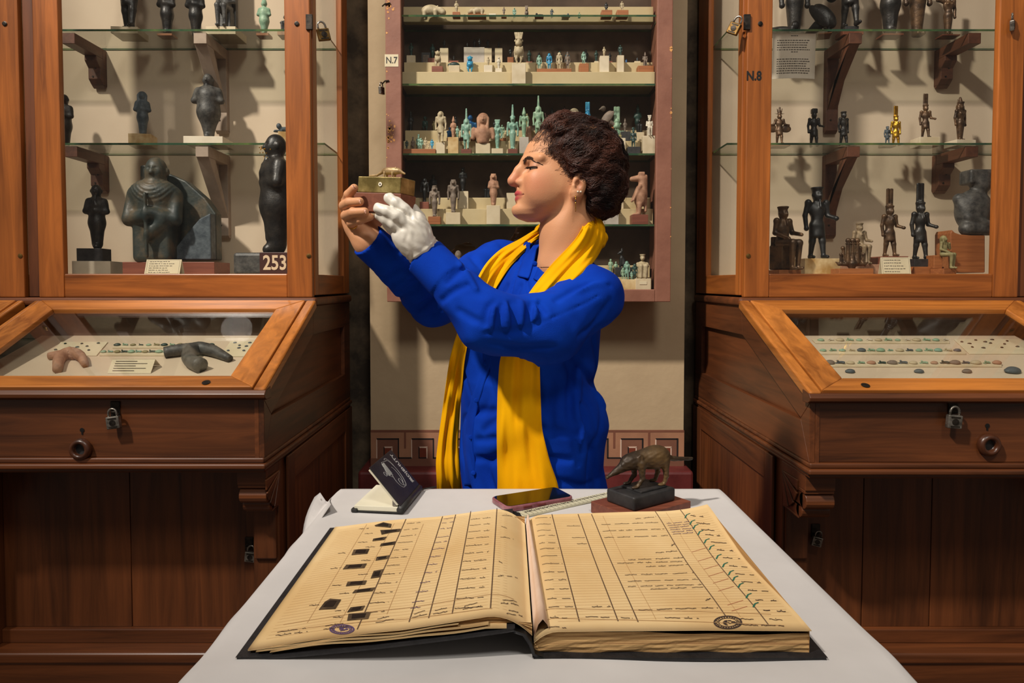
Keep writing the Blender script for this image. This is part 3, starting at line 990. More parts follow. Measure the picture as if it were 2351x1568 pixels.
MB().box(vx0 + 0.02, vx0 + 0.045, YVF + 0.03, YP, vz0 + 0.01, vz1).build('side_board', M['vit'], VIT)
MB().box(vx1 - 0.045, vx1 - 0.02, YVF + 0.03, YP, vz0 + 0.01, vz1).build('side_board', M['vit'], VIT)
MB().box(vx0 + 0.02, vx1 - 0.02, YVF + 0.03, YP, vz0 + 0.01, vz0 + 0.04).build('bottom_board', M['vit'], VIT)
MB().box(vx0 + 0.02, vx1 - 0.02, YVF + 0.03, YP, vz1 - 0.03, vz1).build('top_board', M['vit'], VIT)
MB().box(vx0 + 0.045, vx1 - 0.045, YP - 0.008, YP - 0.001, vz0 + 0.04, vz1 - 0.03).build('lining', M['vit_in'], VIT)
YVS = YVF + 0.035
VZ = [PY(1200, y, YVS)[2] for y in (34, 192, 352, 515)] + [vz0 + 0.04]
for z in VZ[:4]:
    shelf(VIT, vx0 + 0.047, vx1 - 0.047, z, YVS, YP - 0.01, 0.0075)
# cream stepped risers: (shelf index, front y, back y, height)
STEPS = {}
def step(i, y0, y1, h, xa=None, xb=None):
    a = vx0 + 0.055 if xa is None else PY(xa, 300, y0)[0]
    b = vx1 - 0.055 if xb is None else PY(xb, 300, y0)[0]
    MB().box(a, b, y0, y1, VZ[i] + 0.0005, VZ[i] + h).build('riser_step', M['step'], VIT, bevel=0.002)
step(0, YVS + 0.075, YVS + 0.11, 0.062)
step(1, YVS + 0.035, YVS + 0.085, 0.058)
step(1, YVS + 0.085, YVS + 0.16, 0.112)
step(2, YVS + 0.06, YVS + 0.105, 0.062)
step(2, YVS + 0.105, YVS + 0.16, 0.115)
step(3, YVS + 0.05, YVS + 0.1, 0.068)
step(3, YVS + 0.1, YVS + 0.16, 0.12)
step(4, YVS + 0.06, YVS + 0.105, 0.06)
step(4, YVS + 0.105, YVS + 0.16, 0.11)
# hooks and old chips of paint
pq = PY(899, 139, YVF)
MB().box(pq[0] - 0.027, pq[0] + 0.027, YVF - 0.001, YVF + 0.001, pq[2] - 0.024, pq[2] + 0.024).build('number_patch', M['card'], VIT)
text_mesh('case_number', 'N.7', 0.036, M['black'], frame_matrix(pq + np.array([0, -0.0015, 0]), (1, 0, 0), (0, 0, 1), (0, -1, 0)), VIT, 0.0004, bold=0.0003, sx=0.85)
m = MB()
rs = np.random.RandomState(3)
for k in range(90):
    if k < 45:
        cx, cy = 890 + abs(rs.normal(0, 7)), 308 + rs.normal(0, 16)
    elif k < 70:
        cx, cy = 888 + abs(rs.normal(0, 7)), 12 + rs.normal(0, 12)
    else:
        cx, cy = rs.choice([888, 1541]), rs.uniform(60, 680)
    a = PY(cx, cy, YVF)
    r = abs(rs.normal(0, 0.0026)) + 0.0007
    if a[0] - r < vx0 or a[0] + r > vx1: a[0] = np.clip(a[0], vx0 + r, vx1 - r)
    n = 6
    m.prism([(a[0] + r * math.cos(2 * math.pi * i / n) * rs.uniform(0.7, 1.3), YVF - 0.0006, a[2] + r * math.sin(2 * math.pi * i / n) * rs.uniform(0.7, 1.5)) for i in range(n)], (0, 0.001, 0))
tag(m.build('paint_chips', M['chip'], VIT), kind='stuff')
hp = PY(877, 200, YVF + 0.01)
padlock('small rusty padlock hanging beside the N.7 frame below its number', 876, 208, YVF + 0.02, 0.8, 0.1, M['steel'], 1.2)
MB().tube([PY(878, 14, YVF + 0.02), PY(884, 9, YVF - 0.004), PY(896, 7, YVF - 0.003)], 0.003, 6).build('hook', M['iron'], VIT)
MB().tube([PY(878, 192, YVF + 0.02), PY(884, 186, YVF - 0.004), PY(893, 185, YVF - 0.002)], 0.003, 6).build('hook', M['iron'], VIT)
# ================================================================== figurines
def rotz(a):
    c, s = math.cos(a), math.sin(a)
    return np.array([[c, -s, 0], [s, c, 0], [0, 0, 1]], f32)


def head_sdf(P, z, s, kind, beard, wig):
    """head of height 2*s centred at z, looking to -y"""
    d = ell(P, (0, 0, z), (s * 0.74, s * 0.86, s))
    d = smin(d, ell(P, (0, -s * 0.3, z - s * 0.3), (s * 0.55, s * 0.62, s * 0.6)), s * 0.3)
    if kind in ('human', 'bes'):
        d = smin(d, rc(P, (0, -s * 0.82, z + s * 0.12), (0, -s * 0.98, z - s * 0.2), s * 0.1, s * 0.16), s * 0.15)
        for q in (-1, 1):
            d = smin(d, ell(P, (q * s * 0.78, 0, z - s * 0.05), (s * 0.12, s * 0.22, s * 0.3)), s * 0.1)
            d = smax(d, -ell(P, (q * s * 0.3, -s * 0.9, z + s * 0.14), (s * 0.22, s * 0.18, s * 0.12)), s * 0.1)
    if kind == 'bes':
        d = smin(d, ell(P, (0, -s * 0.2, z - s * 0.5), (s * 0.95, s * 0.75, s * 0.6)), s * 0.3)
        for q in (-1, 1):
            d = smin(d, sph(P, (q * s * 0.95, 0, z + s * 0.35), s * 0.3), s * 0.15)
    if kind == 'lion':
        d = smin(d, ell(P, (0, -s * 0.95, z - s * 0.2), (s * 0.42, s * 0.55, s * 0.4)), s * 0.25)
        for q in (-1, 1):
            d = smin(d, sph(P, (q * s * 0.6, -s * 0.1, z + s * 0.85), s * 0.26), s * 0.15)
    if kind == 'falcon':
        d = smin(d, rc(P, (0, -s * 0.7, z), (0, -s * 1.25, z - s * 0.4), s * 0.4, s * 0.1), s * 0.2)
    if kind == 'dog':
        d = smin(d, rc(P, (0, -s * 0.6, z), (0, -s * 1.7, z - s * 0.25), s * 0.45, s * 0.22), s * 0.2)
        for q in (-1, 1):
            d = smin(d, rc(P, (q * s * 0.45, 0, z + s * 0.6), (q * s * 0.5, 0, z + s * 1.5), s * 0.2, s * 0.06), s * 0.15)
    if wig:
        w = smin(ell(P, (0, s * 0.2, z + s * 0.12), (s * 1.0, s * 0.9, s * 1.02)), rc(P, (0, s * 0.45, z), (0, s * 0.5, z - s * 1.5), s * 0.85, s * 0.7), s * 0.3)
        for q in (-1, 1):
            w = smin(w, rc(P, (q * s * 0.8, -s * 0.1, z + s * 0.1), (q * s * 0.7, -s * 0.45, z - s * 1.7), s * 0.3, s * 0.32), s * 0.2)
        w = smax(w, -(rc(P, (0, -s * 1.2, z + s * 0.25), (0, -s * 1.2, z - s * 1.2), s * 0.95, s * 0.85)), s * 0.15)
        d = smin(d, w, s * 0.12)
    if beard:
        d = smin(d, rc(P, (0, -s * 0.75, z - s * 0.8), (0, -s * 1.0, z - s * 1.95), s * 0.13, s * 0.2), s * 0.1)
    return d


def crown_sdf(P, z, s, crown):
    """z: crown of the head; returns (distance, extra height)"""
    if crown == 'flat':
        d = np.maximum(rc(P, (0, 0.12 * s, z - 0.25 * s), (0, 0.05 * s, z + 0.4 * s), s * 0.72, s * 1.0), np.maximum(P[:, 2] - (z + 0.42 * s), z - 0.5 * s - P[:, 2]))
        return d, 0.45 * s
    if crown == 'plumes':
        d = np.maximum(rc(P, (0, 0.12 * s, z - 0.25 * s), (0, 0.05 * s, z + 0.3 * s), s * 0.72, s * 0.92), np.maximum(P[:, 2] - (z + 0.3 * s), z - 0.5 * s - P[:, 2]))
        for q in (-1, 1):
            d = smin(d, rbox(P, (q * 0.42 * s, 0.15 * s, z + 2.1 * s), (0.4 * s, 0.22 * s, 2.0 * s), 0.2 * s), 0.1 * s)
        d = smin(d, ell(P, (0, -0.3 * s, z + 0.5 * s), (0.5 * s, 0.25 * s, 0.5 * s)), 0.1 * s)
        return d, 4.1 * s
    if crown == 'horn':
        d = rc(P, (0, 0, z), (0, 0, z + 3.9 * s), 0.5 * s, 0.3 * s)
        d = smax(d, -rc(P, (0, -0.6 * s, z + 0.6 * s), (0, -0.45 * s, z + 4.2 * s), 0.2 * s, 0.2 * s), 0.1 * s)
        d = smin(d, ell(P, (0, 0, z - 0.05 * s), (1.0 * s, 0.6 * s, 0.35 * s)), 0.15 * s)
        return d, 4.2 * s
    if crown == 'white':
        d = smin(rc(P, (0, 0.1 * s, z - 0.6 * s), (0, 0.25 * s, z + 1.3 * s), 0.85 * s, 0.4 * s), sph(P, (0, 0.28 * s, z + 1.8 * s), 0.3 * s), 0.2 * s)
        return d, 2.1 * s
    if crown == 'double':
        d = np.maximum(rc(P, (0, 0.1 * s, z - 0.2 * s), (0, 0, z + 0.6 * s), 0.75 * s, 1.0 * s), np.maximum(P[:, 2] - (z + 0.6 * s), z - 0.5 * s - P[:, 2]))
        d = smin(d, rc(P, (0, 0, z), (0, 0.2 * s, z + 1.8 * s), 0.7 * s, 0.33 * s), 0.15 * s)
        d = smin(d, rc(P, (0, 0.75 * s, z), (0, 0.95 * s, z + 1.6 * s), 0.2 * s, 0.14 * s), 0.15 * s)
        return d, 2.2 * s
    if crown == 'disc':
        return ell(P, (0, 0, z + 0.95 * s), (1.05 * s, 0.35 * s, 1.05 * s)), 2.0 * s
    if crown == 'modius':
        return rbox(P, (0, 0, z + 0.55 * s), (0.85 * s, 0.75 * s, 0.75 * s), 0.1 * s), 1.3 * s
    if crown == 'feather':
        d = rbox(P, (0, 0, z + 0.1 * s), (0.9 * s, 0.7 * s, 0.25 * s), 0.1 * s)
        for k in range(5):
            x = (k - 2) * 0.42 * s
            d = smin(d, rc(P, (x * 0.85, 0, z + 0.2 * s), (x * 1.15, 0, z + 1.7 * s), 0.2 * s, 0.26 * s), 0.05 * s)
        return d, 1.95 * s
    if crown == 'atef':
        d = rc(P, (0, 0, z - 0.3 * s), (0, 0, z + 2.4 * s), 0.5 * s, 0.3 * s)
        for q in (-1, 1):
            d = smin(d, rc(P, (q * 0.5 * s, 0, z + 0.6 * s), (q * 0.9 * s, 0, z + 2.0 * s), 0.28 * s, 0.16 * s), 0.1 * s)
            d = smin(d, rc(P, (0, 0, z + 0.15 * s), (q * 1.7 * s, 0, z + 0.3 * s), 0.2 * s, 0.1 * s), 0.1 * s)
        return d, 2.7 * s
    return None, 0.0


def fig_fn(pose, head='human', crown=None, beard=False, wig=False, arm='side', wide=1.0):
    """returns (sdf, total height) of a figure of body height 1, feet at z=0, looking to -y"""
    HS = 0.092 if pose not in ('bust', 'squat') else 0.12
    if pose == 'mummy': HS = 0.1
    if pose == 'dwarf': HS = 0.14
    zh = {'seated': 0.88, 'squat': 0.84, 'dwarf': 0.82, 'bust': 0.80, 'child': 0.88}.get(pose, 0.90)
    if pose == 'bust': HS = 0.19
    _, extra = crown_sdf(np.zeros((1, 3), f32), zh + HS * 0.75, HS, crown)
    total = max(1.0 if pose != 'seated' else 0.97, zh + HS * 0.75 + extra, zh + HS)

    def body(P):
        w = wide
        if pose == 'mummy':
            d = ell(P, (0, 0, 0.68), (0.135 * w, 0.095, 0.13))
            d = smin(d, rc(P, (0, 0.0, 0.64), (0, 0.0, 0.40), 0.112 * w, 0.112 * w), 0.08)
            d = smin(d, rc(P, (0, 0.0, 0.40), (0, 0.0, 0.10), 0.112 * w, 0.078), 0.06)
            d = smin(d, rc(P, (0, 0.0, 0.05), (0, -0.075, 0.035), 0.062, 0.045), 0.04)
            for q in (-1, 1):
                d = smin(d, rc(P, (q * 0.108 * w, 0, 0.74), (q * 0.142 * w, -0.03, 0.58), 0.046, 0.042), 0.045)
                d = smin(d, rc(P, (q * 0.142 * w, -0.03, 0.58), (-q * 0.01, -0.105, 0.63 - 0.04 * q), 0.038, 0.03), 0.03)
            d = smin(d, rc(P, (0, -0.11, 0.74), (0, -0.085, 0.12), 0.012, 0.012), 0.012)
            d = smin(d, rc(P, (0, 0, 0.78), (0, 0, 0.86), 0.06, 0.05), 0.03)
            d = smax(d, -P[:, 2], 0.01)
            return d
        if pose in ('stride', 'woman', 'dwarf'):
            hz, sz = (0.47, 0.79) if pose != 'dwarf' else (0.36, 0.64)
            d = ell(P, (0, 0, sz - 0.10), (0.118 * w, 0.07, 0.12))
            d = smin(d, rc(P, (0, 0, sz - 0.12), (0, 0, hz + 0.08), 0.082 * w, 0.066 * w), 0.03)
            d = smin(d, rc(P, (0, 0, hz + 0.08), (0, 0, hz), 0.066 * w, 0.082 * w), 0.03)
            if pose == 'dwarf':
                d = smin(d, ell(P, (0, -0.03, hz + 0.1), (0.16, 0.13, 0.15)), 0.06)
            if pose == 'woman':
                d = smin(d, rc(P, (0, 0, hz), (0, 0, 0.06), 0.1, 0.06), 0.04)
                for q in (-1, 1):
                    d = smin(d, rc(P, (q * 0.035, 0, 0.03), (q * 0.035, -0.09, 0.025), 0.035, 0.028), 0.02)
                    d = smin(d, sph(P, (q * 0.05, -0.065, sz - 0.08), 0.036), 0.02)
            else:
                for q in (-1, 1):
                    fy = -0.085 if q > 0 else 0.055
                    if pose == 'dwarf': fy = 0
                    kx = 0.055 if pose != 'dwarf' else 0.1
                    d = smin(d, rc(P, (q * 0.05, 0, hz), (q * kx, fy * 0.5 - 0.01, hz * 0.52), 0.062, 0.045), 0.03)
                    d = smin(d, rc(P, (q * kx, fy * 0.5 - 0.01, hz * 0.52), (q * 0.055, fy, 0.04), 0.045, 0.03), 0.02)
                    d = smin(d, rc(P, (q * 0.055, fy + 0.01, 0.025), (q * 0.06, fy - 0.09, 0.022), 0.032, 0.024), 0.02)
                if pose == 'stride':
                    k = rc(P, (0, 0, hz + 0.03), (0, -0.012, hz * 0.70), 0.078, 0.09)
                    d = smin(d, np.maximum(k, (hz * 0.64) - P[:, 2]), 0.02)
            for q in (-1, 1):
                sh = (q * 0.125 * w, 0, sz)
                d = smin(d, sph(P, sh, 0.045), 0.04)
                if arm == 'out' and q > 0:
                    el = (q * 0.155, -0.01, sz - 0.18)
                    hd = (q * 0.215, -0.13, sz - 0.23)
                elif arm == 'chest':
                    el = (q * 0.16, -0.03, sz - 0.17); hd = (q * 0.02, -0.1, sz - 0.12)
                elif arm == 'raised' and q < 0:
                    el = (q * 0.25, 0, sz + 0.02); hd = (q * 0.3, -0.02, sz + 0.14)
                elif arm == 'mouth' and q > 0:
                    el = (q * 0.18, -0.06, sz - 0.14); hd = (q * 0.06, -0.12, sz + 0.02)
                elif arm == 'wings':
                    el = (q * 0.17, 0, sz - 0.14); hd = (q * 0.3, 0, sz - 0.16)
                else:
                    el = (q * 0.158 * w, 0.015, sz - 0.18); hd = (q * 0.15 * w, -0.01, sz - 0.37)
                d = smin(d, rc(P, sh, el, 0.04, 0.034), 0.02)
                d = smin(d, rc(P, el, hd, 0.034, 0.028), 0.015)
                d = smin(d, sph(P, hd, 0.033), 0.015)
                if arm == 'wings':
                    d = smin(d, ell(P, (q * 0.22, 0.02, sz - 0.28), (0.17, 0.03, 0.12)), 0.03)
            d = smin(d, rc(P, (0, 0, sz), (0, 0, 0.86), 0.05, 0.045), 0.03)
            return d
        if pose in ('seated', 'child'):
            sz = 0.76
            d = ell(P, (0, 0, sz - 0.10), (0.125, 0.075, 0.13))
            d = smin(d, rc(P, (0, 0, sz - 0.14), (0, 0, 0.44), 0.085, 0.1), 0.05)
            for q in (-1, 1):
                kx = q * 0.065
                d = smin(d, rc(P, (kx, 0, 0.42), (kx, -0.26, 0.41), 0.07, 0.055), 0.04)
                d = smin(d, rc(P, (kx, -0.26, 0.41), (kx, -0.24, 0.04), 0.055, 0.034), 0.02)
                d = smin(d, rc(P, (kx, -0.24, 0.025), (kx, -0.33, 0.022), 0.032, 0.026), 0.02)
                sh = (q * 0.135, 0, sz)
                if arm == 'mouth' and q > 0:
                    el = (0.17, -0.08, sz - 0.16); hd = (0.05, -0.13, sz - 0.01)
                elif arm == 'out' and q > 0:
                    el = (0.17, -0.03, sz - 0.18); hd = (0.16, -0.22, sz - 0.22)
                else:
                    el = (q * 0.165, 0.0, sz - 0.19); hd = (q * 0.08, -0.19, 0.48)
                d = smin(d, sph(P, sh, 0.048), 0.04)
                d = smin(d, rc(P, sh, el, 0.042, 0.036), 0.02)
                d = smin(d, rc(P, el, hd, 0.036, 0.03), 0.02)
            d = smin(d, rc(P, (0, 0, sz), (0, 0, 0.84), 0.052, 0.048), 0.03)
            if pose == 'seated':
                d = np.minimum(d, rbox(P, (0, 0.03, 0.19), (0.115, 0.13, 0.19), 0.01))
                d = np.minimum(d, rbox(P, (0, 0.12, 0.42), (0.1, 0.035, 0.1), 0.01))
            return d
        if pose == 'squat':
            d = rbox(P, (0, 0, 0.3), (0.2, 0.2, 0.3), 0.09)
            d = smin(d, ell(P, (0, 0.05, 0.55), (0.2, 0.14, 0.16)), 0.06)
            for q in (-1, 1):
                d = smin(d, rc(P, (q * 0.19, 0.03, 0.6), (q * 0.2, -0.14, 0.5), 0.06, 0.05), 0.04)
                d = smin(d, rc(P, (q * 0.1, -0.2, 0.5), (q * 0.1, -0.2, 0.05), 0.09, 0.05), 0.05)
            return d
        if pose == 'bust':
            d = ell(P, (0, 0, 0.36), (0.31, 0.16, 0.22))
            d = smin(d, np.maximum(rc(P, (0, 0, 0.35), (0, 0, 0.1), 0.22, 0.2), -P[:, 2]), 0.06)
            for q in (-1, 1):
                d = smin(d, rc(P, (q * 0.3, 0, 0.46), (q * 0.33, 0, 0.2), 0.085, 0.07), 0.05)
            d = smin(d, rc(P, (0, 0, 0.45), (0, 0, 0.66), 0.11, 0.1), 0.05)
            return d

    def fn(P):
        d = body(P)
        d = smin(d, head_sdf(P, zh, HS, head, beard, wig), 0.02)
        c, _ = crown_sdf(P, zh + HS * 0.75, HS, crown)
        if c is not None: d = smin(d, c, 0.012)
        return d
    return fn, total


def animal_fn(kind):
    """unit animals looking to -x, feet at z=0, about 1 long"""
    if kind == 'hippo':
        def fn(P):
            d = ell(P, (0.08, 0, 0.3), (0.36, 0.2, 0.21))
            d = smin(d, ell(P, (-0.3, 0, 0.27), (0.17, 0.14, 0.14)), 0.08)
            d = smin(d, ell(P, (-0.42, 0, 0.2), (0.12, 0.14, 0.12)), 0.06)
            for x in (-0.14, 0.3):
                for q in (-1, 1): d = smin(d, rc(P, (x, q * 0.11, 0.22), (x, q * 0.11, 0.03), 0.085, 0.07), 0.04)
            for q in (-1, 1): d = smin(d, sph(P, (-0.22, q * 0.09, 0.41), 0.035), 0.02)
            return smax(d, -P[:, 2], 0.01)
        return fn, 0.52, (0.55, 0.26)
    if kind == 'shrew':
        def fn(P):
            d = ell(P, (0.05, 0, 0.29), (0.24, 0.105, 0.115))
            d = smin(d, ell(P, (0.14, 0, 0.3), (0.15, 0.115, 0.12)), 0.06)
            d = smin(d, ell(P, (-0.18, 0, 0.28), (0.12, 0.085, 0.085)), 0.06)
            d = smin(d, rc(P, (-0.22, 0, 0.255), (-0.47, 0, 0.135), 0.065, 0.017), 0.05)
            d = smin(d, sph(P, (-0.475, 0, 0.13), 0.02), 0.01)
            for q in (-1, 1):
                e = smax(ell(P, (-0.115, q * 0.08, 0.315), (0.035, 0.016, 0.045)), -ell(P, (-0.12, q * 0.098, 0.315), (0.022, 0.014, 0.03)), 0.006)
                d = smin(d, e, 0.012)
                d = smin(d, sph(P, (-0.245, q * 0.05, 0.265), 0.016), 0.008)
                for x, fx in ((-0.1, -0.15), (0.2, 0.18)):
                    d = smin(d, rc(P, (x, q * 0.07, 0.25), (x + 0.01, q * 0.085, 0.1), 0.05, 0.026), 0.03)
                    d = smin(d, rc(P, (x + 0.01, q * 0.085, 0.1), (fx, q * 0.085, 0.025), 0.026, 0.02), 0.015)
                    d = smin(d, ell(P, (fx - 0.03, q * 0.085, 0.015), (0.05, 0.026, 0.017)), 0.015)
            tail = np.minimum(rc(P, (0.26, 0, 0.28), (0.4, 0, 0.25), 0.035, 0.026), rc(P, (0.4, 0, 0.25), (0.6, 0, 0.235), 0.026, 0.018))
            d = smin(d, tail, 0.02)
            d = d + 0.003 * vnoise(P, 0.05, 4)
            return smax(d, -P[:, 2], 0.005)
        return fn, 0.43, (0.64, 0.16)
    if kind == 'shrew_low':
        def fn(P):
            d = ell(P, (0.0, 0, 0.2), (0.26, 0.1, 0.105))
            d = smin(d, ell(P, (-0.2, 0, 0.2), (0.16, 0.08, 0.085)), 0.06)
            d = smin(d, rc(P, (-0.28, 0, 0.2), (-0.47, 0, 0.135), 0.06, 0.022), 0.04)
            for q in (-1, 1):
                d = smin(d, ell(P, (-0.2, q * 0.06, 0.275), (0.03, 0.015, 0.03)), 0.015)
                for x in (-0.12, 0.14): d = smin(d, rc(P, (x, q * 0.06, 0.14), (x, q * 0.07, 0.015), 0.036, 0.02), 0.02)
            d = smin(d, rc(P, (0.2, 0, 0.19), (0.42, 0, 0.075), 0.05, 0.028), 0.03)
            d = smin(d, rc(P, (0.42, 0, 0.075), (0.66, 0, 0.06), 0.028, 0.022), 0.02)
            return smax(d, -P[:, 2], 0.005)
        return fn, 0.33, (0.7, 0.14)
    if kind == 'lion':
        def fn(P):
            d = ell(P, (0.1, 0, 0.16), (0.4, 0.12, 0.14))
            d = smin(d, ell(P, (-0.3, 0, 0.3), (0.12, 0.11, 0.14)), 0.08)
            for q in (-1, 1):
                d = smin(d, rc(P, (-0.2, q * 0.09, 0.05), (-0.5, q * 0.09, 0.045), 0.06, 0.045), 0.03)
                d = smin(d, ell(P, (0.33, q * 0.1, 0.13), (0.15, 0.07, 0.12)), 0.03)
            return smax(d, -P[:, 2], 0.01)
        return fn, 0.45, (0.56, 0.2)
    if kind == 'bird':
        def fn(P):
            R = np.array([[0.8, 0, 0.6], [0, 1, 0], [-0.6, 0, 0.8]], f32)
            d = ell(P, (0, 0, 0.42), (0.17, 0.16, 0.36), R)
            d = smin(d, rc(P, (0.15, 0, 0.22), (0.42, 0, 0.04), 0.12, 0.05), 0.08)
            d = smin(d, sph(P, (-0.15, 0, 0.8), 0.115), 0.06)
            d = smin(d, rc(P, (-0.22, 0, 0.8), (-0.33, 0, 0.76), 0.06, 0.02), 0.03)
            for q in (-1, 1):
                d = smin(d, rc(P, (-0.06, q * 0.07, 0.25), (-0.12, q * 0.07, 0.03), 0.045, 0.03), 0.03)
                d = smin(d, ell(P, (0.08, q * 0.13, 0.4), (0.12, 0.05, 0.34), R), 0.03)
            return d
        return fn, 0.92, (0.46, 0.24)
    if kind == 'cat':
        def fn(P):
            d = rc(P, (0.06, 0, 0.18), (-0.06, 0, 0.5), 0.17, 0.1)
            d = smin(d, ell(P, (0.1, 0, 0.14), (0.2, 0.15, 0.14)), 0.06)
            d = smin(d, ell(P, (-0.1, 0, 0.72), (0.12, 0.09, 0.1)), 0.06)
            d = smin(d, rc(P, (-0.18, 0, 0.7), (-0.24, 0, 0.67), 0.06, 0.04), 0.03)
            for q in (-1, 1):
                d = smin(d, rc(P, (-0.06, q * 0.06, 0.8), (-0.04, q * 0.07, 0.97), 0.05, 0.015), 0.03)
                d = smin(d, rc(P, (-0.1, q * 0.06, 0.45), (-0.14, q * 0.06, 0.03), 0.06, 0.04), 0.03)
            return smax(d, -P[:, 2], 0.01)
        return fn, 0.99, (0.36, 0.22)
    if kind == 'hippo_up':
        def fn(P):
            d = ell(P, (0.02, 0, 0.42), (0.15, 0.14, 0.24))
            d = smin(d, rc(P, (0.06, 0, 0.5), (0.08, 0, 0.84), 0.11, 0.085), 0.06)
            d = smin(d, rc(P, (0.02, 0, 0.86), (-0.17, 0, 0.84), 0.085, 0.055), 0.05)
            d = smin(d, rbox(P, (0.05, 0, 0.96), (0.07, 0.07, 0.04), 0.01), 0.02)
            d = smin(d, rc(P, (0.15, 0, 0.9), (0.15, 0, 0.1), 0.045, 0.035), 0.04)
            for q in (-1, 1):
                d = smin(d, rc(P, (0, q * 0.09, 0.66), (-0.15, q * 0.1, 0.34), 0.05, 0.03), 0.03)
                d = smin(d, rc(P, (-0.0, q * 0.07, 0.25), (-0.01, q * 0.07, 0.03), 0.06, 0.045), 0.03)
                d = smin(d, ell(P, (-0.06, q * 0.07, 0.02), (0.09, 0.05, 0.03)), 0.02)
            return smax(d, -P[:, 2], 0.01)
        return fn, 1.0, (0.3, 0.2)
    if kind == 'beetle':
        def fn(P):
            d = ell(P, (0, 0, 0.1), (0.5, 0.36, 0.26))
            d = smin(d, ell(P, (-0.42, 0, 0.1), (0.18, 0.22, 0.14)), 0.05)
            d = smax(d, -(rbox(P, (0.15, 0, 0.4), (0.5, 0.02, 0.08), 0.01)), 0.02)
            return smax(d, -P[:, 2], 0.01)
        return fn, 0.36, (0.65, 0.42)


def place_sdf(name, fn, total, half, origin, height, turn, mat, parent, res, it=1, wide=(0.42, 0.42), dep=1.0):
    """builds the unit figure, scales it to height, turns it, stands it at origin"""
    h = total / res
    V, Fq = sdf_arrays(fn, (-half[0], -half[1], -2 * h), (half[0], half[1], total + 2 * h), h)
    V = relax(V, Fq, it, 0.35)
    s = height / total
    V = (V * np.array([s, s * dep, s], f32)) @ rotz(turn).T
    V[:, 2] -= V[:, 2].min()
    V = V + np.array(origin, f32)
    me = quads_to_mesh(name, V.astype(f32), Fq)
    return link_mesh(name, me, mat, parent, True)


def block(t, name, cx, cy, z0, w, d, h, mat, turn=0.0, bevel=0.0015):
    e1 = rotz(turn) @ np.array([w / 2, 0, 0], f32); e2 = rotz(turn) @ np.array([0, d / 2, 0], f32)
    return MB().obox((cx, cy, z0 + h / 2), e1, e2, (0, 0, h / 2)).build(name, M[mat], t, bevel=bevel)


def figurine(label, px, ytop, ybot, Y, z, pose, mat, bases=(), cat='figurine', name='figurine', turn=0.0, res=None, group=None, animal=None, dep=1.0, **kw):
    """px: middle, ytop..ybot: pixel span of the figure itself; bases: (mat, width px, height px[, depth m]) from the shelf up"""
    sc = FPX / Y
    X = PY(px, ybot, Y)[0]
    hpx = ybot - ytop
    H = hpx / sc
    t = thing(name, label, cat, (X, Y, z), group)
    zz = z + 0.0004
    for b in bases:
        w, hh = b[1] / sc, b[2] / sc
        dd = b[3] if len(b) > 3 else min(w, 0.055)
        dx = b[4] / sc if len(b) > 4 else 0.0
        block(t, 'base' if b is bases[0] else 'plinth', X + dx, Y, zz, w, dd, hh, b[0], turn * 0.5)
        zz += hh
    zz -= 0.0006 if bases else 0
    if animal:
        fn, tot, half = animal_fn(animal)
        r = res or 34
        place_sdf('carving', fn, tot, half, (X, Y, zz), H, turn, M[mat], t, r, 1, dep=dep)
    else:
        fn, tot = fig_fn(pose, **kw)
        half = (0.45, 0.42) if pose not in ('mummy',) else (0.3, 0.25)
        r = res or int(min(80, max(38, hpx * 0.62)))
        place_sdf('figure', fn, tot, half, (X, Y, zz), H, turn, M[mat], t, r, 1, dep=dep)
    return t
# ================================================================== upper case behind the 253 door
F = figurine
YA = 2.87
# top shelf (figures run out of the frame)
F('tall black striding figure on a pale block, top shelf beside the twin mummiform figures', 298, -120, 58, YA, ZS1, 'stride', 'black_stone', [('base_pale', 58, 15, 0.1)], turn=0.15, res=70)
F('slim black mummiform figure on a wooden slip, top shelf', 384, -70, 67, YA, ZS1, 'mummy', 'black_stone', [('base_wood', 34, 5, 0.05)], res=64, crown='white')
F('slim black mummiform figure standing directly on the glass top shelf', 450, -70, 72, YA, ZS1, 'mummy', 'black_stone', [], res=64, crown='white', turn=0.1)
t = F('black seated figure against a tall dark slab on a cream block', 520, -60, 52, YA + 0.02, ZS1, 'seated', 'dark_stone', [('base_pale', 66, 17, 0.12)], res=50)
q = PY(522, 30, YA + 0.06)
MB().box(q[0] - 0.042, q[0] + 0.042, YA + 0.045, YA + 0.07, ZS1 + 0.032, ZS1 + 0.32).build('back_slab', M['dark_stone'], t, bevel=0.004)
F('grey-green broad shouldered mummiform figure on a small wooden slip', 607, -25, 66, YA, ZS1, 'mummy', 'sea', [('base_wood', 28, 6, 0.05)], wide=1.2, crown='white', res=60)
F('small dark figure on a rosy block next to the door edge, top shelf', 655, 20, 62, YA, ZS1, 'squat', 'dark_stone', [('pinkstone', 26, 10, 0.06)], res=40)
F('dark mummiform figure hidden half behind the stile, middle shelf by the mullion', 150, 210, 330, YA, ZS2, 'mummy', 'black_stone', [], res=60)
# middle shelf
F('slender blue-grey mummiform figure on an alabaster cube', 328, 203, 302, YA, ZS2, 'mummy', 'slate', [('alab2', 48, 27, 0.08)], res=72, wig=True, turn=0.35)
F('broad dark granite mummiform torso with bearded shaven head on a pale block', 480, 167, 315, 2.86, ZS2, 'mummy', 'dark_stone', [('base_white', 86, 17, 0.13)], res=86, wide=1.42, beard=True, turn=0.1, dep=1.15)
F('small grey sphinx-like carving on a stained white block', 655, 277, 298, YA, ZS2, None, 'slate', [('alab2', 30, 33, 0.05)], animal='lion', turn=0.5)
F('grey-green figure half hidden behind the stile above the sphinx-like carving', 672, 205, 262, 2.95, ZS2, 'mummy', 'slate', [('base_pale', 24, 68, 0.05)], res=44)
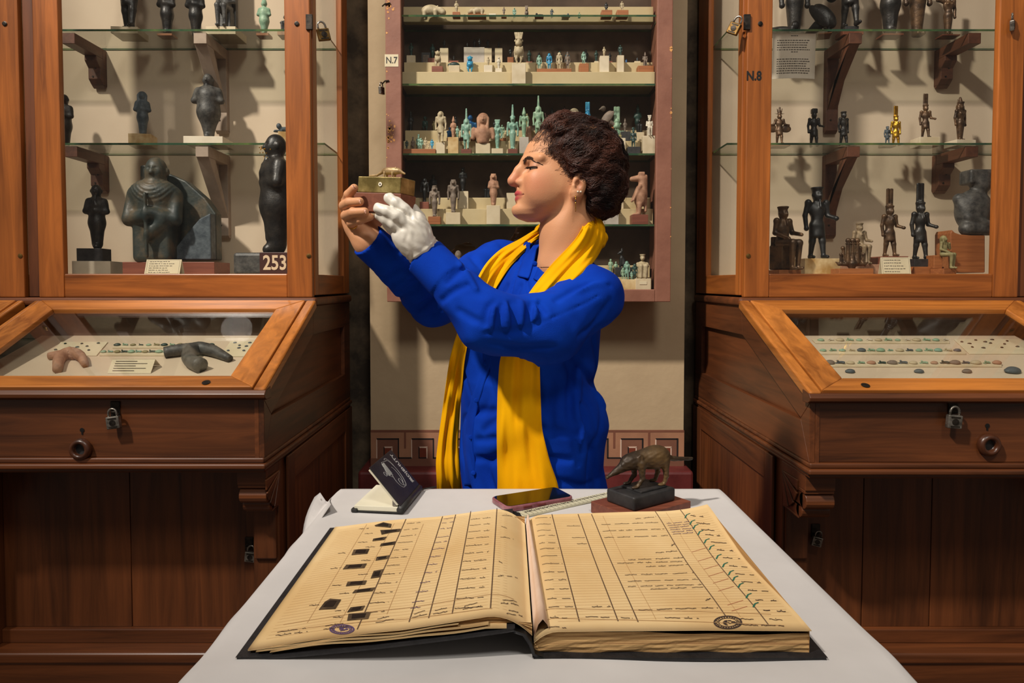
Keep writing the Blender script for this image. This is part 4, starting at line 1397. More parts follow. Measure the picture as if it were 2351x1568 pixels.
# floor of the case
F('standing mummiform bronze on black base and cream block by the mullion', 224, 420, 567, 2.74, ZF, 'mummy', 'black_stone', [('base_white', 80, 31, 0.12), ('base_dark', 54, 29, 0.085, -8)], res=84, turn=0.3, beard=True)
# large squatting Ptah in front of a broken slab
yb_ = 2.74
sc_ = FPX / yb_
X_ = PY(402, 600, yb_)[0]
t = thing('statue', 'large green-black seated god with pleated collar before a broken stone slab', 'statue', (X_, yb_, ZF))
block(t, 'base', X_ + 0.01, yb_, ZF, 205 / sc_, 0.15, 29 / sc_, 'base_red')
def big_fn(P):
    P = P * np.array([1.32, 1, 1], f32)
    hd_ = head_sdf(P * np.array([1 / 1.32, 1, 1], f32), 0.87, 0.135, 'human', True, False)
    # unit: 1 = 235 px tall
    d = ell(P, (-0.02, 0, 0.52), (0.27, 0.17, 0.25))
    d = smin(d, rbox(P, (-0.02, 0.02, 0.2), (0.24, 0.15, 0.22), 0.06), 0.1)
    d = smin(d, ell(P, (-0.02, -0.02, 0.66), (0.30, 0.16, 0.13)), 0.08)
    r = np.sqrt(P[:, 0] ** 2 + (P[:, 2] - 0.86) ** 2)
    d = d + 0.004 * np.sin(r * 160) * ((r > 0.12) & (r < 0.33) & (P[:, 2] > 0.56))
    for q in (-1, 1):
        d = smin(d, rc(P, (q * 0.27 - 0.02, 0, 0.62), (q * 0.29 - 0.02, -0.08, 0.4), 0.075, 0.07), 0.05)
        d = smin(d, rc(P, (q * 0.29 - 0.02, -0.08, 0.4), (-0.03, -0.2, 0.42 if q < 0 else 0.46), 0.06, 0.05), 0.03)
    d = smin(d, rc(P, (-0.03, -0.22, 0.62), (-0.03, -0.2, 0.04), 0.022, 0.022), 0.02)
    d = smin(d, rc(P, (0.12, -0.12, 0.36), (-0.03, -0.16, 0.24), 0.08, 0.05), 0.05)
    d = smin(d, rc(P, (0, 0, 0.7), (0, 0, 0.8), 0.1, 0.095), 0.05)
    return smin(d * 0.8, hd_, 0.03)
place_sdf('figure', big_fn, 1.02, (0.42, 0.36), (PY(370, 500, yb_)[0], yb_ - 0.03, ZF + 29 / sc_ - 0.002), 236 / sc_, 0.1, M['green_stone'], t, 96, 1)
zb_ = ZF + 29 / sc_
def pv(x, y): return PY(x, y, yb_ + 0.04)
poly = [pv(322, 597), pv(497, 597), pv(495, 490), pv(470, 455), pv(425, 415), pv(385, 398), pv(330, 378), pv(321, 380)]
for p_ in poly: p_[2] = max(p_[2], zb_)
MB().prism(poly, (0, 0.06, 0)).build('broken_slab', M['green_stone'], t, bevel=0.006, fix=True)
MB().prism([pv(395, 597), pv(497, 597), pv(495, 492), pv(470, 505), pv(440, 540)], (0, -0.05, 0)).build('slab_fragment', M['slate'], t, bevel=0.005, fix=True)
# gilded-faced mummiform statue beside the stile
yb_ = 2.66
sc_ = FPX / yb_
X_ = PY(640, 600, yb_)[0]
t = thing('statue', 'dark mummiform statue in profile with gold flecks on its face beside plate 253', 'statue', (X_, yb_, ZF))
block(t, 'base', X_ - 0.03, yb_, ZF, 150 / sc_, 0.11, 50 / sc_, 'dark_stone', bevel=0.012)
fn, tot = fig_fn('mummy', beard=True, wide=1.15)
place_sdf('figure', fn, tot, (0.32, 0.3), (X_ - 0.005, yb_, ZF + 48 / sc_), 272 / sc_, -1.05, M['black_stone'], t, 100, 1, dep=1.0)
zf = PY(640, 345, yb_)[2]
m = MB()
rs = np.random.RandomState(5)
for k in range(14):
    a = PY(606 + rs.normal(0, 6), 345 + rs.normal(0, 9), yb_ - 0.052)
    m.lathe([(0.0001, 0), (0.0028, 0), (0.0026, 0.001), (0.0001, 0.0012)], a, (-0.4, -1, 0), 6)
tag(m.build('gilding_flecks', M['gold'], t), kind='stuff')

def number_plate(label, text, px0, px1, py0, py1, Y, size):
    a, b = PY(px0, py1, Y), PY(px1, py0, Y)
    t = thing('number_plate', label, 'number plate', ((a[0] + b[0]) / 2, Y, ZF))
    z0 = ZF + 0.0005
    MB().box(a[0], b[0], Y, Y + 0.006, z0, b[2]).build('plate', M['numplate'], t, bevel=0.002)
    c = ((a[0] + b[0]) / 2, Y - 0.0008, (z0 + b[2]) / 2)
    text_mesh('numerals', text, size, M['numeral'], frame_matrix(c, (1, 0, 0), (0, 0, 1), (0, -1, 0)), t, 0.0005, bold=0.0016, sx=0.8)
number_plate('maroon plate lettered 253 in buff numerals', '253', 596, 667, 579, 627, 2.57, 0.076)
number_plate('maroon plate lettered 254 in buff numerals, partly hidden by the frame edge', '254', -34, 36, 577, 628, 2.57, 0.076)
F('brown seated lion-headed figure above plate 254', 14, 450, 545, 2.7, ZF, 'seated', 'pale_bronze', [('base_dark', 60, 78, 0.1)], head='lion', turn=-0.8, res=70, wig=True)
F('dark standing figure at the frame edge, top shelf beyond the mullion', 2, -60, 68, YA, ZS1, 'stride', 'black_stone', [], res=60)


def squiggle_lines(m, origin, ex, ey, en, w, h, rows, thick, seed=0, right=False, gap=0.25, x0=0.06, lift=0.0004):
    """rows of small pen strokes on a flat sheet"""
    rs = np.random.RandomState(seed)
    for r in range(rows):
        v = 1 - (r + 1) / (rows + 1)
        L = rs.uniform(0.55, 0.9)
        u = x0
        end = x0 + L * (1 - 2 * x0)
        while u < end:
            l = rs.uniform(0.03, 0.09)
            a = u if not right else 1 - u - l
            j = rs.uniform(-0.2, 0.2) * thick
            p = origin + ex * (w * (a + l / 2)) + ey * (h * v + j) + en * lift
            m.obox(p, ex * (w * l / 2), ey * thick / 2, en * 0.0001)
            u += l + rs.uniform(0.008, 0.03)


def tent_card(label, px0, px1, py0, py1, Y, z, rows=5, tilt=0.5, seed=0, turn=0.0):
    a, b = PY(px0, py1, Y), PY(px1, py1, Y)
    w = b[0] - a[0]
    h = (PY(px0, py0, Y)[2] - a[2]) / math.cos(tilt)
    t = thing('label_card', label, 'label card', ((a[0] + b[0]) / 2, Y, z))
    ex = np.array([math.cos(turn), math.sin(turn), 0])
    ey0 = np.array([-math.sin(turn), math.cos(turn), 0])
    ey = ey0 * math.sin(tilt) + np.array([0, 0, math.cos(tilt)])
    en = np.cross(ex, ey)
    o = np.array([a[0], Y, z + 0.0004])
    MB().obox(o + ex * w / 2 + ey * h / 2, ex * w / 2, ey * h / 2, en * 0.0007).build('card_front', M['card'], t)
    eb = -ey0 * math.sin(tilt) + np.array([0, 0, math.cos(tilt)])
    o2 = o + ey0 * (2 * h * math.sin(tilt))
    MB().obox(o2 + ex * w / 2 + eb * h / 2, ex * w / 2, eb * h / 2, np.cross(ex, eb) * 0.0007).build('card_back', M['card'], t)
    m = MB()
    squiggle_lines(m, o, ex, ey, en, w, h, rows, h * 0.035, seed, x0=0.1, lift=0.0009)
    tag(m.build('typed_lines', M['ink'], t), kind='stuff')
    m = MB()
    for (u0, u1, v0, v1) in ((0.04, 0.96, 0.05, 0.055), (0.04, 0.96, 0.945, 0.95), (0.04, 0.045, 0.05, 0.95), (0.955, 0.96, 0.05, 0.95)):
        m.obox(o + ex * w * (u0 + u1) / 2 + ey * h * (v0 + v1) / 2 + en * 0.0009, ex * w * (u1 - u0) / 2, ey * h * (v1 - v0) / 2, en * 0.0001)
    m.build('ruled_border', M['ink'], t)
    return t

tent_card('cream tent card leaning before the large green-black seated god', 331, 412, 593, 628, 2.60, ZF, 6, 0.35, 1)
tent_card('pale typed tent card between the twin plumed striding bronzes', 2025, 2092, 587, 627, 2.60, ZF, 5, 0.2, 2)
# sheet of typed paper hanging on the shelf edge of N.8
Y_ = YSF - 0.012
a, b = PY(1771, 182, Y_), PY(1871, 77, Y_)
t = thing('typed_sheet', 'typed paper sheet hanging from the top shelf edge in cabinet N.8', 'paper sheet', ((a[0] + b[0]) / 2, Y_, a[2]))
G = np.zeros((8, 6, 3))
for i in range(8):
    for j in range(6):
        u, v = j / 5, i / 7
        G[i, j] = (a[0] + (b[0] - a[0]) * u + 0.004 * v, Y_ - 0.012 * math.sin(math.pi * u) * (1 - v) - 0.003 * (1 - v), a[2] + (b[2] - a[2]) * v)
MB().slab(G, np.array([0, 0.0006, 0])).build('sheet', M['paper'], t, smooth=True)
m = MB()
w_, h_ = b[0] - a[0], b[2] - a[2]
rs = np.random.RandomState(9)
for r in range(17):
    v = 0.95 - r * 0.052
    if r in (1, 8, 9): continue
    L = 0.75 if r not in (0, 7) else 0.15
    u = 0.1 if r not in (0, 7) else 0.42
    e = u + L * rs.uniform(0.9, 1)
    while u < e:
        l = rs.uniform(0.02, 0.06)
        uu = u + l / 2
        y = Y_ - 0.012 * math.sin(math.pi * uu) * (1 - v) - 0.003 * (1 - v) - 0.0004
        m.box(a[0] + w_ * u + 0.004 * v, a[0] + w_ * (u + l) + 0.004 * v, y - 0.0002, y + 0.0003, a[2] + h_ * (v - 0.008), a[2] + h_ * (v + 0.008))
        u += l + rs.uniform(0.008, 0.02)
tag(m.build('typed_lines', M['ink'], t), kind='stuff')

# ================================================================== upper case behind the N.8 door
F('dark recumbent lion carving on the top shelf above the typed sheet', 1800, 40, 75, 2.86, ZS1, None, 'black_stone', [], animal='lion', turn=math.pi * 0.95, dep=1.0)
F('dark kneeless standing figure behind the recumbent lion, top shelf', 1823, -120, 72, 2.93, ZS1, 'woman', 'black_stone', [], res=70)
t = F('dark falcon-bodied figure with human head on a wooden slip', 1892, -20, 73, 2.86, ZS1, None, 'black_stone', [('base_wood', 40, 3, 0.05)], animal='bird', turn=math.pi * 0.8, res=60)
F('dark slender striding figure on a stepped black base, top shelf', 1950, -110, 55, YA, ZS1, 'stride', 'black_stone', [('base_red', 46, 12, 0.07), ('base_dark', 30, 9, 0.05)], res=70)
F('dark mummiform figure on a thin red slip, top shelf', 2043, -100, 71, YA, ZS1, 'mummy', 'black_stone', [('base_red', 46, 4, 0.06)], res=70)
F('brown mummiform figure with one arm akimbo, top shelf', 2105, -100, 76, YA, ZS1, 'woman', 'bronze', [], res=70)
F('brown figure raising one arm, last on the top shelf of N.8', 2176, -60, 72, YA, ZS1, 'woman', 'bronze', [('base_red', 40, 3, 0.05)], res=70, arm='raised', crown='plumes')
F('winged bronze figure with tall atef crown on an orange wooden slip', 1789, 234, 320, YA, ZS2, 'stride', 'bronze', [('base_wood', 38, 6, 0.06)], arm='wings', crown='atef', res=72)
F('small dark figure with block crown holding one arm forward', 1868, 238, 325, YA, ZS2, 'stride', 'black_stone', [], arm='out', crown='modius', res=60)
F('small dark flat-crowned figure in a kilt, beside the block-crowned one', 1936, 245, 324, YA, ZS2, 'stride', 'black_stone', [('base_pale', 26, 2, 0.04)], crown='flat', res=60, turn=0.3)
F('tiny blue-grey figure beside the gold figurine', 2037, 277, 318, YA, ZS2, 'stride', 'slate', [('pale_bronze', 30, 7, 0.04)], crown='flat', res=44)
F('gold striding figurine with tall plume crown', 2056, 232, 324, YA - 0.02, ZS2, 'stride', 'gold', [], crown='plumes', beard=True, res=76, turn=0.1)
F('dark plumed striding figure on an alabaster block, middle shelf', 2124, 203, 305, YA, ZS2, 'stride', 'bronze', [('alab', 46, 20, 0.07)], crown='plumes', arm='out', res=76)
F('bronze goddess with double crown on an alabaster slab', 2204, 210, 311, YA, ZS2, 'woman', 'bronze', [('alab', 48, 14, 0.07)], crown='double', wig=True, res=76, turn=0.25)
F('seated brown bronze king on a wooden throne block', 1796, 467, 612, 2.68, ZF, 'seated', 'bronze', [('base_wood', 56, 11, 0.1)], crown='flat', beard=True, arm='out', res=84, turn=0.45)
F('large black striding figure in a flat crown on an onyx block', 1874, 425, 588, 2.74, ZF, 'stride', 'soot', [('alab2', 84, 37, 0.1)], crown='flat', beard=True, arm='out', res=92, turn=0.15, wide=1.1)
# bronze lotus group
yb_ = 2.62
sc_ = FPX / yb_
X_ = PY(1956, 600, yb_)[0]
t = thing('figurine', 'bronze lotus standard of three round-topped stems on a wooden base', 'figurine', (X_, yb_, ZF))
block(t, 'base', X_, yb_, ZF, 78 / sc_, 0.07, 14 / sc_, 'base_wood')
zb_ = ZF + 14 / sc_
def lotus_fn(P):
    d = rc(P, (0, 0, 0.0), (0, 0, 0.14), 0.1, 0.16)
    for q in (-1, 1):
        d = smin(d, rc(P, (0, 0, 0.14), (q * 0.42, 0, 0.13), 0.09, 0.05), 0.05)
        d = smin(d, rc(P, (q * 0.42, 0, 0.13), (q * 0.53, 0, 0.2), 0.05, 0.02), 0.03)
        d = smin(d, rc(P, (q * 0.36, 0, 0.16), (q * 0.37, 0, 0.42), 0.05, 0.035), 0.03)
        d = smin(d, sph(P, (q * 0.37, 0, 0.45), 0.055), 0.02)
        d = smin(d, rc(P, (q * 0.26, 0.05, 0.2), (q * 0.26, 0.05, 0.62), 0.06, 0.05), 0.03)
        d = smin(d, sph(P, (q * 0.28, 0.05, 0.66), 0.07), 0.02)
    for x in (-0.15, 0, 0.15):
        d = smin(d, rc(P, (x, -0.03, 0.2), (x, -0.03, 0.5), 0.085, 0.06), 0.03)
        d = smin(d, rc(P, (x, -0.03, 0.5), (x, -0.03, 0.78), 0.06, 0.065), 0.02)
        d = smin(d, rbox(P, (x, -0.03, 0.8), (0.085, 0.07, 0.012), 0.01), 0.01)
        d = smin(d, sph(P, (x, -0.03, 0.9), 0.085), 0.015)
    return d
place_sdf('figure', lotus_fn, 1.0, (0.6, 0.25), (X_, yb_, zb_ - 0.001), 70 / sc_, 0.0, M['bronze'], t, 74, 1)
F('small flat-crowned seated figure behind the lotus standard', 1972, 505, 600, 2.74, ZF, 'seated', 'pale_bronze', [('pinkstone', 66, 24, 0.09)], crown='flat', beard=True, res=66, turn=0.2, arm='out')
F('tall plumed striding bronze with red-brown legs on a dark wooden base', 2041, 428, 584, 2.74, ZF, 'stride', 'bronze', [('base_red', 54, 42, 0.1)], crown='plumes', beard=True, arm='out', res=96, turn=0.2)
F('tallest plumed striding dark bronze holding a staff hand, on stacked wooden bases', 2111, 415, 589, 2.70, ZF, 'stride', 'black_stone', [('base_wood', 72, 18, 0.11), ('base_dark', 58, 18, 0.08)], crown='plumes', beard=True, arm='out', res=100, turn=0.2)
F('small olive seated child touching its mouth on a wooden step', 2166, 533, 610, 2.62, ZF, 'child', 'olive', [('base_wood', 36, 14, 0.06)], arm='mouth', wig=True, res=66, turn=0.55)
MB().box(PY(2146, 600, 2.62)[0], PY(2166, 600, 2.62)[0], 2.625, 2.675, ZF + 0.024, ZF + 0.075).build('seat_block', M['base_wood'], bpy.data.objects[[o.name for o in bpy.data.objects if o.get('label', '').startswith('small olive')][0]], bevel=0.002)
# granite block statue on a carved wooden stand, cut by the stile
yb_ = 2.72
sc_ = FPX / yb_
X_ = PY(2222, 560, yb_)[0]
t = thing('statue', 'dark granite squatting statue on a carved wooden stand by the right stile', 'statue', (X_, yb_, ZF))
m = MB()
pts = [(2182, 626), (2182, 536), (2186, 527), (2193, 534), (2205, 538), (2226, 540), (2262, 540), (2262, 626)]
m.prism([PY(x, min(y, 626), yb_ - 0.05) for x, y in pts], (0, 0.1, 0))
ms = m.build('stand', M['base_wood'], t, bevel=0.004, fix=True)
ms.location.z += 0.0
def granite_fn(P):
    d = ell(P, (0.05, 0, 0.42), (0.3, 0.2, 0.36))
    d = smin(d, rc(P, (-0.12, -0.1, 0.12), (0.3, -0.12, 0.1), 0.12, 0.1), 0.06)
    d = smin(d, rc(P, (-0.2, 0, 0.62), (-0.1, -0.1, 0.3), 0.09, 0.07), 0.06)
    d = smin(d, rc(P, (-0.1, -0.12, 0.3), (0.22, -0.2, 0.18), 0.06, 0.05), 0.04)
    d = smin(d, ell(P, (0.16, 0, 0.86), (0.16, 0.15, 0.17)), 0.06)
    d = smin(d, rbox(P, (0.14, 0.05, 0.98), (0.22, 0.16, 0.12), 0.04), 0.06)
    return smax(d, -P[:, 2], 0.01)
place_sdf('figure', granite_fn, 1.1, (0.5, 0.4), (X_, yb_ - 0.01, PY(2200, 541, yb_)[2] - 0.002), 150 / sc_, 0.0, M['dark_stone'], t, 74, 1)
# ================================================================== figurines on the shelves of N.7
def row(i, k):
    """(depth, height) of row k of shelf i: 0 on the glass, 1 and 2 on the riser steps"""
    lift = {0: (0, 0.062, 0.062), 1: (0, 0.058, 0.112), 2: (0, 0.062, 0.115), 3: (0, 0.068, 0.12), 4: (0, 0.06, 0.11)}[i]
    dep = {0: (0.035, 0.09, 0.09), 1: (0.017, 0.06, 0.122), 2: (0.03, 0.082, 0.132), 3: (0.025, 0.075, 0.13), 4: (0.03, 0.082, 0.132)}[i]
    return YVS + dep[k], VZ[i] + lift[k] + (0.0006 if k else 0)

def V(i, k, label, px, yt, yb_, pose, mat, bases=(), **kw):
    Y, z = row(i, k)
    return F(label, px, yt, yb_, Y, z, pose, mat, bases, **kw)

CN = dict(soot='black', darkgreen='dark green', blue='blue', cobalt='deep blue', slate='blue-grey', olive='olive', sea='pale green', turq='turquoise', bone='bone-coloured', white='whitish', grey_fig='grey-brown', pinkstone='rosy')
BN = dict(base_pale='on a pale block', base_red='on a red slip', base_wood='on an orange slip')
# --- top shelf
V(0, 0, 'large sandy hippopotamus carving at the end of the top glass shelf', 993, -4, 26, None, 'bone', [], animal='hippo', turn=math.pi * 0.97, res=40)
V(0, 0, 'wooden block with a small cut figure beside the large hippopotamus', 1048, -12, 16, 'mummy', 'bone', [('base_wood', 17, 11, 0.03)])
V(0, 0, 'small sandy hippopotamus with lowered head on an orange slip', 1095, 2, 22, None, 'bone', [('base_wood', 42, 5, 0.04)], animal='hippo', turn=0.03, res=36)
V(0, 0, 'pale block with a flat dark fish-shaped piece, top glass shelf', 1131, 17, 20, None, 'soot', [('base_white', 16, 7, 0.03)], animal='beetle')
V(0, 0, 'grey-brown mummiform amulet on a wooden cube, top glass shelf', 1157, 2, 21, 'mummy', 'grey_fig', [('base_wood', 12, 6, 0.02)])
V(0, 0, 'turquoise cat-eared amulet standing on the top glass shelf', 1181, 3, 26, 'stride', 'turq', [], head='dog')
V(0, 0, 'dark dwarf amulet with feather crown, top glass shelf', 1209, -4, 24, 'dwarf', 'grey_fig', [], head='bes', crown='feather')
V(0, 0, 'tiny dark recumbent animal on an orange slip, top glass shelf', 1238, 15, 24, None, 'soot', [('base_wood', 20, 3, 0.03)], animal='lion')
V(0, 0, 'thin grey striding amulet, top glass shelf', 1267, 5, 26, 'stride', 'slate', [], arm='out')
V(0, 0, 'tiny grey recumbent animal with raised head, top glass shelf', 1298, 17, 26, None, 'slate', [('base_pale', 26, 2, 0.03)], animal='lion', turn=math.pi)
V(0, 0, 'tiny grey-green seated amulet, top glass shelf', 1330, 12, 26, 'squat', 'sea', [])
V(0, 0, 'dark amulet on a tall slant-sided orange block, top glass shelf', 1392, -10, 12, 'stride', 'soot', [('base_wood', 24, 14, 0.04)])
V(0, 0, 'bone-coloured amulet standing on the upright orange block', 1428, -12, 12, 'stride', 'bone', [('base_wood', 26, 14, 0.04)])

# --- second shelf
V(1, 1, 'pale green dwarf amulet on a red wooden slip', 1005, 107, 147, 'dwarf', 'bone', [('base_red', 25, 13, 0.04)], head='bes')
V(1, 1, 'cream block with pencilled digits carrying a small dark scorpion shape', 1043, 135, 144, None, 'darkgreen', [('base_pale', 25, 16, 0.03)], animal='beetle')
V(1, 1, 'bright blue glazed dwarf amulet standing on the cream step', 1079, 118, 159, 'dwarf', 'blue', [], head='bes')
V(1, 1, 'tiny cream cat-eared amulet on a white cube', 1121, 122, 143, 'mummy', 'bone', [('base_white', 19, 16, 0.03)], head='dog')
V(1, 1, 'tiny black and white dog-eared amulet on a white cube', 1145, 122, 150, 'mummy', 'white', [('base_white', 15, 9, 0.03)], head='dog')
V(1, 0, 'tall cream dwarf god with feather crown on an alabaster block', 1191, 73, 145, 'dwarf', 'bone', [('alab', 31, 46, 0.03)], head='bes', crown='feather', res=66)
Yr, zr = row(1, 1)
t = thing('figurine_stand', 'long orange wooden slip carrying four small faience figures', 'stand', (PY(1272, 158, Yr)[0], Yr, zr))
block(t, 'slip', PY(1272, 158, Yr)[0], Yr, zr + 0.0002, 78 * Yr / FPX, 0.035, 8 * Yr / FPX, 'base_wood')
zt_ = zr + 8 * Yr / FPX
for px, yt, mt, lab in ((1238, 118, 'turq', 'pale green falcon-headed amulet on the orange slip, next to the tall dwarf god'), (1261, 114, 'blue', 'blue-green wigged amulet on the orange slip'),
                        (1284, 112, 'bone', 'bone-coloured lion-headed amulet on the orange slip'), (1303, 109, 'grey_fig', 'brownish crowned amulet at the far end of the orange slip')):
    F(lab, px, yt, 151, Yr, zt_, 'stride', mt, [], head='falcon' if px == 1238 else 'human', wig=True, crown='white' if px == 1303 else None)
V(1, 1, 'turquoise falcon-headed amulet on an orange block', 1340, 109, 139, 'stride', 'turq', [('base_wood', 21, 19, 0.04)], head='falcon', wig=True)
V(1, 1, 'slim cream figure on a tall white alabaster block', 1387, 99, 122, 'mummy', 'bone', [('alab', 21, 37, 0.03)])
V(1, 1, 'dark green figure on a narrow white alabaster block', 1424, 95, 121, 'stride', 'darkgreen', [('alab', 15, 38, 0.03)])
V(1, 1, 'grey seated god with tall crown on a slant-ended orange slip', 1481, 108, 143, 'seated', 'grey_fig', [('base_wood', 36, 14, 0.04)], crown='white', res=48)
BK = 'dark figurines in the back row of the second N.7 shelf'
bl = 'small dark figurine standing in the back row behind the cream steps, second glass shelf'
for px, yt, mt, bs in ((944, 78, 'darkgreen', [('base_pale', 20, 20, 0.02)]), (993, 80, 'darkgreen', [('base_red', 20, 14, 0.02)]), (1020, 70, 'soot', [('base_pale', 19, 36, 0.02)]), (1042, 106, 'soot', [('base_red', 22, 8, 0.02)]),
                       (1120, 71, 'soot', [('base_pale', 18, 36, 0.02)]), (1145, 76, 'soot', [('base_pale', 17, 36, 0.02)]), (1172, 88, 'soot', [('base_wood', 14, 16, 0.02)]), (1215, 95, 'darkgreen', [('base_red', 14, 6, 0.02)]),
                       (1237, 100, 'soot', []), (1261, 100, 'soot', []), (1285, 97, 'darkgreen', []), (1303, 99, 'blue', []), (1345, 93, 'soot', []), (1369, 95, 'darkgreen', [('base_pale', 10, 7, 0.02)]), (1400, 100, 'soot', [('base_red', 12, 7, 0.02)]), (1438, 115, 'cobalt', []), (1463, 111, 'slate', [('base_pale', 14, 7, 0.02)])):
    yb_ = 128 - sum(b[2] for b in bs)
    V(1, 2, '%s figurine %s, back row of the second glass shelf' % (CN[mt], BN[bs[0][0]] if bs else 'standing without a base'), px, yt, yb_, 'mummy', mt, bs, group=BK, res=30)
t = V(1, 2, 'broad stone slab with a row of dark figures on it, second glass shelf', 1089, 70, 91, 'mummy', 'soot', [('marble', 47, 38, 0.02)], res=30)
for dx, yt in ((-16, 79), (12, 70)):
    Yr, zr = row(1, 2)
    fn, tot = fig_fn('mummy')
    place_sdf('figure', fn, tot, (0.3, 0.25), (PY(1089 + dx, 91, Yr)[0], Yr, zr + 38 * Yr / FPX), (91 - yt) * Yr / FPX, 0, M['soot'], t, 30)
Yr, zr = row(1, 2)
xq = PY(978, 120, Yr)[0]
t = thing('framed_relief', 'small dark framed relief leaning in the back row, second glass shelf', 'framed relief', (xq, Yr, zr))
MB().box(xq - 0.018, xq + 0.018, Yr - 0.004, Yr + 0.004, zr + 0.0005, zr + 0.05).build('frame', M['base_dark'], t)
MB().box(xq - 0.013, xq + 0.013, Yr - 0.006, Yr - 0.003, zr + 0.005, zr + 0.04).build('relief', M['grey_fig'], t, bevel=0.003)

# --- third shelf
Yr, zr = row(2, 0)
xq = PY(964, 345, Yr)[0]
t = thing('figurine_stand', 'orange wooden slip carrying a cluster of seven little faience gods', 'stand', (xq, Yr, zr))
block(t, 'slip', xq, Yr, zr + 0.0004, 74 * Yr / FPX, 0.04, 11 * Yr / FPX, 'base_wood')
zt_ = zr + 11 * Yr / FPX
for k, (px, yt, mt, cr, lab) in enumerate(((934, 320, 'darkgreen', None, 'dark green little god at the shaded end of the seven on the orange slip'), (948, 310, 'grey_fig', 'disc', 'brown disc-crowned little god among the seven on the orange slip'),
        (961, 304, 'turq', 'disc', 'turquoise disc-crowned little god, tallest of the seven on the orange slip'), (967, 315, 'turq', None, 'pale turquoise bare-headed little god among the seven on the orange slip'), (977, 312, 'bone', 'white', 'bone-coloured crowned little god among the seven on the orange slip'),
        (985, 326, 'bone', None, 'smallest bone-coloured little god of the seven on the orange slip'), (992, 318, 'blue', None, 'blue glazed little god at the open end of the orange slip'))):
    F(lab, px, yt, 341, Yr + (0.012 if k in (1, 2) else -0.008), zt_, 'stride', mt, [], crown=cr, res=40)
V(2, 0, 'cream striding god with arms at his sides on a white alabaster block', 1012, 253, 325, 'stride', 'bone', [('alab', 20, 26, 0.03)], wig=True, res=58)
V(2, 0, 'coppery figure with tall crown on a honey-edged alabaster block', 1041, 263, 313, 'mummy', 'pinkstone', [('alab2', 24, 38, 0.03)], crown='white', res=46)
V(2, 0, 'green faience god with very tall plumes on a red wooden base', 1071, 246, 340, 'stride', 'turq', [('base_red', 23, 11, 0.04)], crown='horn', wig=True, res=70)
V(2, 0, 'sandy bust in a striped headcloth on a grey block', 1109, 258, 328, 'bust', 'pinkstone', [('base_pale', 33, 24, 0.03)], wig=True, res=54)
V(2, 0, 'green goddess with broad feather crown on a lettered cream block', 1142, 272, 340, 'woman', 'turq', [('base_pale', 26, 12, 0.04)], crown='feather', wig=True, res=56)
V(2, 0, 'green lion-headed god with spiked tall plumes on a red base', 1177, 237, 340, 'woman', 'turq', [('base_red', 22, 11, 0.04)], head='lion', crown='horn', res=72)
V(2, 0, 'slim pale green god with white crown on a grey marble block', 1203, 243, 313, 'woman', 'sea', [('marble', 21, 38, 0.03)], crown='white', res=50)
V(2, 0, 'striding green god with dark tapering crown beside the marble block', 1236, 217, 314, 'stride', 'sea', [('marble', 22, 37, 0.03)], crown='horn', wig=True, res=66)
V(2, 0, 'tiny green god on a black base near the right stile', 1454, 290, 337, 'stride', 'darkgreen', [('base_dark', 29, 16, 0.04)], crown='disc', res=44)
V(2, 0, 'cream openwork group of three crowned gods on an alabaster block', 1491, 262, 311, 'seated', 'white', [('alab', 33, 41, 0.03)], crown='feather', res=46)
V(2, 0, 'pale block on the third glass shelf, half hidden behind the hair', 1424, 300, 314, 'squat', 'olive', [('alab', 22, 36, 0.03)])
V(2, 1, 'bright blue glazed seated amulet on an orange slip, third glass shelf', 1032, 279, 305, 'squat', 'cobalt', [('base_wood', 12, 8, 0.02)])
V(2, 1, 'turquoise amulet on a dark slip behind the coppery figure', 1050, 276, 304, 'mummy', 'turq', [('base_dark', 12, 8, 0.02)])
V(2, 1, 'white amulet on a red slip beside the very tall plumes', 1063, 278, 304, 'squat', 'white', [('base_red', 13, 9, 0.02)])
V(2, 1, 'small rosy arm fragment on an orange slip beside the sandy bust', 1087, 280, 306, 'mummy', 'pinkstone', [('base_wood', 12, 8, 0.02)])
V(2, 1, 'yellow-green amulet just behind the slim pale green god', 1210, 250, 280, 'mummy', 'olive', [('pinkstone', 20, 34, 0.03)])
V(2, 1, 'pale green falcon-headed amulet behind the feather-crowned goddess', 1153, 275, 306, 'stride', 'sea', [('base_wood', 18, 8, 0.02)], head='falcon')
V(2, 1, 'cream lion-headed bust with a great sun disc above the hair', 1318, 228, 304, 'bust', 'bone', [], crown='disc', head='lion', wig=True, res=50)
V(2, 1, 'blue-green bust with twin tall plumes above the hair', 1349, 213, 304, 'mummy', 'blue', [], crown='plumes', res=56, wig=True)
V(2, 1, 'olive brown falcon carving on a bright orange block', 1393, 233, 282, None, 'grey_fig', [('base_wood', 30, 32, 0.03)], animal='bird', res=44)
V(2, 1, 'pale green dwarf face with two huge striped plumes', 1416, 232, 312, 'bust', 'sea', [], crown='plumes', head='bes', res=60)
V(2, 1, 'small grey crowned amulet on a dark plum block', 1435, 260, 292, 'mummy', 'grey_fig', [('base_dark', 22, 22, 0.03)], crown='white')
V(2, 1, 'glossy black egg-shaped seal on a pale block', 1468, 262, 294, 'squat', 'soot', [('base_pale', 20, 20, 0.03)])
BK = 'shadowed figurines in the back row of the third N.7 shelf'
bl = 'shadowed dark figurine in the back row of the third glass shelf'
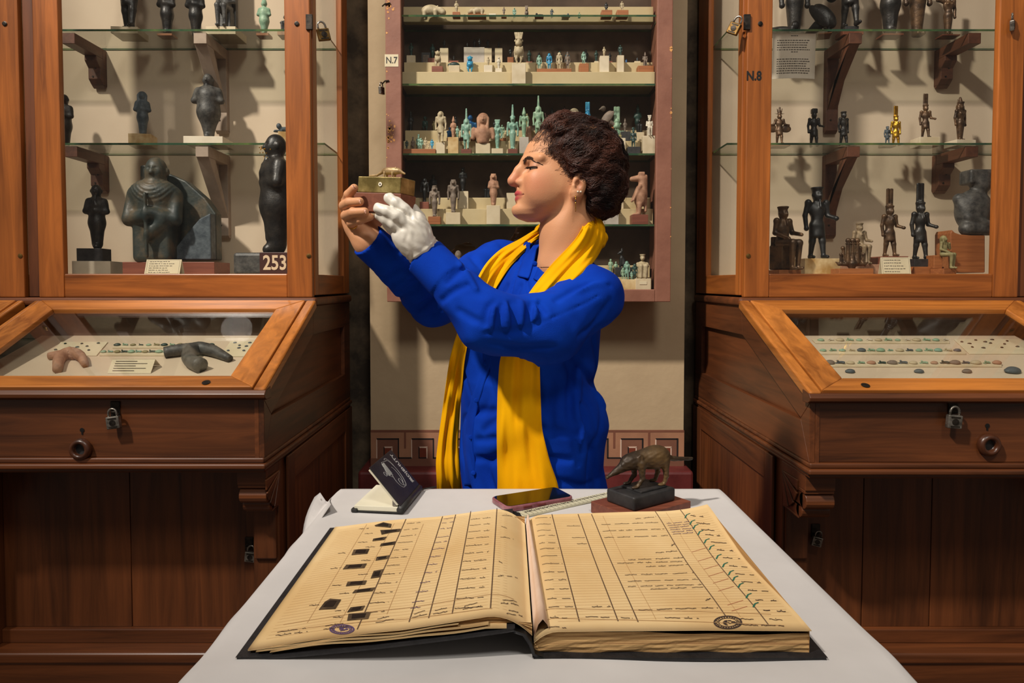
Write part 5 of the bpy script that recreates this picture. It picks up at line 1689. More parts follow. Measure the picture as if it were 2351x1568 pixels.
for px, yt, mt, pose, cr in ((943, 236, 'soot', 'mummy', 'white'), (976, 248, 'darkgreen', 'dwarf', None), (996, 260, 'olive', 'mummy', None), (1046, 250, 'soot', 'mummy', None), (1080, 246, 'cobalt', 'bust', None), (1086, 262, 'blue', 'mummy', None),
                             (1116, 250, 'soot', 'mummy', None), (1136, 258, 'soot', 'mummy', None), (1267, 228, 'soot', 'mummy', 'white'), (1296, 224, 'soot', 'mummy', 'white'), (1338, 244, 'darkgreen', 'squat', None), (1366, 248, 'soot', 'squat', None), (1464, 220, 'darkgreen', 'mummy', 'white')):
    V(2, 2, 'shadowed %s %s%s, back row of the third glass shelf' % (CN[mt], {'mummy': 'standing figurine', 'dwarf': 'dwarf figurine', 'bust': 'bust', 'squat': 'crouching figurine'}[pose], ' with tall crown' if cr else ''), px, yt, 284, pose, mt, [], crown=cr, group=BK, res=34)

# --- fourth shelf
V(3, 0, 'brown lion-headed figure on a lettered wooden cube, fourth glass shelf', 998, 425, 496, 'woman', 'grey_fig', [('base_wood', 28, 18, 0.04)], head='lion', wig=True, res=56, crown='flat')
V(3, 0, 'grey lion-headed figure on a cream cube with red writing', 1041, 410, 486, 'woman', 'grey_fig', [('base_pale', 33, 27, 0.04)], head='lion', wig=True, res=58)
V(3, 0, 'sandy mummiform figure with tall cap on a cream cube', 1133, 397, 470, 'mummy', 'pinkstone', [('base_pale', 31, 43, 0.04)], head='lion', wig=True, res=56)
V(3, 0, 'rosy upright hippopotamus goddess in profile on a dark red base', 1467, 390, 488, None, 'pinkstone', [('base_red', 37, 22, 0.05)], animal='hippo_up', res=72)
V(3, 1, 'black figure with rounded head on a cream cube, fourth glass shelf', 1063, 378, 433, 'mummy', 'soot', [('base_pale', 25, 40, 0.03)], head='lion', res=48)
V(3, 1, 'dark figure on a small red slip behind the lion-headed ones', 975, 402, 457, 'woman', 'soot', [('base_red', 21, 16, 0.03)], wig=True, res=48)
V(3, 2, 'tall black shadowed figure at the back of the fourth glass shelf', 995, 386, 440, 'mummy', 'soot', [], res=40)
V(3, 2, 'tiny black figure at the back of the fourth glass shelf', 1119, 405, 440, 'squat', 'soot', [])
for px, w, h, mt, lab, k in ((1394, 50, 41, 'marble', 'blank grey marble block behind the nape of the neck', 0), (1400, 60, 27, 'base_pale', 'pale blank block on the step behind the hair', 1), (1180, 34, 36, 'base_pale', 'pale blank block behind the lips on the fourth glass shelf', 1)):
    Yr, zr = row(3, k)
    xq = PY(px, 500, Yr)[0]
    t = thing('display_block', lab, 'block', (xq, Yr, zr))
    block(t, 'block', xq, Yr, zr + 0.0004, w * Yr / FPX, 0.03, h * Yr / FPX, mt)

# --- bottom of the vitrine
V(4, 0, 'cream crouching baboon-like figure on a grey box with a paper tag', 1475, 543, 600, 'squat', 'bone', [('base_pale', 35, 30, 0.045)], crown='flat', res=44)
Yr, zr = row(4, 0)
a = PY(1477, 612, Yr - 0.0235)
MB().box(a[0] - 0.015, a[0] + 0.015, Yr - 0.0245, Yr - 0.0225, zr + 0.03, zr + 0.043).build('paper_tag', M['card'], [o for o in bpy.data.objects if o.get('label', '').startswith('cream crouching')][0])
V(4, 1, 'black seated cat silhouette on a dark stone', 1430, 528, 574, None, 'soot', [('base_dark', 38, 22, 0.04)], animal='cat', res=44, turn=0.1)
Yr, zr = row(4, 0)
xq = PY(1447, 645, Yr)[0]
t = thing('figurine_stand', 'banded alabaster block carrying little blue-green gods, bottom of the vitrine', 'stand', (xq, Yr, zr))
block(t, 'block', xq, Yr, zr + 0.0004, 44 * Yr / FPX, 0.04, 28 * Yr / FPX, 'alab2')
zt_ = zr + 28 * Yr / FPX
for px, yt, mt, lab in ((1430, 608, 'sea', 'pale green little god at the sleeve end of the banded alabaster block'), (1439, 592, 'turq', 'tallest blue-green little god on the banded alabaster block'), (1450, 616, 'turq', 'shortest blue-green little god on the banded alabaster block'), (1457, 598, 'darkgreen', 'dark green little god at the open end of the banded alabaster block')):
    F(lab, px, yt, 634, Yr, zt_, 'stride', mt, [], res=36, wig=True)
for px, yt, lab in ((1402, 568, 'grey-green figure half hidden by the shoulder, bottom of the vitrine'), (1414, 574, 'grey-green wigged figure beside the shoulder, bottom of the vitrine'), (1428, 578, 'bone-coloured figure beside the black cat, bottom of the vitrine')):
    V(4, 1, lab, px, yt, 610 - 8, 'mummy', 'sea' if px < 1420 else 'bone', [('pinkstone', 12, 8, 0.02)], res=34)
V(4, 0, 'flat brown palm-leaf shaped board leaning at the bottom of the vitrine', 1052, 545, 640, 'mummy', 'grey_fig', [], res=40, dep=0.4)
V(4, 1, 'dark blue mummiform figure at the bottom of the vitrine above the sleeve', 1078, 545, 603, 'mummy', 'slate', [], res=40)
V(4, 0, 'brown bust peeping above the far shoulder, bottom of the vitrine', 1127, 545, 612, 'bust', 'pinkstone', [('base_pale', 36, 32, 0.04)], wig=True, res=40)
V(4, 1, 'grey rearing animal carving behind the scarf, bottom of the vitrine', 1177, 520, 575, None, 'slate', [('base_pale', 26, 28, 0.03)], animal='cat', res=40)
V(4, 0, 'pale green figure on a red slip beside the raised cuff', 1030, 572, 635, 'mummy', 'sea', [('base_red', 18, 20, 0.03)], res=36)

# ================================================================== contents of the desk vitrines
def desk_pt(px, py, yf):
    """point of the sloping display board seen at a pixel (through the lid)"""
    b0, b1 = (yf + 0.04, 0.948), (YC - 0.045, 1.09)
    s = (b1[1] - b0[1]) / (b1[0] - b0[0])
    d = ray(px, py)
    # z = b0z + s*(y - b0y)
    t = (b0[1] - s * b0[0] - CAMZ) / (d[2] - s * d[1])
    return np.array([d[0] * t, d[1] * t, CAMZ + d[2] * t])
SL = math.atan2(1.09 - 0.948, (YC - 0.045) - (YFL + 0.04))
def tilt_obj(o, p, ang):
    o.rotation_euler = (ang, 0, 0)

def bent(label, name, pts, yf, r, mat):
    P3 = [desk_pt(x, y, yf) + np.array([0, 0, rr * 0.98]) for (x, y), rr in zip(pts, r)]
    # smooth path
    Q, R = [], []
    for a in range(len(P3) - 1):
        for s in np.linspace(0, 1, 5)[:-1]:
            Q.append(P3[a] * (1 - s) + P3[a + 1] * s); R.append(r[a] * (1 - s) + r[a + 1] * s)
    Q.append(P3[-1]); R.append(r[-1])
    Q = np.array(Q)
    for _ in range(3): Q[1:-1] = 0.5 * Q[1:-1] + 0.25 * (Q[:-2] + Q[2:])
    o = MB().tube(list(Q), R, 14).build(name, M[mat], None, smooth=True)
    return tag(o, label, 'horn')
bent('brown curved horn-shaped piece on the white board of the desk', 'curved_horn', [(132, 858), (135, 832), (160, 822), (185, 826), (196, 845)], YFL, [0.014, 0.018, 0.021, 0.017, 0.011], 'pinkstone')
bent('brown straighter horn-shaped piece behind the curved one', 'curved_horn', [(112, 826), (140, 824), (172, 826)], YFL, [0.012, 0.016, 0.012], 'pinkstone')
bent('dark grey horn-shaped piece with a cut open end', 'curved_horn', [(462, 856), (436, 845), (432, 826), (455, 812), (490, 818), (528, 832)], YFL, [0.024, 0.023, 0.024, 0.023, 0.02, 0.012], 'dark_stone')
bent('dark grey straight horn-shaped piece lying behind the cut one', 'curved_horn', [(378, 822), (410, 818), (450, 812), (480, 808)], YFL, [0.019, 0.021, 0.02, 0.015], 'dark_stone')
p = desk_pt(296, 858, YFL)
t = thing('label_card', 'cream tent card lying beside the horn-shaped pieces in the desk', 'label card', p)
w_ = 100 * p[1] / FPX
for nm, y0, z0, y1, z1 in (('card_front', 0, 0.001, 0.03, 0.042), ('card_back', 0.06, 0.02, 0.03, 0.042)):
    MB().prism([(p[0] - w_ / 2, p[1] + y0, p[2] + z0), (p[0] + w_ / 2, p[1] + y0, p[2] + z0), (p[0] + w_ / 2, p[1] + y1, p[2] + z1), (p[0] - w_ / 2, p[1] + y1, p[2] + z1)], (0, 0.001, 0.001)).build(nm, M['card'], t, fix=True)
m = MB()
for r in range(5):
    v = 0.85 - r * 0.17
    m.box(p[0] - w_ * 0.4, p[0] + w_ * (0.1 + 0.25 * (r % 2)), p[1] + 0.03 * v - 0.0006, p[1] + 0.03 * v, p[2] + 0.001 + 0.041 * v, p[2] + 0.003 + 0.041 * v)
tag(m.build('typed_lines', M['ink'], t), kind='stuff')

def board_quad(label, name, pxs, yf, mat, th=0.004, cat='tray'):
    q = [desk_pt(x, y, yf) for x, y in pxs]
    lo = [a + np.array([0, 0, 0.0004]) for a in q]
    hi = [a + np.array([0, 0, th]) for a in q]
    return tag(MB().hexa(lo + hi).build(name, M[mat], None, bevel=0.001, fix=True), label, cat)
board_quad('buff card tray of dark scarabs at the mullion end of the desk', 'scarab_tray', [(112, 818), (222, 818), (248, 787), (140, 787)], YFL, 'card')
board_quad('buff card tray of dark scarabs at the flank end of the desk', 'scarab_tray', [(505, 820), (572, 820), (596, 785), (530, 785)], YFL, 'card')
board_quad('cream strip with green faience fragments in front, desk of plate 253', 'amulet_strip', [(228, 818), (385, 818), (388, 809), (232, 809)], YFL, 'base_pale', 0.006, 'strip')
board_quad('cream strip with green faience fragments behind, desk of plate 253', 'amulet_strip', [(258, 801), (498, 801), (496, 794), (262, 794)], YFL, 'base_pale', 0.006, 'strip')
board_quad('buff card tray of purple beads at the far end of the N.8 desk', 'bead_tray', [(2225, 814), (2390, 814), (2340, 781), (2190, 781)], YFR, 'card')
for (a_, b_, y0, y1, lab) in ((1872, 2180, 790, 782, 'rear'), (1880, 2218, 815, 806, 'middle'), (1895, 2300, 844, 834, 'front')):
    board_quad('cream strip with faience fragments, %s row of the N.8 desk' % lab, 'amulet_strip', [(a_, y0), (b_, y0), (b_ - 4, y1), (a_ - 8, y1)], YFR, 'base_pale', 0.006, 'strip')

_beetle = {}
def small(px, py, yf, size, mat, label, group, kind='beetle', turn=0.0, name='scarab', lift=0.004, cat='scarab'):
    key = (kind, mat)
    if key not in _beetle:
        fn, tot, half = animal_fn(kind)
        Vv, Fq = sdf_arrays(fn, (-half[0], -half[1], -0.1), (half[0], half[1], tot + 0.1), 0.075 if kind == 'beetle' else 0.06)
        me = quads_to_mesh(name, Vv, Fq)
        me.materials.append(M[mat])
        me.polygons.foreach_set('use_smooth', np.ones(len(me.polygons), bool))
        _beetle[key] = me
    p = desk_pt(px, py, yf)
    o = bpy.data.objects.new(name, _beetle[key])
    o.location = (p[0], p[1], p[2] + lift)
    o.scale = (size, size, size)
    o.rotation_euler = (SL, 0, turn)
    COL.objects.link(o)
    return tag(o, label, cat, group)
rs = np.random.RandomState(21)
for (x, y) in ((150, 792), (160, 801), (168, 808), (188, 792), (200, 798), (204, 807), (226, 791), (178, 800), (128, 806)):
    small(x, y, YFL, 0.012, 'darkgreen', 'dark green scarab on the tray at the mullion end of the desk', 'scarabs at the mullion end', turn=rs.uniform(-1, 1))
for (x, y) in ((540, 790), (550, 796), (549, 802), (524, 808), (560, 808), (574, 790), (566, 798)):
    small(x, y, YFL, 0.012, 'slate', 'dark grey scarab on the tray at the flank end of the desk', 'scarabs at the flank end', turn=rs.uniform(-1, 1))
for (x, y) in ((2208, 788), (2232, 800), (2240, 784), (2258, 802), (2262, 788), (2274, 791), (2278, 783), (2306, 793), (2312, 786), (2300, 801), (2336, 799), (2226, 792)):
    small(x, y, YFR, 0.012, 'vit_in', 'purplish bead on the tray at the far end of the N.8 desk', 'purple beads in the desk', turn=rs.uniform(-1, 1), name='bead', cat='bead')
def strip_row(xs, y, yf, size, mats, label, group):
    for k, x in enumerate(xs):
        small(x, y, yf, size * rs.uniform(0.8, 1.2), mats[k % len(mats)], '%s %s %s' % (CN[mats[k % len(mats)]], 'long' if k % 2 else 'oval', label), group, kind='lion' if k % 2 else 'beetle', turn=rs.uniform(-0.3, 0.3), name='faience_fragment', cat='fragment', lift=0.0065)
strip_row(range(238, 385, 16), 813, YFL, 0.021, ['sea', 'turq', 'olive', 'darkgreen'], 'faience fragment on the front strip, desk of plate 253', 'front strip fragments, desk of plate 253')
strip_row(range(270, 492, 18), 797, YFL, 0.019, ['darkgreen', 'sea', 'olive'], 'faience fragment on the rear strip, desk of plate 253', 'rear strip fragments, desk of plate 253')
strip_row(range(1885, 2175, 22), 786, YFR, 0.022, ['sea', 'white', 'bone', 'sea'], 'faience fragment on the rear strip of the N.8 desk', 'rear strip fragments of N.8')
strip_row(range(1890, 2210, 22), 810, YFR, 0.024, ['sea', 'sea', 'turq', 'bone', 'slate'], 'faience fragment on the middle strip of the N.8 desk', 'middle strip fragments of N.8')
strip_row(range(1905, 2300, 24), 839, YFR, 0.028, ['grey_fig', 'slate', 'bone', 'sea', 'pinkstone', 'darkgreen'], 'faience fragment on the front strip of the N.8 desk', 'front strip fragments of N.8')
for x, lab in ((1952, 'blue-grey angular fragment lying before the strips of the N.8 desk'), (2110, 'flat grey slate palette fragment lying before the strips of the N.8 desk'), (2220, 'brown pointed fragment lying before the strips of the N.8 desk'), (2325, 'long dark teal fragment lying at the far end of the N.8 desk')):
    small(x, 855, YFR, 0.03 if x != 2325 else 0.05, 'slate' if x != 2220 else 'grey_fig', lab, None, turn=0.2, name='stone_fragment', cat='fragment', lift=0.0006)
# ================================================================== table under a white paper cover
ZT = 0.85
M['cover'] = mottled('white_paper_cover', (204, 200, 198), (216, 212, 210), 3.0, 0.7, bump=0.35, bscale=9)
TX0, TX1, TY0, TY1 = -0.363, 0.452, 0.52, 1.428
tab = thing('table', 'plain work table under the white paper cover', 'table', ((TX0 + TX1) / 2, 1.0, 0))
MB().box(TX0 + 0.01, TX1 - 0.01, TY0 + 0.01, TY1 - 0.01, ZT - 0.032, ZT - 0.004).build('table_top', M['low_x'], tab, bevel=0.004)
for x in (TX0 + 0.05, TX1 - 0.09):
    for y in (TY0 + 0.05, TY1 - 0.09):
        MB().box(x, x + 0.045, y, y + 0.045, 0, ZT - 0.032).build('leg', M['low_z'], tab, bevel=0.003)
# cover: one sheet, over the top and falling along the edges
nu, nv = 110, 120
drop = 0.17
W_, D_ = TX1 - TX0, TY1 - TY0
us = np.linspace(-drop, W_ + drop, nu)
vs_ = np.linspace(-drop, D_ + drop, nv)
G = np.zeros((nv, nu, 3))
rs = np.random.RandomState(2)
def fold(a, L, r=0.016):
    """arc-length a along the sheet -> (position along top, fall)"""
    def one(e):                       # e: distance past the start of the bend
        ang = e / r
        if ang <= 0: return e, 0.0
        if ang < math.pi / 2: return r * math.sin(ang), r * (1 - math.cos(ang))
        return r, r + (e - r * math.pi / 2)
    if a < r:
        p, f = one(r - a)
        return r - p, f
    if a > L - r:
        p, f = one(a - (L - r))
        return L - r + p, f
    return a, 0.0
for i, v in enumerate(vs_):
    for j, u in enumerate(us):
        x, fx = fold(u, W_)
        y, fy = fold(v, D_)
        z = ZT - max(fx, fy) - 0.35 * min(fx, fy)
        out = 0.0
        if fx > 0.016:
            s = 1 if u > W_ / 2 else -1
            wv = (0.010 * math.sin(v * 23) + 0.007 * math.sin(v * 51 + 1)) * min(1, fx / 0.1)
            wv += 0.16 * min(1, fy / 0.12) * fx
            x += s * (0.07 * fx + wv + 0.004)
        if fy > 0.016:
            s = 1 if v > D_ / 2 else -1
            wv = (0.010 * math.sin(u * 25) + 0.006 * math.sin(u * 47 + 2)) * min(1, fy / 0.1)
            y += s * (0.05 * fy + wv + 0.004)
        # shallow creases of the paper where it lies on the top
        z += 0.0011 * math.sin(x * 11 + y * 5 + 1.2 * math.sin(y * 7)) * (fx == 0 and fy == 0)
        if v < 0.36 and fx < 0.02: z += 0.0022 * math.sin(u * 19 + 3 * math.sin(v * 13)) * min(1, (0.36 - v) / 0.1)
        G[i, j] = (TX0 + x, TY0 + y, z)
cv = MB()
cv.slab(G, np.array([0, 0, -0.0012]))
cover = cv.build('table_cover', M['cover'], None, smooth=True)
tag(cover, 'white paper cover draped over the work table with falling edges', 'table cover')
# loose corner flap that stands out at the far left of the cover
fl = np.zeros((7, 5, 3))
pA = [(722, 1141), (735, 1137), (748, 1146), (757, 1150), (768, 1145)]
pB = [(693, 1245), (700, 1240), (718, 1215), (735, 1190), (760, 1165)]
for i in range(7):
    for j in range(5):
        s = i / 6
        a = PY(pA[j][0], pA[j][1], 1.395 + 0.005 * j); b = PY(pB[j][0], pB[j][1], 1.14 + 0.03 * j)
        fl[i, j] = a * (1 - s) + b * s + np.array([-0.006 * math.sin(math.pi * s), 0, 0.006 * math.sin(j * 1.9)])
MB().slab(fl, np.array([0, 0, -0.0008])).build('corner_flap', M['cover'], cover, smooth=True)

# ================================================================== the register
M['page'] = mottled('old_ruled_paper', (222, 184, 126), (236, 204, 150), 5.0, 0.8, bump=0.05, bscale=30, detail=6)
M['page_edge'] = mottled('page_edges', (146, 108, 66), (206, 168, 112), 3.0, 0.85, stretch=(1, 1, 220), bump=0.15, bscale=3)
M['bookcloth'] = mottled('black_book_cloth', (18, 18, 22), (38, 36, 38), 60, 0.6, bump=0.2, bscale=300)
M['pageline'] = plain('ruled_line_ink', (94, 70, 50), 0.8)
M['faintline'] = plain('faint_rule_ink', (188, 150, 102), 0.8)
M['penink'] = plain('brown_black_pen_ink', (62, 46, 40), 0.8)
M['purple'] = plain('purple_pen_ink', (92, 70, 110), 0.8)
M['greenink'] = plain('green_tick_ink', (30, 106, 84), 0.8)
M['redink'] = plain('red_pen_ink', (176, 88, 62), 0.8)
M['photo'] = mottled('glued_photo_print', (34, 28, 22), (104, 86, 64), 40, 0.4)
M['photo_dark'] = plain('photo_black', (20, 16, 14), 0.4)
M['pinkpaper'] = mottled('pinkish_tissue', (222, 186, 158), (236, 206, 182), 12, 0.8)
# spine line and outer corners on the table, from the photograph
SPX = 0.028                                  # x of the gutter
BY0, BY1 = 0.768, 1.168                      # near and far edge
LX, RX = -0.306, 0.350
t = thing('register_book', 'large old register lying open with handwritten columns and glued prints', 'book', (SPX, 1.0, ZT))
def skew(y):                                 # the book lies slightly turned
    return 0.0
def left_cover_z(x):
    s = np.clip((x - LX) / (SPX - 0.02 - LX), 0, 1)
    return ZT + 0.001 + 0.034 * s ** 1.3
def left_top(x, y):
    s = np.clip((x - LX) / (SPX - LX), 0, 1)
    th = 0.004 + 0.0145 * s
    z = ZT + 0.004 + 0.034 * s ** 1.3 + th
    z = z - 0.052 * np.clip((s - 0.83) / 0.17, 0, 1) ** 2.1 * 0.62          # rolls down into the gutter
    z = z + 0.003 * math.sin(math.pi * np.clip((s - 0.05) / 0.5, 0, 1))
    return z
def right_top(x, y):
    s = np.clip((x - SPX) / (RX - SPX), 0, 1)
    z = ZT + 0.031 - 0.014 * (1 - np.clip(s / 0.09, 0, 1)) ** 2
    v = (y - BY0) / (BY1 - BY0)
    z += 0.006 * math.sin(2.2 * math.pi * v + 1.0) * np.clip((s - 0.1) * 2, 0, 1) * 0.5
    z += 0.012 * np.clip((s - 0.72) / 0.28, 0, 1) ** 2 * np.clip((v - 0.55) / 0.45, 0, 1)
    z -= 0.002 * s
    return z
def far_y(x):
    return 1.166 - 0.03 * np.clip((x - LX) / (SPX - LX), 0, 1) if x < SPX else 1.160 + 0.02 * (x - SPX) / (RX - SPX)
def near_y(x):
    return 0.77 if x < SPX else 0.768
def page_surface(x0, x1, top, n=46, m=24, inset=0.0, dz=0.0):
    G = np.zeros((m, n, 3))
    for i in range(m):
        for j in range(n):
            x = x0 + (x1 - x0) * j / (n - 1)
            y = near_y(x) + (far_y(x) - near_y(x)) * i / (m - 1)
            G[i, j] = (x, y, top(x, y) + dz)
    return G
# covers
def cov(x0, x1, zf, name):
    n = 18
    G = np.zeros((2, n, 3))
    for i, y in enumerate((BY0 - 0.006, BY1 + 0.004)):
        for j in range(n):
            x = x0 + (x1 - x0) * j / (n - 1)
            G[i, j] = (x, y, zf(x))
    return MB().slab(G, np.array([0, 0, 0.0036])).build(name, M['bookcloth'], t, smooth=False, bevel=0.001)
cov(LX - 0.004, SPX - 0.022, left_cover_z, 'left_cover')
cov(SPX + 0.0, RX + 0.012, lambda x: ZT + 0.0008, 'right_cover')
# spine strip sweeping from one cover to the other
sp = [(SPX - 0.024, ZT + 0.033), (SPX - 0.012, ZT + 0.029), (SPX - 0.005, ZT + 0.018), (SPX - 0.001, ZT + 0.006), (SPX + 0.012, ZT + 0.001)]
G = np.array([[(x, y, z) for x, z in sp] for y in (BY0 - 0.006, BY1 + 0.004)])
MB().slab(G, np.array([0.0032, 0, 0.0022])).build('spine', M['bookcloth'], t, smooth=True)
# page blocks (solid stacks with uneven edges)
def stack(x0, x1, top, bot, name, n=34):
    m = MB()
    xs = np.linspace(x0, x1, n)
    m.mi = 1
    for e, yy in (('n', near_y), ('f', far_y)):
        V_, F_ = [], []
        k = 9
        for j, x in enumerate(xs):
            zt_, zb_ = top(x, 1.0) - 0.0006, bot(x)
            for q in range(k):
                s = q / (k - 1)
                jit = 0.0022 * math.sin(q * 2.7 + (1 if e == 'n' else 0)) + 0.0012 * math.sin(j * 0.7 + q)
                y = yy(x) + (1 if e == 'n' else -1) * (0.003 + abs(jit))
                V_.append((x, y, zb_ + (zt_ - zb_) * s))
        for j in range(len(xs) - 1):
            for q in range(k - 1):
                f = (j * k + q, (j + 1) * k + q, (j + 1) * k + q + 1, j * k + q + 1)
                F_.append(f if e == 'n' else f[::-1])
        m.add(V_, F_)
    xo = x0 if abs(x0 - LX) < 0.05 else x1
    V_ = [(xo, near_y(xo) + 0.003, bot(xo)), (xo, far_y(xo) - 0.003, bot(xo)), (xo, far_y(xo) - 0.003, top(xo, 1.2) - 0.0006), (xo, near_y(xo) + 0.003, top(xo, 0.8) - 0.0006)]
    m.add(V_, [(0, 1, 2, 3)])
    return m.build(name, [M['page'], M['page_edge']], t)
stack(LX + 0.008, SPX - 0.001, left_top, lambda x: left_cover_z(x) + 0.0037, 'left_leaves')
stack(SPX + 0.001, RX - 0.004, right_top, lambda x: ZT + 0.0046, 'right_leaves')
MB().slab(page_surface(LX + 0.006, SPX - 0.001, left_top), np.array([0, 0, 0.0007])).build('left_page', M['page'], t, smooth=True)
MB().slab(page_surface(SPX + 0.001, RX - 0.003, right_top), np.array([0, 0, 0.0007])).build('right_page', M['page'], t, smooth=True)
# a few loose leaf edges lifting along the near side
for k, (a, b, dz) in enumerate(((0.02, 0.72, -0.0035), (0.05, 0.82, -0.007), (0.1, 0.88, -0.0105))):
    xs = np.linspace(LX + a * 0.34, LX + b * 0.345, 24)
    G = np.array([[(x, near_y(x) - 0.002 - 0.003 * k + dy, max(left_cover_z(x) + 0.0042, left_top(x, 0.8) + dz * np.clip((x - LX) / 0.3, 0.15, 1) + 0.0008 * math.sin(x * 60 + k))) for x in xs] for dy in (0, 0.03)])
    MB().slab(G, np.array([0, 0, 0.0004])).build('loose_leaf', M['page'], t, smooth=True)
# narrow folded tissue standing in the gutter
G = np.zeros((10, 5, 3))
for i in range(10):
    for j in range(5):
        s = i / 9
        y = 0.775 + 0.375 * s
        G[i, j] = (SPX + 0.001 + 0.0045 * j * (1.15 - 0.75 * s), y, ZT + 0.021 + 0.019 * math.sin(math.pi * j / 4) * (1.1 - 0.3 * s))
MB().slab(G, np.array([0, 0, 0.0006])).build('gutter_tissue', M['pinkpaper'], t, smooth=True)

def on_page(px, py):
    """the point of the open pages seen at a pixel"""
    d = ray(px, py)
    z = ZT + 0.035
    for _ in range(12):
        s = (z - CAMZ) / d[2]
        x, y = d[0] * s, d[1] * s
        z = 0.5 * z + 0.5 * (left_top(x, y) if x < SPX else right_top(x, y))
    s = (z - CAMZ) / d[2]
    return np.array([d[0] * s, d[1] * s, z + 0.0009])
def lift(x, y, e=0.0011):
    return np.array([x, y, (left_top(x, y) if x < SPX else right_top(x, y)) + 0.0007 + e])
class Ink:
    def __init__(s): s.v, s.f = [], []
    def line(s, a, b, w, n=None, e=0.0006):
        """ribbon lying on the page between two points"""
        L = math.hypot(b[0] - a[0], b[1] - a[1])
        n = n or max(1, int(L / 0.012))
        dx, dy = (b[0] - a[0]) / (L + 1e-9), (b[1] - a[1]) / (L + 1e-9)
        base = len(s.v)
        for k in range(n + 1):
            q = k / n
            x, y = a[0] + (b[0] - a[0]) * q, a[1] + (b[1] - a[1]) * q
            for sg in (-1, 1):
                s.v.append(tuple(lift(x - sg * dy * w / 2, y + sg * dx * w / 2, e)))
        for k in range(n):
            c = base + 2 * k
            s.f.append((c, c + 2, c + 3, c + 1))
    def px(s, p, q, w, n=None):
        s.line(on_page(*p), on_page(*q), w, n)
    def build(s, name, mat, kind='stuff'):
        me = bpy.data.meshes.new(name)
        me.from_pydata(s.v, [], s.f)
        o = link_mesh(name, me, mat, t)
        if kind: tag(o, kind=kind)
        return o
# ruled column lines (pixel ends far -> near)
colL = [((932, 1193), (820, 1447)), ((1016, 1187), (939, 1430)), ((1046, 1183), (984, 1421)), ((1081, 1175), (1038, 1411)), ((1141, 1168), (1126, 1398))]
colL2 = [((842, 1205), (705, 1432)), ((972, 1204), (888, 1412)), ((905, 1203), (780, 1432))]
colR = [((1267, 1182), (1330, 1429)), ((1327, 1182), (1419, 1428)), ((1358, 1182), (1465, 1430)), ((1504, 1175), (1665, 1415)), ((1562, 1172), (1764, 1436))]
k = Ink()
for a, b in colL + colR: k.px(a, b, 0.0013, 24)
k.build('column_rules', M['pageline'], None)
k = Ink()
for a, b in colL2 + [((1384, 1186), (1506, 1424)), ((1529, 1178), (1700, 1418))]: k.px(a, b, 0.0005, 24)
for y_ in np.arange(0.79, 1.14, 0.0078):
    k.line((LX + 0.02, y_), (SPX - 0.03, y_), 0.0003, 20, 0.0004)
    k.line((SPX + 0.03, y_), (RX - 0.012, y_ + 0.012), 0.0003, 20, 0.0004)
for (a, b) in (((640, 1452), (1130, 1399)), ((1246, 1405), (1770, 1412)), ((1240, 1432), (1800, 1438)), ((650, 1436), (1180, 1378))):
    k.px(a, b, 0.0008, 30)
k.build('faint_rules', M['faintline'], 'stuff')
# handwriting: rows of small joined strokes
def write(k, p, q, h, rs, dense=1.0, w=0.0011):
    a, b = on_page(*p), on_page(*q)
    L = math.hypot(b[0] - a[0], b[1] - a[1])
    dx, dy = (b[0] - a[0]) / L, (b[1] - a[1]) / L
    nx, ny = -dy, dx
    u = 0.0
    while u < L:
        wl = min(rs.uniform(0.008, 0.026), L - u)
        n = max(3, int(wl / 0.0022))
        pts = []
        for i in range(n + 1):
            s = u + wl * i / n
            o = rs.uniform(-0.5, 0.5) * h * (1.0 if i % 2 else 0.45)
            pts.append((a[0] + dx * s + nx * o, a[1] + dy * s + ny * o))
        for c, d in zip(pts[:-1], pts[1:]): k.line(c, d, w, 1, 0.0008)
        if rs.rand() < 0.5:
            c = (a[0] + dx * (u + wl * 0.5) + nx * h * 0.9, a[1] + dy * (u + wl * 0.5) + ny * h * 0.9)
            k.line(c, (c[0] + 0.0012, c[1]), w, 1, 0.0008)
        u += wl + rs.uniform(0.003, 0.007) / dense
rs = np.random.RandomState(31)
k = Ink()
def between(line, y):
    (x0, y0), (x1, y1) = line
    return x0 + (x1 - x0) * (y - y0) / (y1 - y0)
# left page rows
rowsL = [1200, 1214, 1229, 1244, 1261, 1279, 1297, 1317, 1338, 1360, 1383, 1405]
for r, y in enumerate(rowsL):
    x = between(((925, 1198), (818, 1432)), y)
    write(k, (between(colL2[1], y) - 40 - r * 1.2, y + 4), (between(colL2[1], y) - 8, y + 1), 0.0022, rs)
    x0_, x1_ = between(colL[2], y), between(colL[3], y)
    x3 = between(colL[3], y); x4 = between(colL[4], y)
    write(k, (x3 + 4, y - 6), (x3 + (x4 - x3) * 0.8, y - 10), 0.0028, rs)
for y, l in ((1185, 34), (1210, 14), (1235, 30), (1290, 8), (1325, 46)):
    x4 = between(colL[4], y)
    write(k, (x4 + 12, y), (x4 + 12 + l, y + 5), 0.0024, rs)
# headings near the reader
for p, q in (((742, 1448), (800, 1440)), ((862, 1432), (904, 1424)), ((946, 1420), (980, 1412)), ((994, 1412), (1030, 1406)), ((1062, 1402), (1100, 1394)), ((1150, 1388), (1190, 1392)), ((632, 1462), (706, 1452)), ((1164, 1412), (1200, 1418))):
    write(k, p, q, 0.003, rs, 1.3); write(k, (p[0] + 4, p[1] - 8), (q[0] - 4, q[1] - 8), 0.0022, rs)
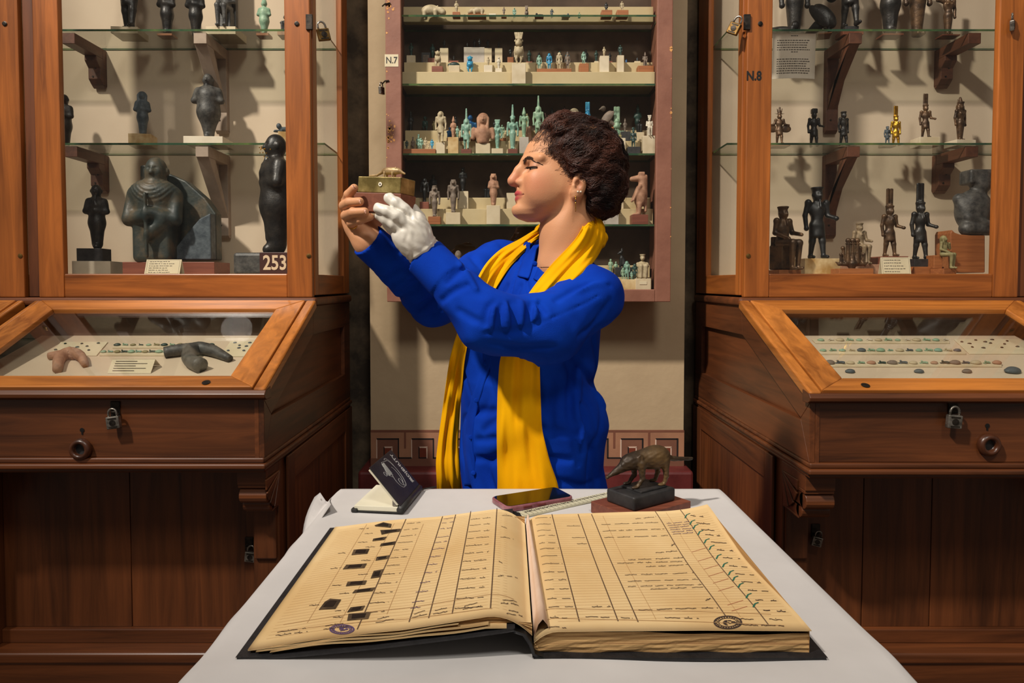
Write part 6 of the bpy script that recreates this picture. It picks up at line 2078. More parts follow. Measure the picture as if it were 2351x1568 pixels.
# right page rows
for y in (1192, 1207, 1221, 1233, 1250, 1263, 1280, 1298, 1317, 1335, 1356, 1378, 1397):
    x = 1206 + (y - 1182) * 0.09
    a = between(colR[0], y)
    write(k, (x + (a - x) * 0.35, y), (a - 6, y - 2), 0.0022, rs)
for y, l in ((1209, 32), (1236, 30), (1250, 24), (1395, 44)):
    a = between(colR[1], y)
    write(k, (a - l - 4, y), (a - 5, y), 0.0024, rs)
for y, f in ((1190, 0.35), (1203, 0.95), (1218, 0.98), (1233, 1.0), (1252, 0.06), (1268, 0.35), (1284, 0.8), (1292, 0.98), (1300, 0.6), (1319, 0.95), (1334, 0.95), (1346, 0.98), (1352, 0.7), (1378, 0.08), (1400, 0.98)):
    a, b = between(colR[2], y), between(colR[3], y)
    write(k, (b - (b - a) * f * 0.92 - 6, y + 3), (b - 8, y - 2), 0.0024, rs)
for y in (1184, 1201, 1216, 1228, 1245, 1263, 1281, 1300, 1318, 1336, 1356, 1378, 1402):
    b = between(colR[4], y)
    write(k, (b + 14, y + 1), (b + 44 + (y - 1184) * 0.1, y + 4), 0.0028, rs, 0.7, 0.0015)
for p, q in (((1262, 1420), (1302, 1422)), ((1344, 1418), (1400, 1420)), ((1425, 1420), (1452, 1422)), ((1526, 1420), (1604, 1422)), ((1695, 1422), (1730, 1424)), ((1766, 1424), (1796, 1426)), ((1250, 1446), (1300, 1444)), ((1690, 1436), (1800, 1440))):
    write(k, p, q, 0.003, rs, 1.3)
k.build('handwriting', M['penink'])
k = Ink()
for y, x in ((1193, 1022), (1203, 1018), (1216, 1014), (1236, 1006), (1248, 1002), (1263, 996), (1281, 990), (1299, 984), (1318, 978), (1340, 968), (1362, 958), (1385, 950), (1399, 946)):
    write(k, (x - 4, y), (x + 24, y - 3), 0.0032, rs, 1.4)
for y, x in ((1209, 1536), (1224, 1545)):
    for q in range(3): write(k, (x - 6 + 3 * q, y - 6 + 5 * q), (x + 46, y - 10 + 5 * q), 0.0026, rs, 2.2)
k.build('purple_handwriting', M['purple'])
k = Ink()
for n, y in enumerate((1183, 1198, 1208, 1222, 1241, 1256, 1277, 1296, 1314, 1327, 1343, 1367, 1388)):
    x = between(colR[4], y)
    k.px((x + 2, y + 8), (x + 6, y), 0.002, 2); k.px((x + 6, y), (x + 14, y - 3), 0.0018, 2)
k.build('green_ticks', M['greenink'])
k = Ink()
for y in (1262, 1283, 1302, 1318, 1334, 1352, 1384, 1398):
    x = between(colR[3], y)
    k.px((x + 26, y + 7), (x + 62, y - 4), 0.0007, 4)
k.build('red_strokes', M['redink'])
# round ink stamps
def stamp(cx, cy, rx, ry, name, mat, seed):
    k = Ink()
    rs = np.random.RandomState(seed)
    for f in (1.0, 0.93, 0.66):
        pts = [(cx + rx * f * math.cos(a), cy + ry * f * math.sin(a)) for a in np.linspace(0, 2 * math.pi, 30)]
        for a, b in zip(pts[:-1], pts[1:]): k.px(a, b, 0.0011, 1)
    for i in range(26):
        a = 2 * math.pi * i / 26
        r0 = rs.uniform(0.7, 0.78); r1 = rs.uniform(0.82, 0.9)
        k.px((cx + rx * r0 * math.cos(a), cy + ry * r0 * math.sin(a)), (cx + rx * r1 * math.cos(a + 0.08), cy + ry * r1 * math.sin(a + 0.08)), 0.0014, 1)
    for i in range(12):
        x, y = cx + rs.uniform(-0.4, 0.3) * rx, cy + rs.uniform(-0.4, 0.4) * ry
        k.px((x, y), (x + rs.uniform(0.1, 0.35) * rx, y + rs.uniform(-0.1, 0.1) * ry), 0.002, 1)
    k.build(name, mat, None)
stamp(1671, 1431, 32, 15, 'ink_stamp', M['penink'], 1)
stamp(785, 1447, 28, 11, 'ink_stamp', M['purple'], 2)
# glued photographic prints
prints = [((860, 1208), (880, 1201), (899, 1205), (897, 1213), (862, 1210)), ((873, 1219), (898, 1218), (920, 1216), (917, 1222), (902, 1224), (876, 1229)),
          ((857, 1239), (888, 1234), (882, 1241), (855, 1244)), ((875, 1250), (908, 1245), (905, 1252), (872, 1256)), ((812, 1264), (848, 1262), (843, 1273), (807, 1276)),
          ((865, 1281), (894, 1277), (889, 1285), (862, 1289)), ((795, 1299), (842, 1296), (836, 1306), (787, 1309)), ((858, 1313), (880, 1309), (872, 1327), (851, 1330)),
          ((798, 1338), (842, 1335), (838, 1344), (794, 1348)), ((815, 1357), (861, 1351), (855, 1359), (809, 1364)), ((746, 1384), (758, 1377), (783, 1379), (770, 1400), (732, 1402)),
          ((805, 1397), (838, 1393), (832, 1403), (797, 1408)), ((800, 1412), (851, 1408), (845, 1423), (797, 1427))]
for i, pts in enumerate(prints):
    P3 = [on_page(*q) for q in pts]
    c = np.mean(P3, 0)
    lo_ = [lift(q[0], q[1], 0.0004) for q in P3]
    o = MB().prism(lo_, (0, 0, 0.0006)).build('photo_print', M['photo'], t, fix=True)
    inn = [lift(c[0] + (q[0] - c[0]) * 0.62, c[1] + (q[1] - c[1]) * 0.62, 0.0011) for q in P3]
    MB().prism(inn, (0, 0, 0.0002)).build('print_image', M['photo_dark'], o, fix=True)
    k = Ink()
    write(k, (pts[0][0] - 36, pts[0][1] + 8), (pts[0][0] - 14, pts[0][1] + 7), 0.0024, rs, 1.2)
    k.build('print_caption', M['penink'])

# ================================================================== small notebook propped open
M['leather'] = mottled('black_notebook_cover', (20, 20, 20), (46, 44, 42), 18, 0.5, bump=0.15, bscale=300)
M['ivory'] = mottled('ivory_pages', (226, 220, 196), (234, 228, 206), 10, 0.7)
M['silver'] = plain('silver_print', (205, 205, 200), 0.4)
nb0 = PZ(918, 1181, ZT); nb1 = PZ(961, 1129, ZT)
hd_ = nb1 - nb0
hd_[2] = 0
HL = np.linalg.norm(hd_)
eh = hd_ / HL
el = np.array([-eh[1], eh[0], 0])                  # towards the fore edge (left)
WN = 0.092
t = thing('notebook', 'small black notebook propped open like a tent, cover lettered DJEHUTY', 'notebook', nb0 + eh * HL / 2 + el * WN / 2)
def nbp(a, b, z): return nb0 + el * a + eh * b + np.array([0, 0, z])
MB().hexa([nbp(0, 0, 0.001), nbp(0, HL, 0.001), nbp(WN, HL, 0.001), nbp(WN, 0, 0.001), nbp(0, 0, 0.003), nbp(0, HL, 0.003), nbp(WN, HL, 0.003), nbp(WN, 0, 0.003)]).build('back_cover', M['leather'], t, bevel=0.0008, fix=True)
MB().hexa([nbp(0.002, 0.003, 0.003), nbp(0.002, HL - 0.003, 0.003), nbp(WN - 0.003, HL - 0.003, 0.003), nbp(WN - 0.003, 0.003, 0.003),
           nbp(0.002, 0.003, 0.0125), nbp(0.002, HL - 0.003, 0.0125), nbp(WN - 0.003, HL - 0.003, 0.0125), nbp(WN - 0.003, 0.003, 0.0125)]).build('page_block', M['ivory'], t, bevel=0.001, fix=True)
th = math.radians(50)
eu = el * math.cos(th) + np.array([0, 0, math.sin(th)])           # up along the raised cover
en = np.cross(eh, eu); en = en if en[2] > 0 or True else -en
nrm = np.cross(eu, eh)
if nrm[2] < 0: nrm = -nrm                                           # outer face of the cover
hp0 = nb0 + np.array([0, 0, 0.0145])
def cvp(a, b, h): return hp0 + eu * a + eh * b + nrm * h
def plate(a0, a1, b0, b1, h0, h1): return [cvp(a0, b0, h0), cvp(a0, b1, h0), cvp(a1, b1, h0), cvp(a1, b0, h0), cvp(a0, b0, h1), cvp(a0, b1, h1), cvp(a1, b1, h1), cvp(a1, b0, h1)]
cvr = MB().hexa(plate(0, WN, 0, HL, 0, 0.0018)).build('front_cover', M['leather'], t, bevel=0.0007, fix=True)
MB().hexa(plate(0.004, WN - 0.003, 0.003, HL - 0.003, -0.005, -0.0003)).build('raised_pages', M['ivory'], t, bevel=0.0008, fix=True)
MB().tube([nbp(-0.001, 0, 0.008), nbp(-0.001, HL, 0.008)], 0.0075, 10).build('spine', M['leather'], t, smooth=True)
MB().tube([nbp(-0.004, HL, 0.004), nbp(-0.012, HL + 0.012, 0.0035), nbp(-0.03, HL + 0.03, 0.0025)], 0.0016, 6).build('ribbon_marker', M['leather'], t)
MB().obox(nbp(0.012, 0.01, 0.02), el * 0.004, eh * 0.006, np.array([0, 0, 0.007])).build('pen_clip', M['steel'], t, bevel=0.002)
MB().obox(nbp(WN - 0.004, 0.004, 0.004), el * 0.006, eh * 0.006, np.array([0, 0, 0.0035])).build('elastic_knot', M['leather'], t, bevel=0.002)
tx = frame_matrix(cvp(WN * 0.6, HL * 0.875, 0.0021), eu, -eh, nrm)
text_mesh('cover_lettering', 'DJEHUTY', 0.0145, M['silver'], tx, cvr, 0.0001, bold=0.0003)
k = MB()
def cstroke(pts, w=0.0006):
    for (a0, b0), (a1, b1) in zip(pts[:-1], pts[1:]):
        p, q = cvp(a0, b0, 0.002), cvp(a1, b1, 0.002)
        dv = q - p; L_ = np.linalg.norm(dv)
        if L_ < 1e-6: continue
        dv /= L_
        k.obox((p + q) / 2, dv * L_ / 2, np.cross(nrm, dv) * w / 2, nrm * 0.00015)
# sign before the name
gx, gy = WN * 0.2, HL * 0.875
for pts in ([(gx - 0.005, gy - 0.004), (gx + 0.006, gy - 0.004)], [(gx - 0.006, gy), (gx + 0.006, gy)], [(gx, gy - 0.006), (gx, gy + 0.005)], [(gx, gy), (gx - 0.006, gy + 0.006)], [(gx, gy), (gx + 0.006, gy + 0.006)]): cstroke(pts, 0.0016)
# outline drawing of a headdress in profile: contour lines with a hatched panel
cxm, cym = WN * 0.55, HL * 0.56
def arcp(cx, cy, rx, ry, a0, a1, n=14): return [(cx + rx * math.cos(a), cy + ry * math.sin(a)) for a in np.linspace(a0, a1, n)]
cstroke(arcp(cxm, cym, 0.033, 0.019, 0.2, 3.0)); cstroke(arcp(cxm - 0.012, cym - 0.006, 0.02, 0.015, 2.6, 5.6)); cstroke(arcp(cxm - 0.004, cym, 0.02, 0.010, 0.4, 3.4)); cstroke(arcp(cxm - 0.02, cym - 0.004, 0.008, 0.006, 0, 6.3))
cstroke([(cxm + 0.03, cym + 0.004), (cxm + 0.034, cym - 0.02), (cxm + 0.008, cym - 0.034), (cxm - 0.004, cym - 0.018)]); cstroke(arcp(cxm + 0.01, cym + 0.004, 0.026, 0.014, -0.4, 1.6))
for i in range(9): cstroke([(cxm + 0.006 + 0.003 * i, cym - 0.03 + 0.0012 * i), (cxm + 0.001 + 0.0032 * i, cym - 0.012)], 0.0004)
for i in range(8): cstroke([(cxm + 0.004, cym - 0.013 - 0.0024 * i), (cxm + 0.031, cym - 0.012 - 0.0018 * i)], 0.0004)
cstroke(arcp(cxm + 0.012, cym - 0.04, 0.005, 0.004, 0, 6.3)); cstroke([(cxm + 0.009, cym - 0.036), (cxm + 0.01, cym - 0.028)])
tag(k.build('cover_drawing', M['silver'], cvr), kind='stuff')

# ================================================================== phone
M['phonecase'] = mottled('clear_pink_case', (120, 62, 72), (168, 112, 118), 30, 0.25)
M['screen'] = plain('dark_screen_glass', (16, 20, 10), 0.06)
qA, qB, qC, qD = [PZ(x, y, ZT + 0.009) for x, y in ((1137, 1145), (1167, 1165), (1308, 1142), (1272, 1122))]
cph = (qA + qB + qC + qD) / 4
e1 = (qC - qB); e1 /= np.linalg.norm(e1)
e2 = np.array([-e1[1], e1[0], 0])
PL, PW = 0.148, 0.074
t = thing('phone', 'phone lying face up in a clear pinkish case', 'phone', (cph[0], cph[1], ZT))
def rrect(c, L, W, r, z, n=6):
    out = []
    for sx, sy, a0 in ((1, 1, 0), (-1, 1, math.pi / 2), (-1, -1, math.pi), (1, -1, 3 * math.pi / 2)):
        for a in np.linspace(a0, a0 + math.pi / 2, n):
            p = c + e1 * (sx * (L / 2 - r) + r * math.cos(a)) + e2 * (sy * (W / 2 - r) + r * math.sin(a))
            out.append((p[0], p[1], z))
    return out
MB().prism(rrect(cph, PL, PW, 0.012, ZT + 0.0012), (0, 0, 0.0105)).build('case', M['phonecase'], t, bevel=0.0025)
MB().prism(rrect(cph, PL - 0.007, PW - 0.007, 0.010, ZT + 0.0116), (0, 0, 0.0009)).build('screen', M['screen'], t)
for k_ in (-0.03, 0.0):
    MB().obox(cph * [1, 1, 0] + e1 * k_ - e2 * (PW / 2 + 0.0006) + np.array([0, 0, ZT + 0.0065]), e1 * 0.009, e2 * 0.0012, np.array([0, 0, 0.0022])).build('side_button', M['plinth'], t, bevel=0.001)

# ================================================================== measuring strip
M['ruler'] = mottled('ivory_ruler', (206, 200, 170), (218, 212, 184), 12, 0.5)
r0, r1 = PZ(1196, 1182, ZT + 0.003), PZ(1500, 1113, ZT + 0.003)
er = r1 - r0; er[2] = 0
LR = np.linalg.norm(er); er /= LR
ep = np.array([-er[1], er[0], 0])
t = thing('ruler', 'ivory measuring strip running under the bronze shrew to the register', 'ruler', (r0 + r1) / 2)
MB().obox((r0 + r1) / 2, er * LR / 2, ep * 0.014, np.array([0, 0, 0.0012])).build('strip', M['ruler'], t)
m = MB()
for i in range(int(LR / 0.0025)):
    L_ = 0.010 if i % 4 == 0 else 0.0035
    p = r0 + er * (0.0025 * i + 0.002) - ep * (0.014 - L_ / 2) + np.array([0, 0, 0.0013])
    if i % 4 == 0: p = r0 + er * (0.0025 * i + 0.002) + np.array([0, 0, 0.0013]); L_ = 0.026
    m.obox(p, er * 0.0002, ep * L_ / 2, np.array([0, 0, 0.0002]))
tag(m.build('scale_marks', M['ink'], t), kind='stuff')
for i in range(1, int(LR / 0.01)):
    p = r0 + er * (0.01 * i + 0.007) + ep * 0.006 + np.array([0, 0, 0.0014])
    text_mesh('scale_numeral', str(30 - i), 0.0095, M['ink'], frame_matrix(p, -er, -ep, (0, 0, 1)), t, 0.0001, bold=0.0002)

# ================================================================== bronze shrew on its blocks
M['shrew'] = mottled('shrew_bronze', (44, 34, 24), (104, 80, 48), 9, 0.5, 0.3, bump=0.35, bscale=60, c3=(64, 50, 36))
nc = PZ(1456, 1176, ZT + 0.022)                                     # nearest lower corner of the dark block
lc = PZ(1417, 1157, ZT + 0.022); rcn = PZ(1551, 1150, ZT + 0.022)
f1 = rcn - nc; l1_ = np.linalg.norm(f1); f1 /= l1_
f2 = np.array([-f1[1], f1[0], 0])
WB = 0.072
LB = min(l1_, 0.125)
cb_ = nc + f1 * LB / 2 + f2 * WB / 2
cb_[2] = 0
t = thing('shrew_statuette', 'dark bronze shrew standing on a black block over a red-brown base', 'statuette', (cb_[0], cb_[1], ZT))
zz = np.array([0, 0, 1.0])
MB().obox(cb_ + zz * (ZT + 0.0118), f1 * (LB / 2 + 0.022), f2 * (WB / 2 + 0.018), zz * 0.0108).build('wooden_base', M['base_red'], t, bevel=0.0015)
MB().obox(cb_ + zz * (ZT + 0.035), f1 * LB / 2, f2 * WB / 2, zz * 0.0125).build('dark_block', M['base_dark'], t, bevel=0.004, seg=3)
MB().obox(cb_ + zz * (ZT + 0.049) + f1 * 0.008, f1 * (LB / 2 - 0.02), f2 * (WB / 2 - 0.01), zz * 0.0025).build('raised_panel', M['base_dark'], t, bevel=0.0015)
fn, tot, half = animal_fn('shrew')
yaw = math.atan2(f1[1], f1[0])
o_ = cb_ + f1 * 0.012
place_sdf('shrew', fn, tot, half, (o_[0], o_[1], ZT + 0.051), 0.074, yaw - 0.25, M['shrew'], t, 66, 1)
# ================================================================== the woman
SKIN, SKIN2 = np.array(srgb(206, 148, 108)[:3]), np.array(srgb(196, 124, 92)[:3])
M['skin'] = tinted('skin', 0.5, 0.32, 0.12, 0.25, 420)
M['shirt'] = woven('blue_linen', (3, 46, 150), (8, 61, 178), 1100, 0.9, 0.4, 0.0, 9.0)
M['scarf'] = woven('mustard_scarf_cloth', (228, 160, 0), (240, 176, 4), 1300, 0.9, 0.25, 0.0, 7.0)
M['hair'] = mottled('dark_auburn_hair', (18, 10, 8), (36, 20, 15), 25, 0.6, stretch=(1, 1, 1), spec=0.4)
M['strand'] = mottled('auburn_hair_strands', (28, 15, 11), (92, 50, 35), 9, 0.36, spec=0.5)
M['glove'] = mottled('white_latex_glove', (208, 202, 190), (232, 226, 214), 14, 0.38, bump=0.1, bscale=90)
M['eyewhite'] = plain('eye_white', (222, 212, 200), 0.15)
M['iris'] = plain('dark_iris', (30, 18, 12), 0.1)
M['trouser'] = woven('dark_trouser_cloth', (24, 24, 30), (34, 34, 42), 900)
M['goldj'] = plain('gold_jewellery', (226, 176, 84), 0.22, 1.0)
M['pearl'] = plain('pearl', (236, 226, 206), 0.15)
M['darkbead'] = plain('dark_bead', (40, 30, 40), 0.2)
M['lash'] = plain('lash_black', (22, 14, 12), 0.7)
M['brow'] = plain('brow_brown', (64, 42, 30), 0.7)
M['nail'] = plain('bare_nail', (226, 172, 150), 0.25)

YH = 1.58
HO = PY(1300, 400, YH)
psi = math.radians(7)
HU = np.array([-math.cos(psi), -math.sin(psi), 0]); HV = np.array([math.sin(psi), -math.cos(psi), 0]); HW = np.array([0, 0, 1.0])
HR = np.stack([HU, HV, HW], 1).astype(f32)            # world -> local: (P-HO) @ HR
def h2w(u, v, w): return HO + HU * u + HV * v + HW * w
def hl(px, py, v=0.0):
    """head-local point seen at a pixel, at sideways offset v (towards the camera)"""
    Y = YH + HV[1] * v
    q = PY(px, py, Y) - HO
    return np.array([q @ HU, v, q @ HW])

WZ_ = np.array([-.112, -.104, -.095, -.084, -.067, -.05, -.035, -.01, .025, .045, .065, .094, .108, .116, .122])
UF_ = np.array([.088, .104, .1135, .1175, .1155, .1130, .1125, .108, .1005, .099, .0900, .066, .034, .0, -.02])
UB_ = np.array([.075, .055, .03, .012, -.008, -.035, -.06, -.085, -.10, -.104, -.105, -.09, -.06, -.04, -.025])
HV_ = np.array([.008, .026, .037, .045, .053, .059, .063, .0675, .070, .0715, .072, .066, .046, .026, .006])
def loft2(uc, vc, a, b, n=2.0):
    """approximate distance to an ellipse section"""
    k0 = np.sqrt((uc / a) ** 2 + (vc / b) ** 2) + 1e-6
    k1 = np.sqrt((uc / (a * a)) ** 2 + (vc / (b * b)) ** 2) + 1e-6
    return k0 * (k0 - 1) / k1
def poly_rc(q, pts, rr):
    d = None
    for i in range(len(pts) - 1):
        e = rc(q, pts[i], pts[i + 1], rr[i], rr[i + 1])
        d = e if d is None else np.minimum(d, e)
    return d
def lips(q):
    a = q * np.array([1, 0, 1], f32); a[:, 1] = np.abs(q[:, 1])
    up = poly_rc(a, [(0.1145, 0.0, -0.0466), (0.1125, 0.010, -0.0470), (0.1035, 0.023, -0.0490), (0.0925, 0.0335, -0.0508), (0.0855, 0.0400, -0.0515)], (0.0055, 0.0055, 0.0048, 0.0034, 0.0018))
    lo = poly_rc(a, [(0.1125, 0.0, -0.0585), (0.1105, 0.010, -0.0582), (0.1015, 0.023, -0.0560), (0.0920, 0.0330, -0.0540), (0.0855, 0.0395, -0.0525)], (0.0066, 0.0065, 0.0056, 0.0038, 0.0018))
    gp = poly_rc(a, [(0.1215, 0.0, -0.0526), (0.1190, 0.012, -0.0528), (0.1090, 0.0265, -0.0526), (0.0965, 0.0375, -0.0520), (0.0880, 0.0440, -0.0512)], (0.0011, 0.0011, 0.0011, 0.0012, 0.0012))
    return up, lo, gp
def head_d(q):
    u, v, w = q[:, 0], q[:, 1], q[:, 2]
    F_ = np.interp(w, WZ_, UF_).astype(f32); B_ = np.interp(w, WZ_, UB_).astype(f32); V_ = np.interp(w, WZ_, HV_).astype(f32)
    c, a = (F_ + B_) / 2, np.maximum((F_ - B_) / 2, 0.004)
    # widest part sits further back than the middle
    vv = v * (1 + 0.22 * np.clip((u - c) / a, -1, 1))
    d = loft2(u - c, vv, a, np.maximum(V_, 0.004)) * 0.85
    d = np.maximum(d, np.maximum(w - 0.121, -0.110 - w))
    d = smin(d, ell(q, (-0.025, 0, 0.04), (0.086, 0.073, 0.076)), 0.02)
    # chin, cheeks, brow
    d = smin(d, ell(q, (0.103, 0, -0.0845), (0.0215, 0.023, 0.0165)), 0.018)
    for s in (-1, 1):
        d = smin(d, ell(q, (0.07, s * 0.041, -0.018), (0.027, 0.021, 0.024)), 0.025)
        d = smin(d, ell(q, (0.062, s * 0.044, -0.05), (0.03, 0.018, 0.026)), 0.03)
        d = smin(d, rc(q, (0.0945, s * 0.010, 0.027), (0.068, s * 0.050, 0.027), 0.0070, 0.0075), 0.014)
        d = smax(d, -ell(q, (0.101, s * 0.035, 0.008), (0.017, 0.019, 0.0105)), 0.012)
        # lids around the eyeball
        lid = sph(q, (0.0765, s * 0.034, 0.006), 0.0155)
        d = smin(d, lid, 0.006)
        d = smax(d, -rbox(q, (0.088, s * 0.040, 0.0044), (0.013, 0.0165, 0.0021), 0.002), 0.002)
        # crease from nostril to mouth corner
        d = smax(d, -rc(q, (0.0945, s * 0.0260, -0.026), (0.0825, s * 0.0430, -0.050), 0.0026, 0.0024), 0.007)
    # nose
    n = rc(q, (0.0945, 0, 0.026), (0.109, 0, 0.006), 0.0095, 0.0105)
    n = smin(n, rc(q, (0.109, 0, 0.006), (0.1235, 0, -0.0175), 0.0105, 0.0128), 0.008)
    n = smin(n, rc(q, (0.113, 0, -0.0235), (0.108, 0, -0.031), 0.0085, 0.008), 0.006)
    for s in (-1, 1):
        n = smin(n, ell(q, (0.1050, s * 0.0150, -0.0225), (0.0130, 0.0082, 0.0092)), 0.004)
    d = smin(d, n, 0.009)
    for s in (-1, 1):
        d = smax(d, -ell(q, (0.1105, s * 0.0105, -0.0318), (0.0075, 0.0042, 0.0042)), 0.002)
    # lips
    d = smin(d, ell(q, (0.080, 0, -0.052), (0.030, 0.0375, 0.022)), 0.015)
    lip, low, gap = lips(q)
    d = smin(d, smin(lip, low, 0.0015), 0.003)
    d = smax(d, -gap, 0.0015)
    d = smax(d, -ell(q, (0.1215, 0, -0.0692), (0.0065, 0.016, 0.0032)), 0.006)
    # ears
    for s in (-1, 1):
        c = (-0.014, s * 0.0745, -0.031)
        R = np.array([[0.97, 0.0, -0.24], [0, 1, 0], [0.24, 0, 0.97]], f32)
        e = ell(q, c, (0.0165, 0.0075, 0.028), R)
        e = smin(e, rc(q, (-0.003, s * 0.073, -0.052), (-0.004, s * 0.0735, -0.058), 0.0075, 0.0062), 0.006)
        e = smax(e, -ell(q, (-0.0095, s * 0.0835, -0.036), (0.0085, 0.0085, 0.0115), R), 0.003)
        e = smax(e, -ell(q, (-0.0165, s * 0.0835, -0.0195), (0.0065, 0.0055, 0.0095), R), 0.003)
        tr = rc(q, (-0.001, s * 0.0765, -0.038), (0.0, s * 0.0755, -0.044), 0.0042, 0.0035)
        e = smin(e, tr, 0.003)
        d = smin(d, e, 0.005)
    # neck
    nk = rc(q, (-0.026, 0, -0.035), (-0.002, 0, -0.13), 0.054, 0.056)
    nk = smin(nk, rc(q, (-0.002, 0, -0.13), (0.004, 0, -0.215), 0.056, 0.065), 0.03)
    nk = smin(nk, rc(q, (-0.012, 0.062, -0.055), (0.045, 0.02, -0.205), 0.008, 0.010), 0.02)
    d = smin(d, nk, 0.02)
    return d

# ---- body under the clothes
SH_N, SH_F = PY(1364, 684, 1.505), PY(1140, 608, 1.755)      # near and far shoulder
MID_N = PY(1258, 750, 1.43)
EL_N, WR_N = PY(1120, 738, 1.385), PY(984, 597, 1.425)
EL_F, WR_F = PY(998, 690, 1.585), PY(849, 556, 1.475)
SD = (SH_N - SH_F); SD[2] = 0; SD /= np.linalg.norm(SD)
FD = np.array([SD[1], -SD[0], 0]); FD = FD if FD[1] < 0 else -FD
TZ = np.array([0.60, 0.70, 0.78, 0.85, 0.95, 1.05, 1.12, 1.20, 1.26, 1.31, 1.355])
TCX = np.array([.060, .060, .060, .050, .052, .046, .056, .070, .085, .090, .095])
TCY = np.array([1.64, 1.64, 1.64, 1.635, 1.63, 1.63, 1.63, 1.635, 1.635, 1.635, 1.63])
TA = np.array([.196, .196, .192, .190, .192, .178, .172, .170, .158, .12, .06])
TB = np.array([.165, .165, .160, .152, .152, .148, .140, .122, .100, .075, .05])
def torso_d(P, grow=0.0):
    z = P[:, 2]
    cx = np.interp(z, TZ, TCX).astype(f32); cy = np.interp(z, TZ, TCY).astype(f32)
    a = np.interp(z, TZ, TA).astype(f32) + f32(grow); b = np.interp(z, TZ, TB).astype(f32) + f32(grow)
    x, y = P[:, 0] - cx, P[:, 1] - cy
    s = x * f32(SD[0]) + y * f32(SD[1]); f = x * f32(FD[0]) + y * f32(FD[1])
    d = loft2(s, f, a, b) * 0.9
    d = np.maximum(d, z - 1.375)
    d = smin(d, rc(P, PY(1292, 598, 1.62), SH_N + np.array([-0.01, 0, 0.008]), 0.045 + grow, 0.056 + grow), 0.04)
    d = smin(d, rc(P, PY(1288, 598, 1.64), SH_F + np.array([0.01, 0, 0.004]), 0.045 + grow, 0.054 + grow), 0.04)
    for s_ in (-1, 1):
        c = np.array([0.07, 1.635, 1.135]) + FD * 0.095 + SD * 0.075 * s_
        d = smin(d, ell(P, c, (0.07, 0.07, 0.075)), 0.05)
    return d
def arm_d(P, S, E, W, r0, r1, r2, r3, k=0.02):
    d = rc(P, S, E, r0, r1)
    return smin(d, rc(P, E, W, r2, r3), k)

# ---- rays from the camera onto the bodice (for scarf, placket, buttons)
def trace(fn, px, py, n=60):
    D = np.stack([ray(x, y) / np.linalg.norm(ray(x, y)) for x, y in zip(px, py)]).astype(f32)
    t = np.full(len(px), 1.2, f32)
    O = np.array([0, 0, CAMZ], f32)
    for _ in range(n):
        t = t + 0.8 * np.clip(fn(O + D * t[:, None]), -0.05, 0.05)
    P = O + D * t[:, None]
    return t, D, np.abs(fn(P)) < 0.004

def ridge(x): return 1.0 - 2.0 * np.abs(np.sin(x))
def axis_folds(P, A, B, per, amp, seed, lo=0.0, hi=1.0):
    """folds that run round a limb, gathered between lo and hi of its length"""
    A = np.array(A, f32); B = np.array(B, f32)
    ax = B - A; L = np.linalg.norm(ax); ax = ax / L
    r = P - A
    t = r @ ax
    rad = r - t[:, None] * ax
    e1 = np.cross(ax, [0.2, 0.3, 0.93]).astype(f32); e1 /= np.linalg.norm(e1); e2 = np.cross(ax, e1)
    ang = np.arctan2(rad @ e2, rad @ e1)
    tt = t / L
    w = np.clip((tt - lo) / 0.12, 0, 1) * np.clip((hi - tt) / 0.12, 0, 1)
    wob = 1.5 * np.sin(ang + seed) + 1.0 * np.sin(2 * ang + 2 * seed + t * 20) + 0.8 * np.sin(t * 37 + seed)
    ph = t * (2 * math.pi / per) + wob
    ph2 = t * (2 * math.pi / (per * 0.62)) - 1.2 * wob + 2.0 * seed
    m1 = 0.5 + 0.5 * np.sin(ang + 2.1 * seed); m2 = 0.5 + 0.5 * np.sin(ang * 1.0 - 1.3 * seed + 2.0)
    val = np.exp(-(np.sin(ph / 2) / 0.28) ** 2)
    val2 = np.exp(-(np.sin(ph2 / 2) / 0.30) ** 2)
    return amp * w * (0.35 * np.sin(ph + 1.0) * m1 + 0.25 - 1.0 * val * m1 - 0.75 * val2 * m2)


cuffN = WR_N + (WR_N - EL_N) * 0.05
cuffF = WR_F + (WR_F - EL_F) * 0.02
uN = (WR_N - EL_N) / np.linalg.norm(WR_N - EL_N)
uF = (WR_F - EL_F) / np.linalg.norm(WR_F - EL_F)
def near_base(P):
    d = rc(P, SH_N, MID_N, 0.066, 0.063)
    d = smin(d, rc(P, MID_N, EL_N, 0.063, 0.059), 0.03)
    d = smin(d, rc(P, EL_N, WR_N - uN * 0.045, 0.058, 0.0425), 0.03)
    d = smin(d, rc(P, MID_N + np.array([0.02, 0.01, -0.022]), EL_N + np.array([0.03, 0.01, -0.016]), 0.05, 0.046), 0.03)
    return d
def surf_lines(fn, rows, r):
    """polylines given in pixels, laid on a surface: list of (points, radius)"""
    out = []
    for row_ in rows:
        q = []
        for (x0, y0), (x1, y1) in zip(row_[:-1], row_[1:]):
            for k in np.linspace(0, 1, 5)[:-1]: q.append((x0 + (x1 - x0) * k, y0 + (y1 - y0) * k))
        q.append(row_[-1])
        q = np.array(q)
        for _ in range(2): q[1:-1] = 0.5 * q[1:-1] + 0.25 * (q[:-2] + q[2:])
        t, D, ok = trace(fn, q[:, 0], q[:, 1])
        P = np.array([0, 0, CAMZ]) + D * t[:, None]
        P = P[ok]
        if len(P) > 1: out.append((P, r))
    return out
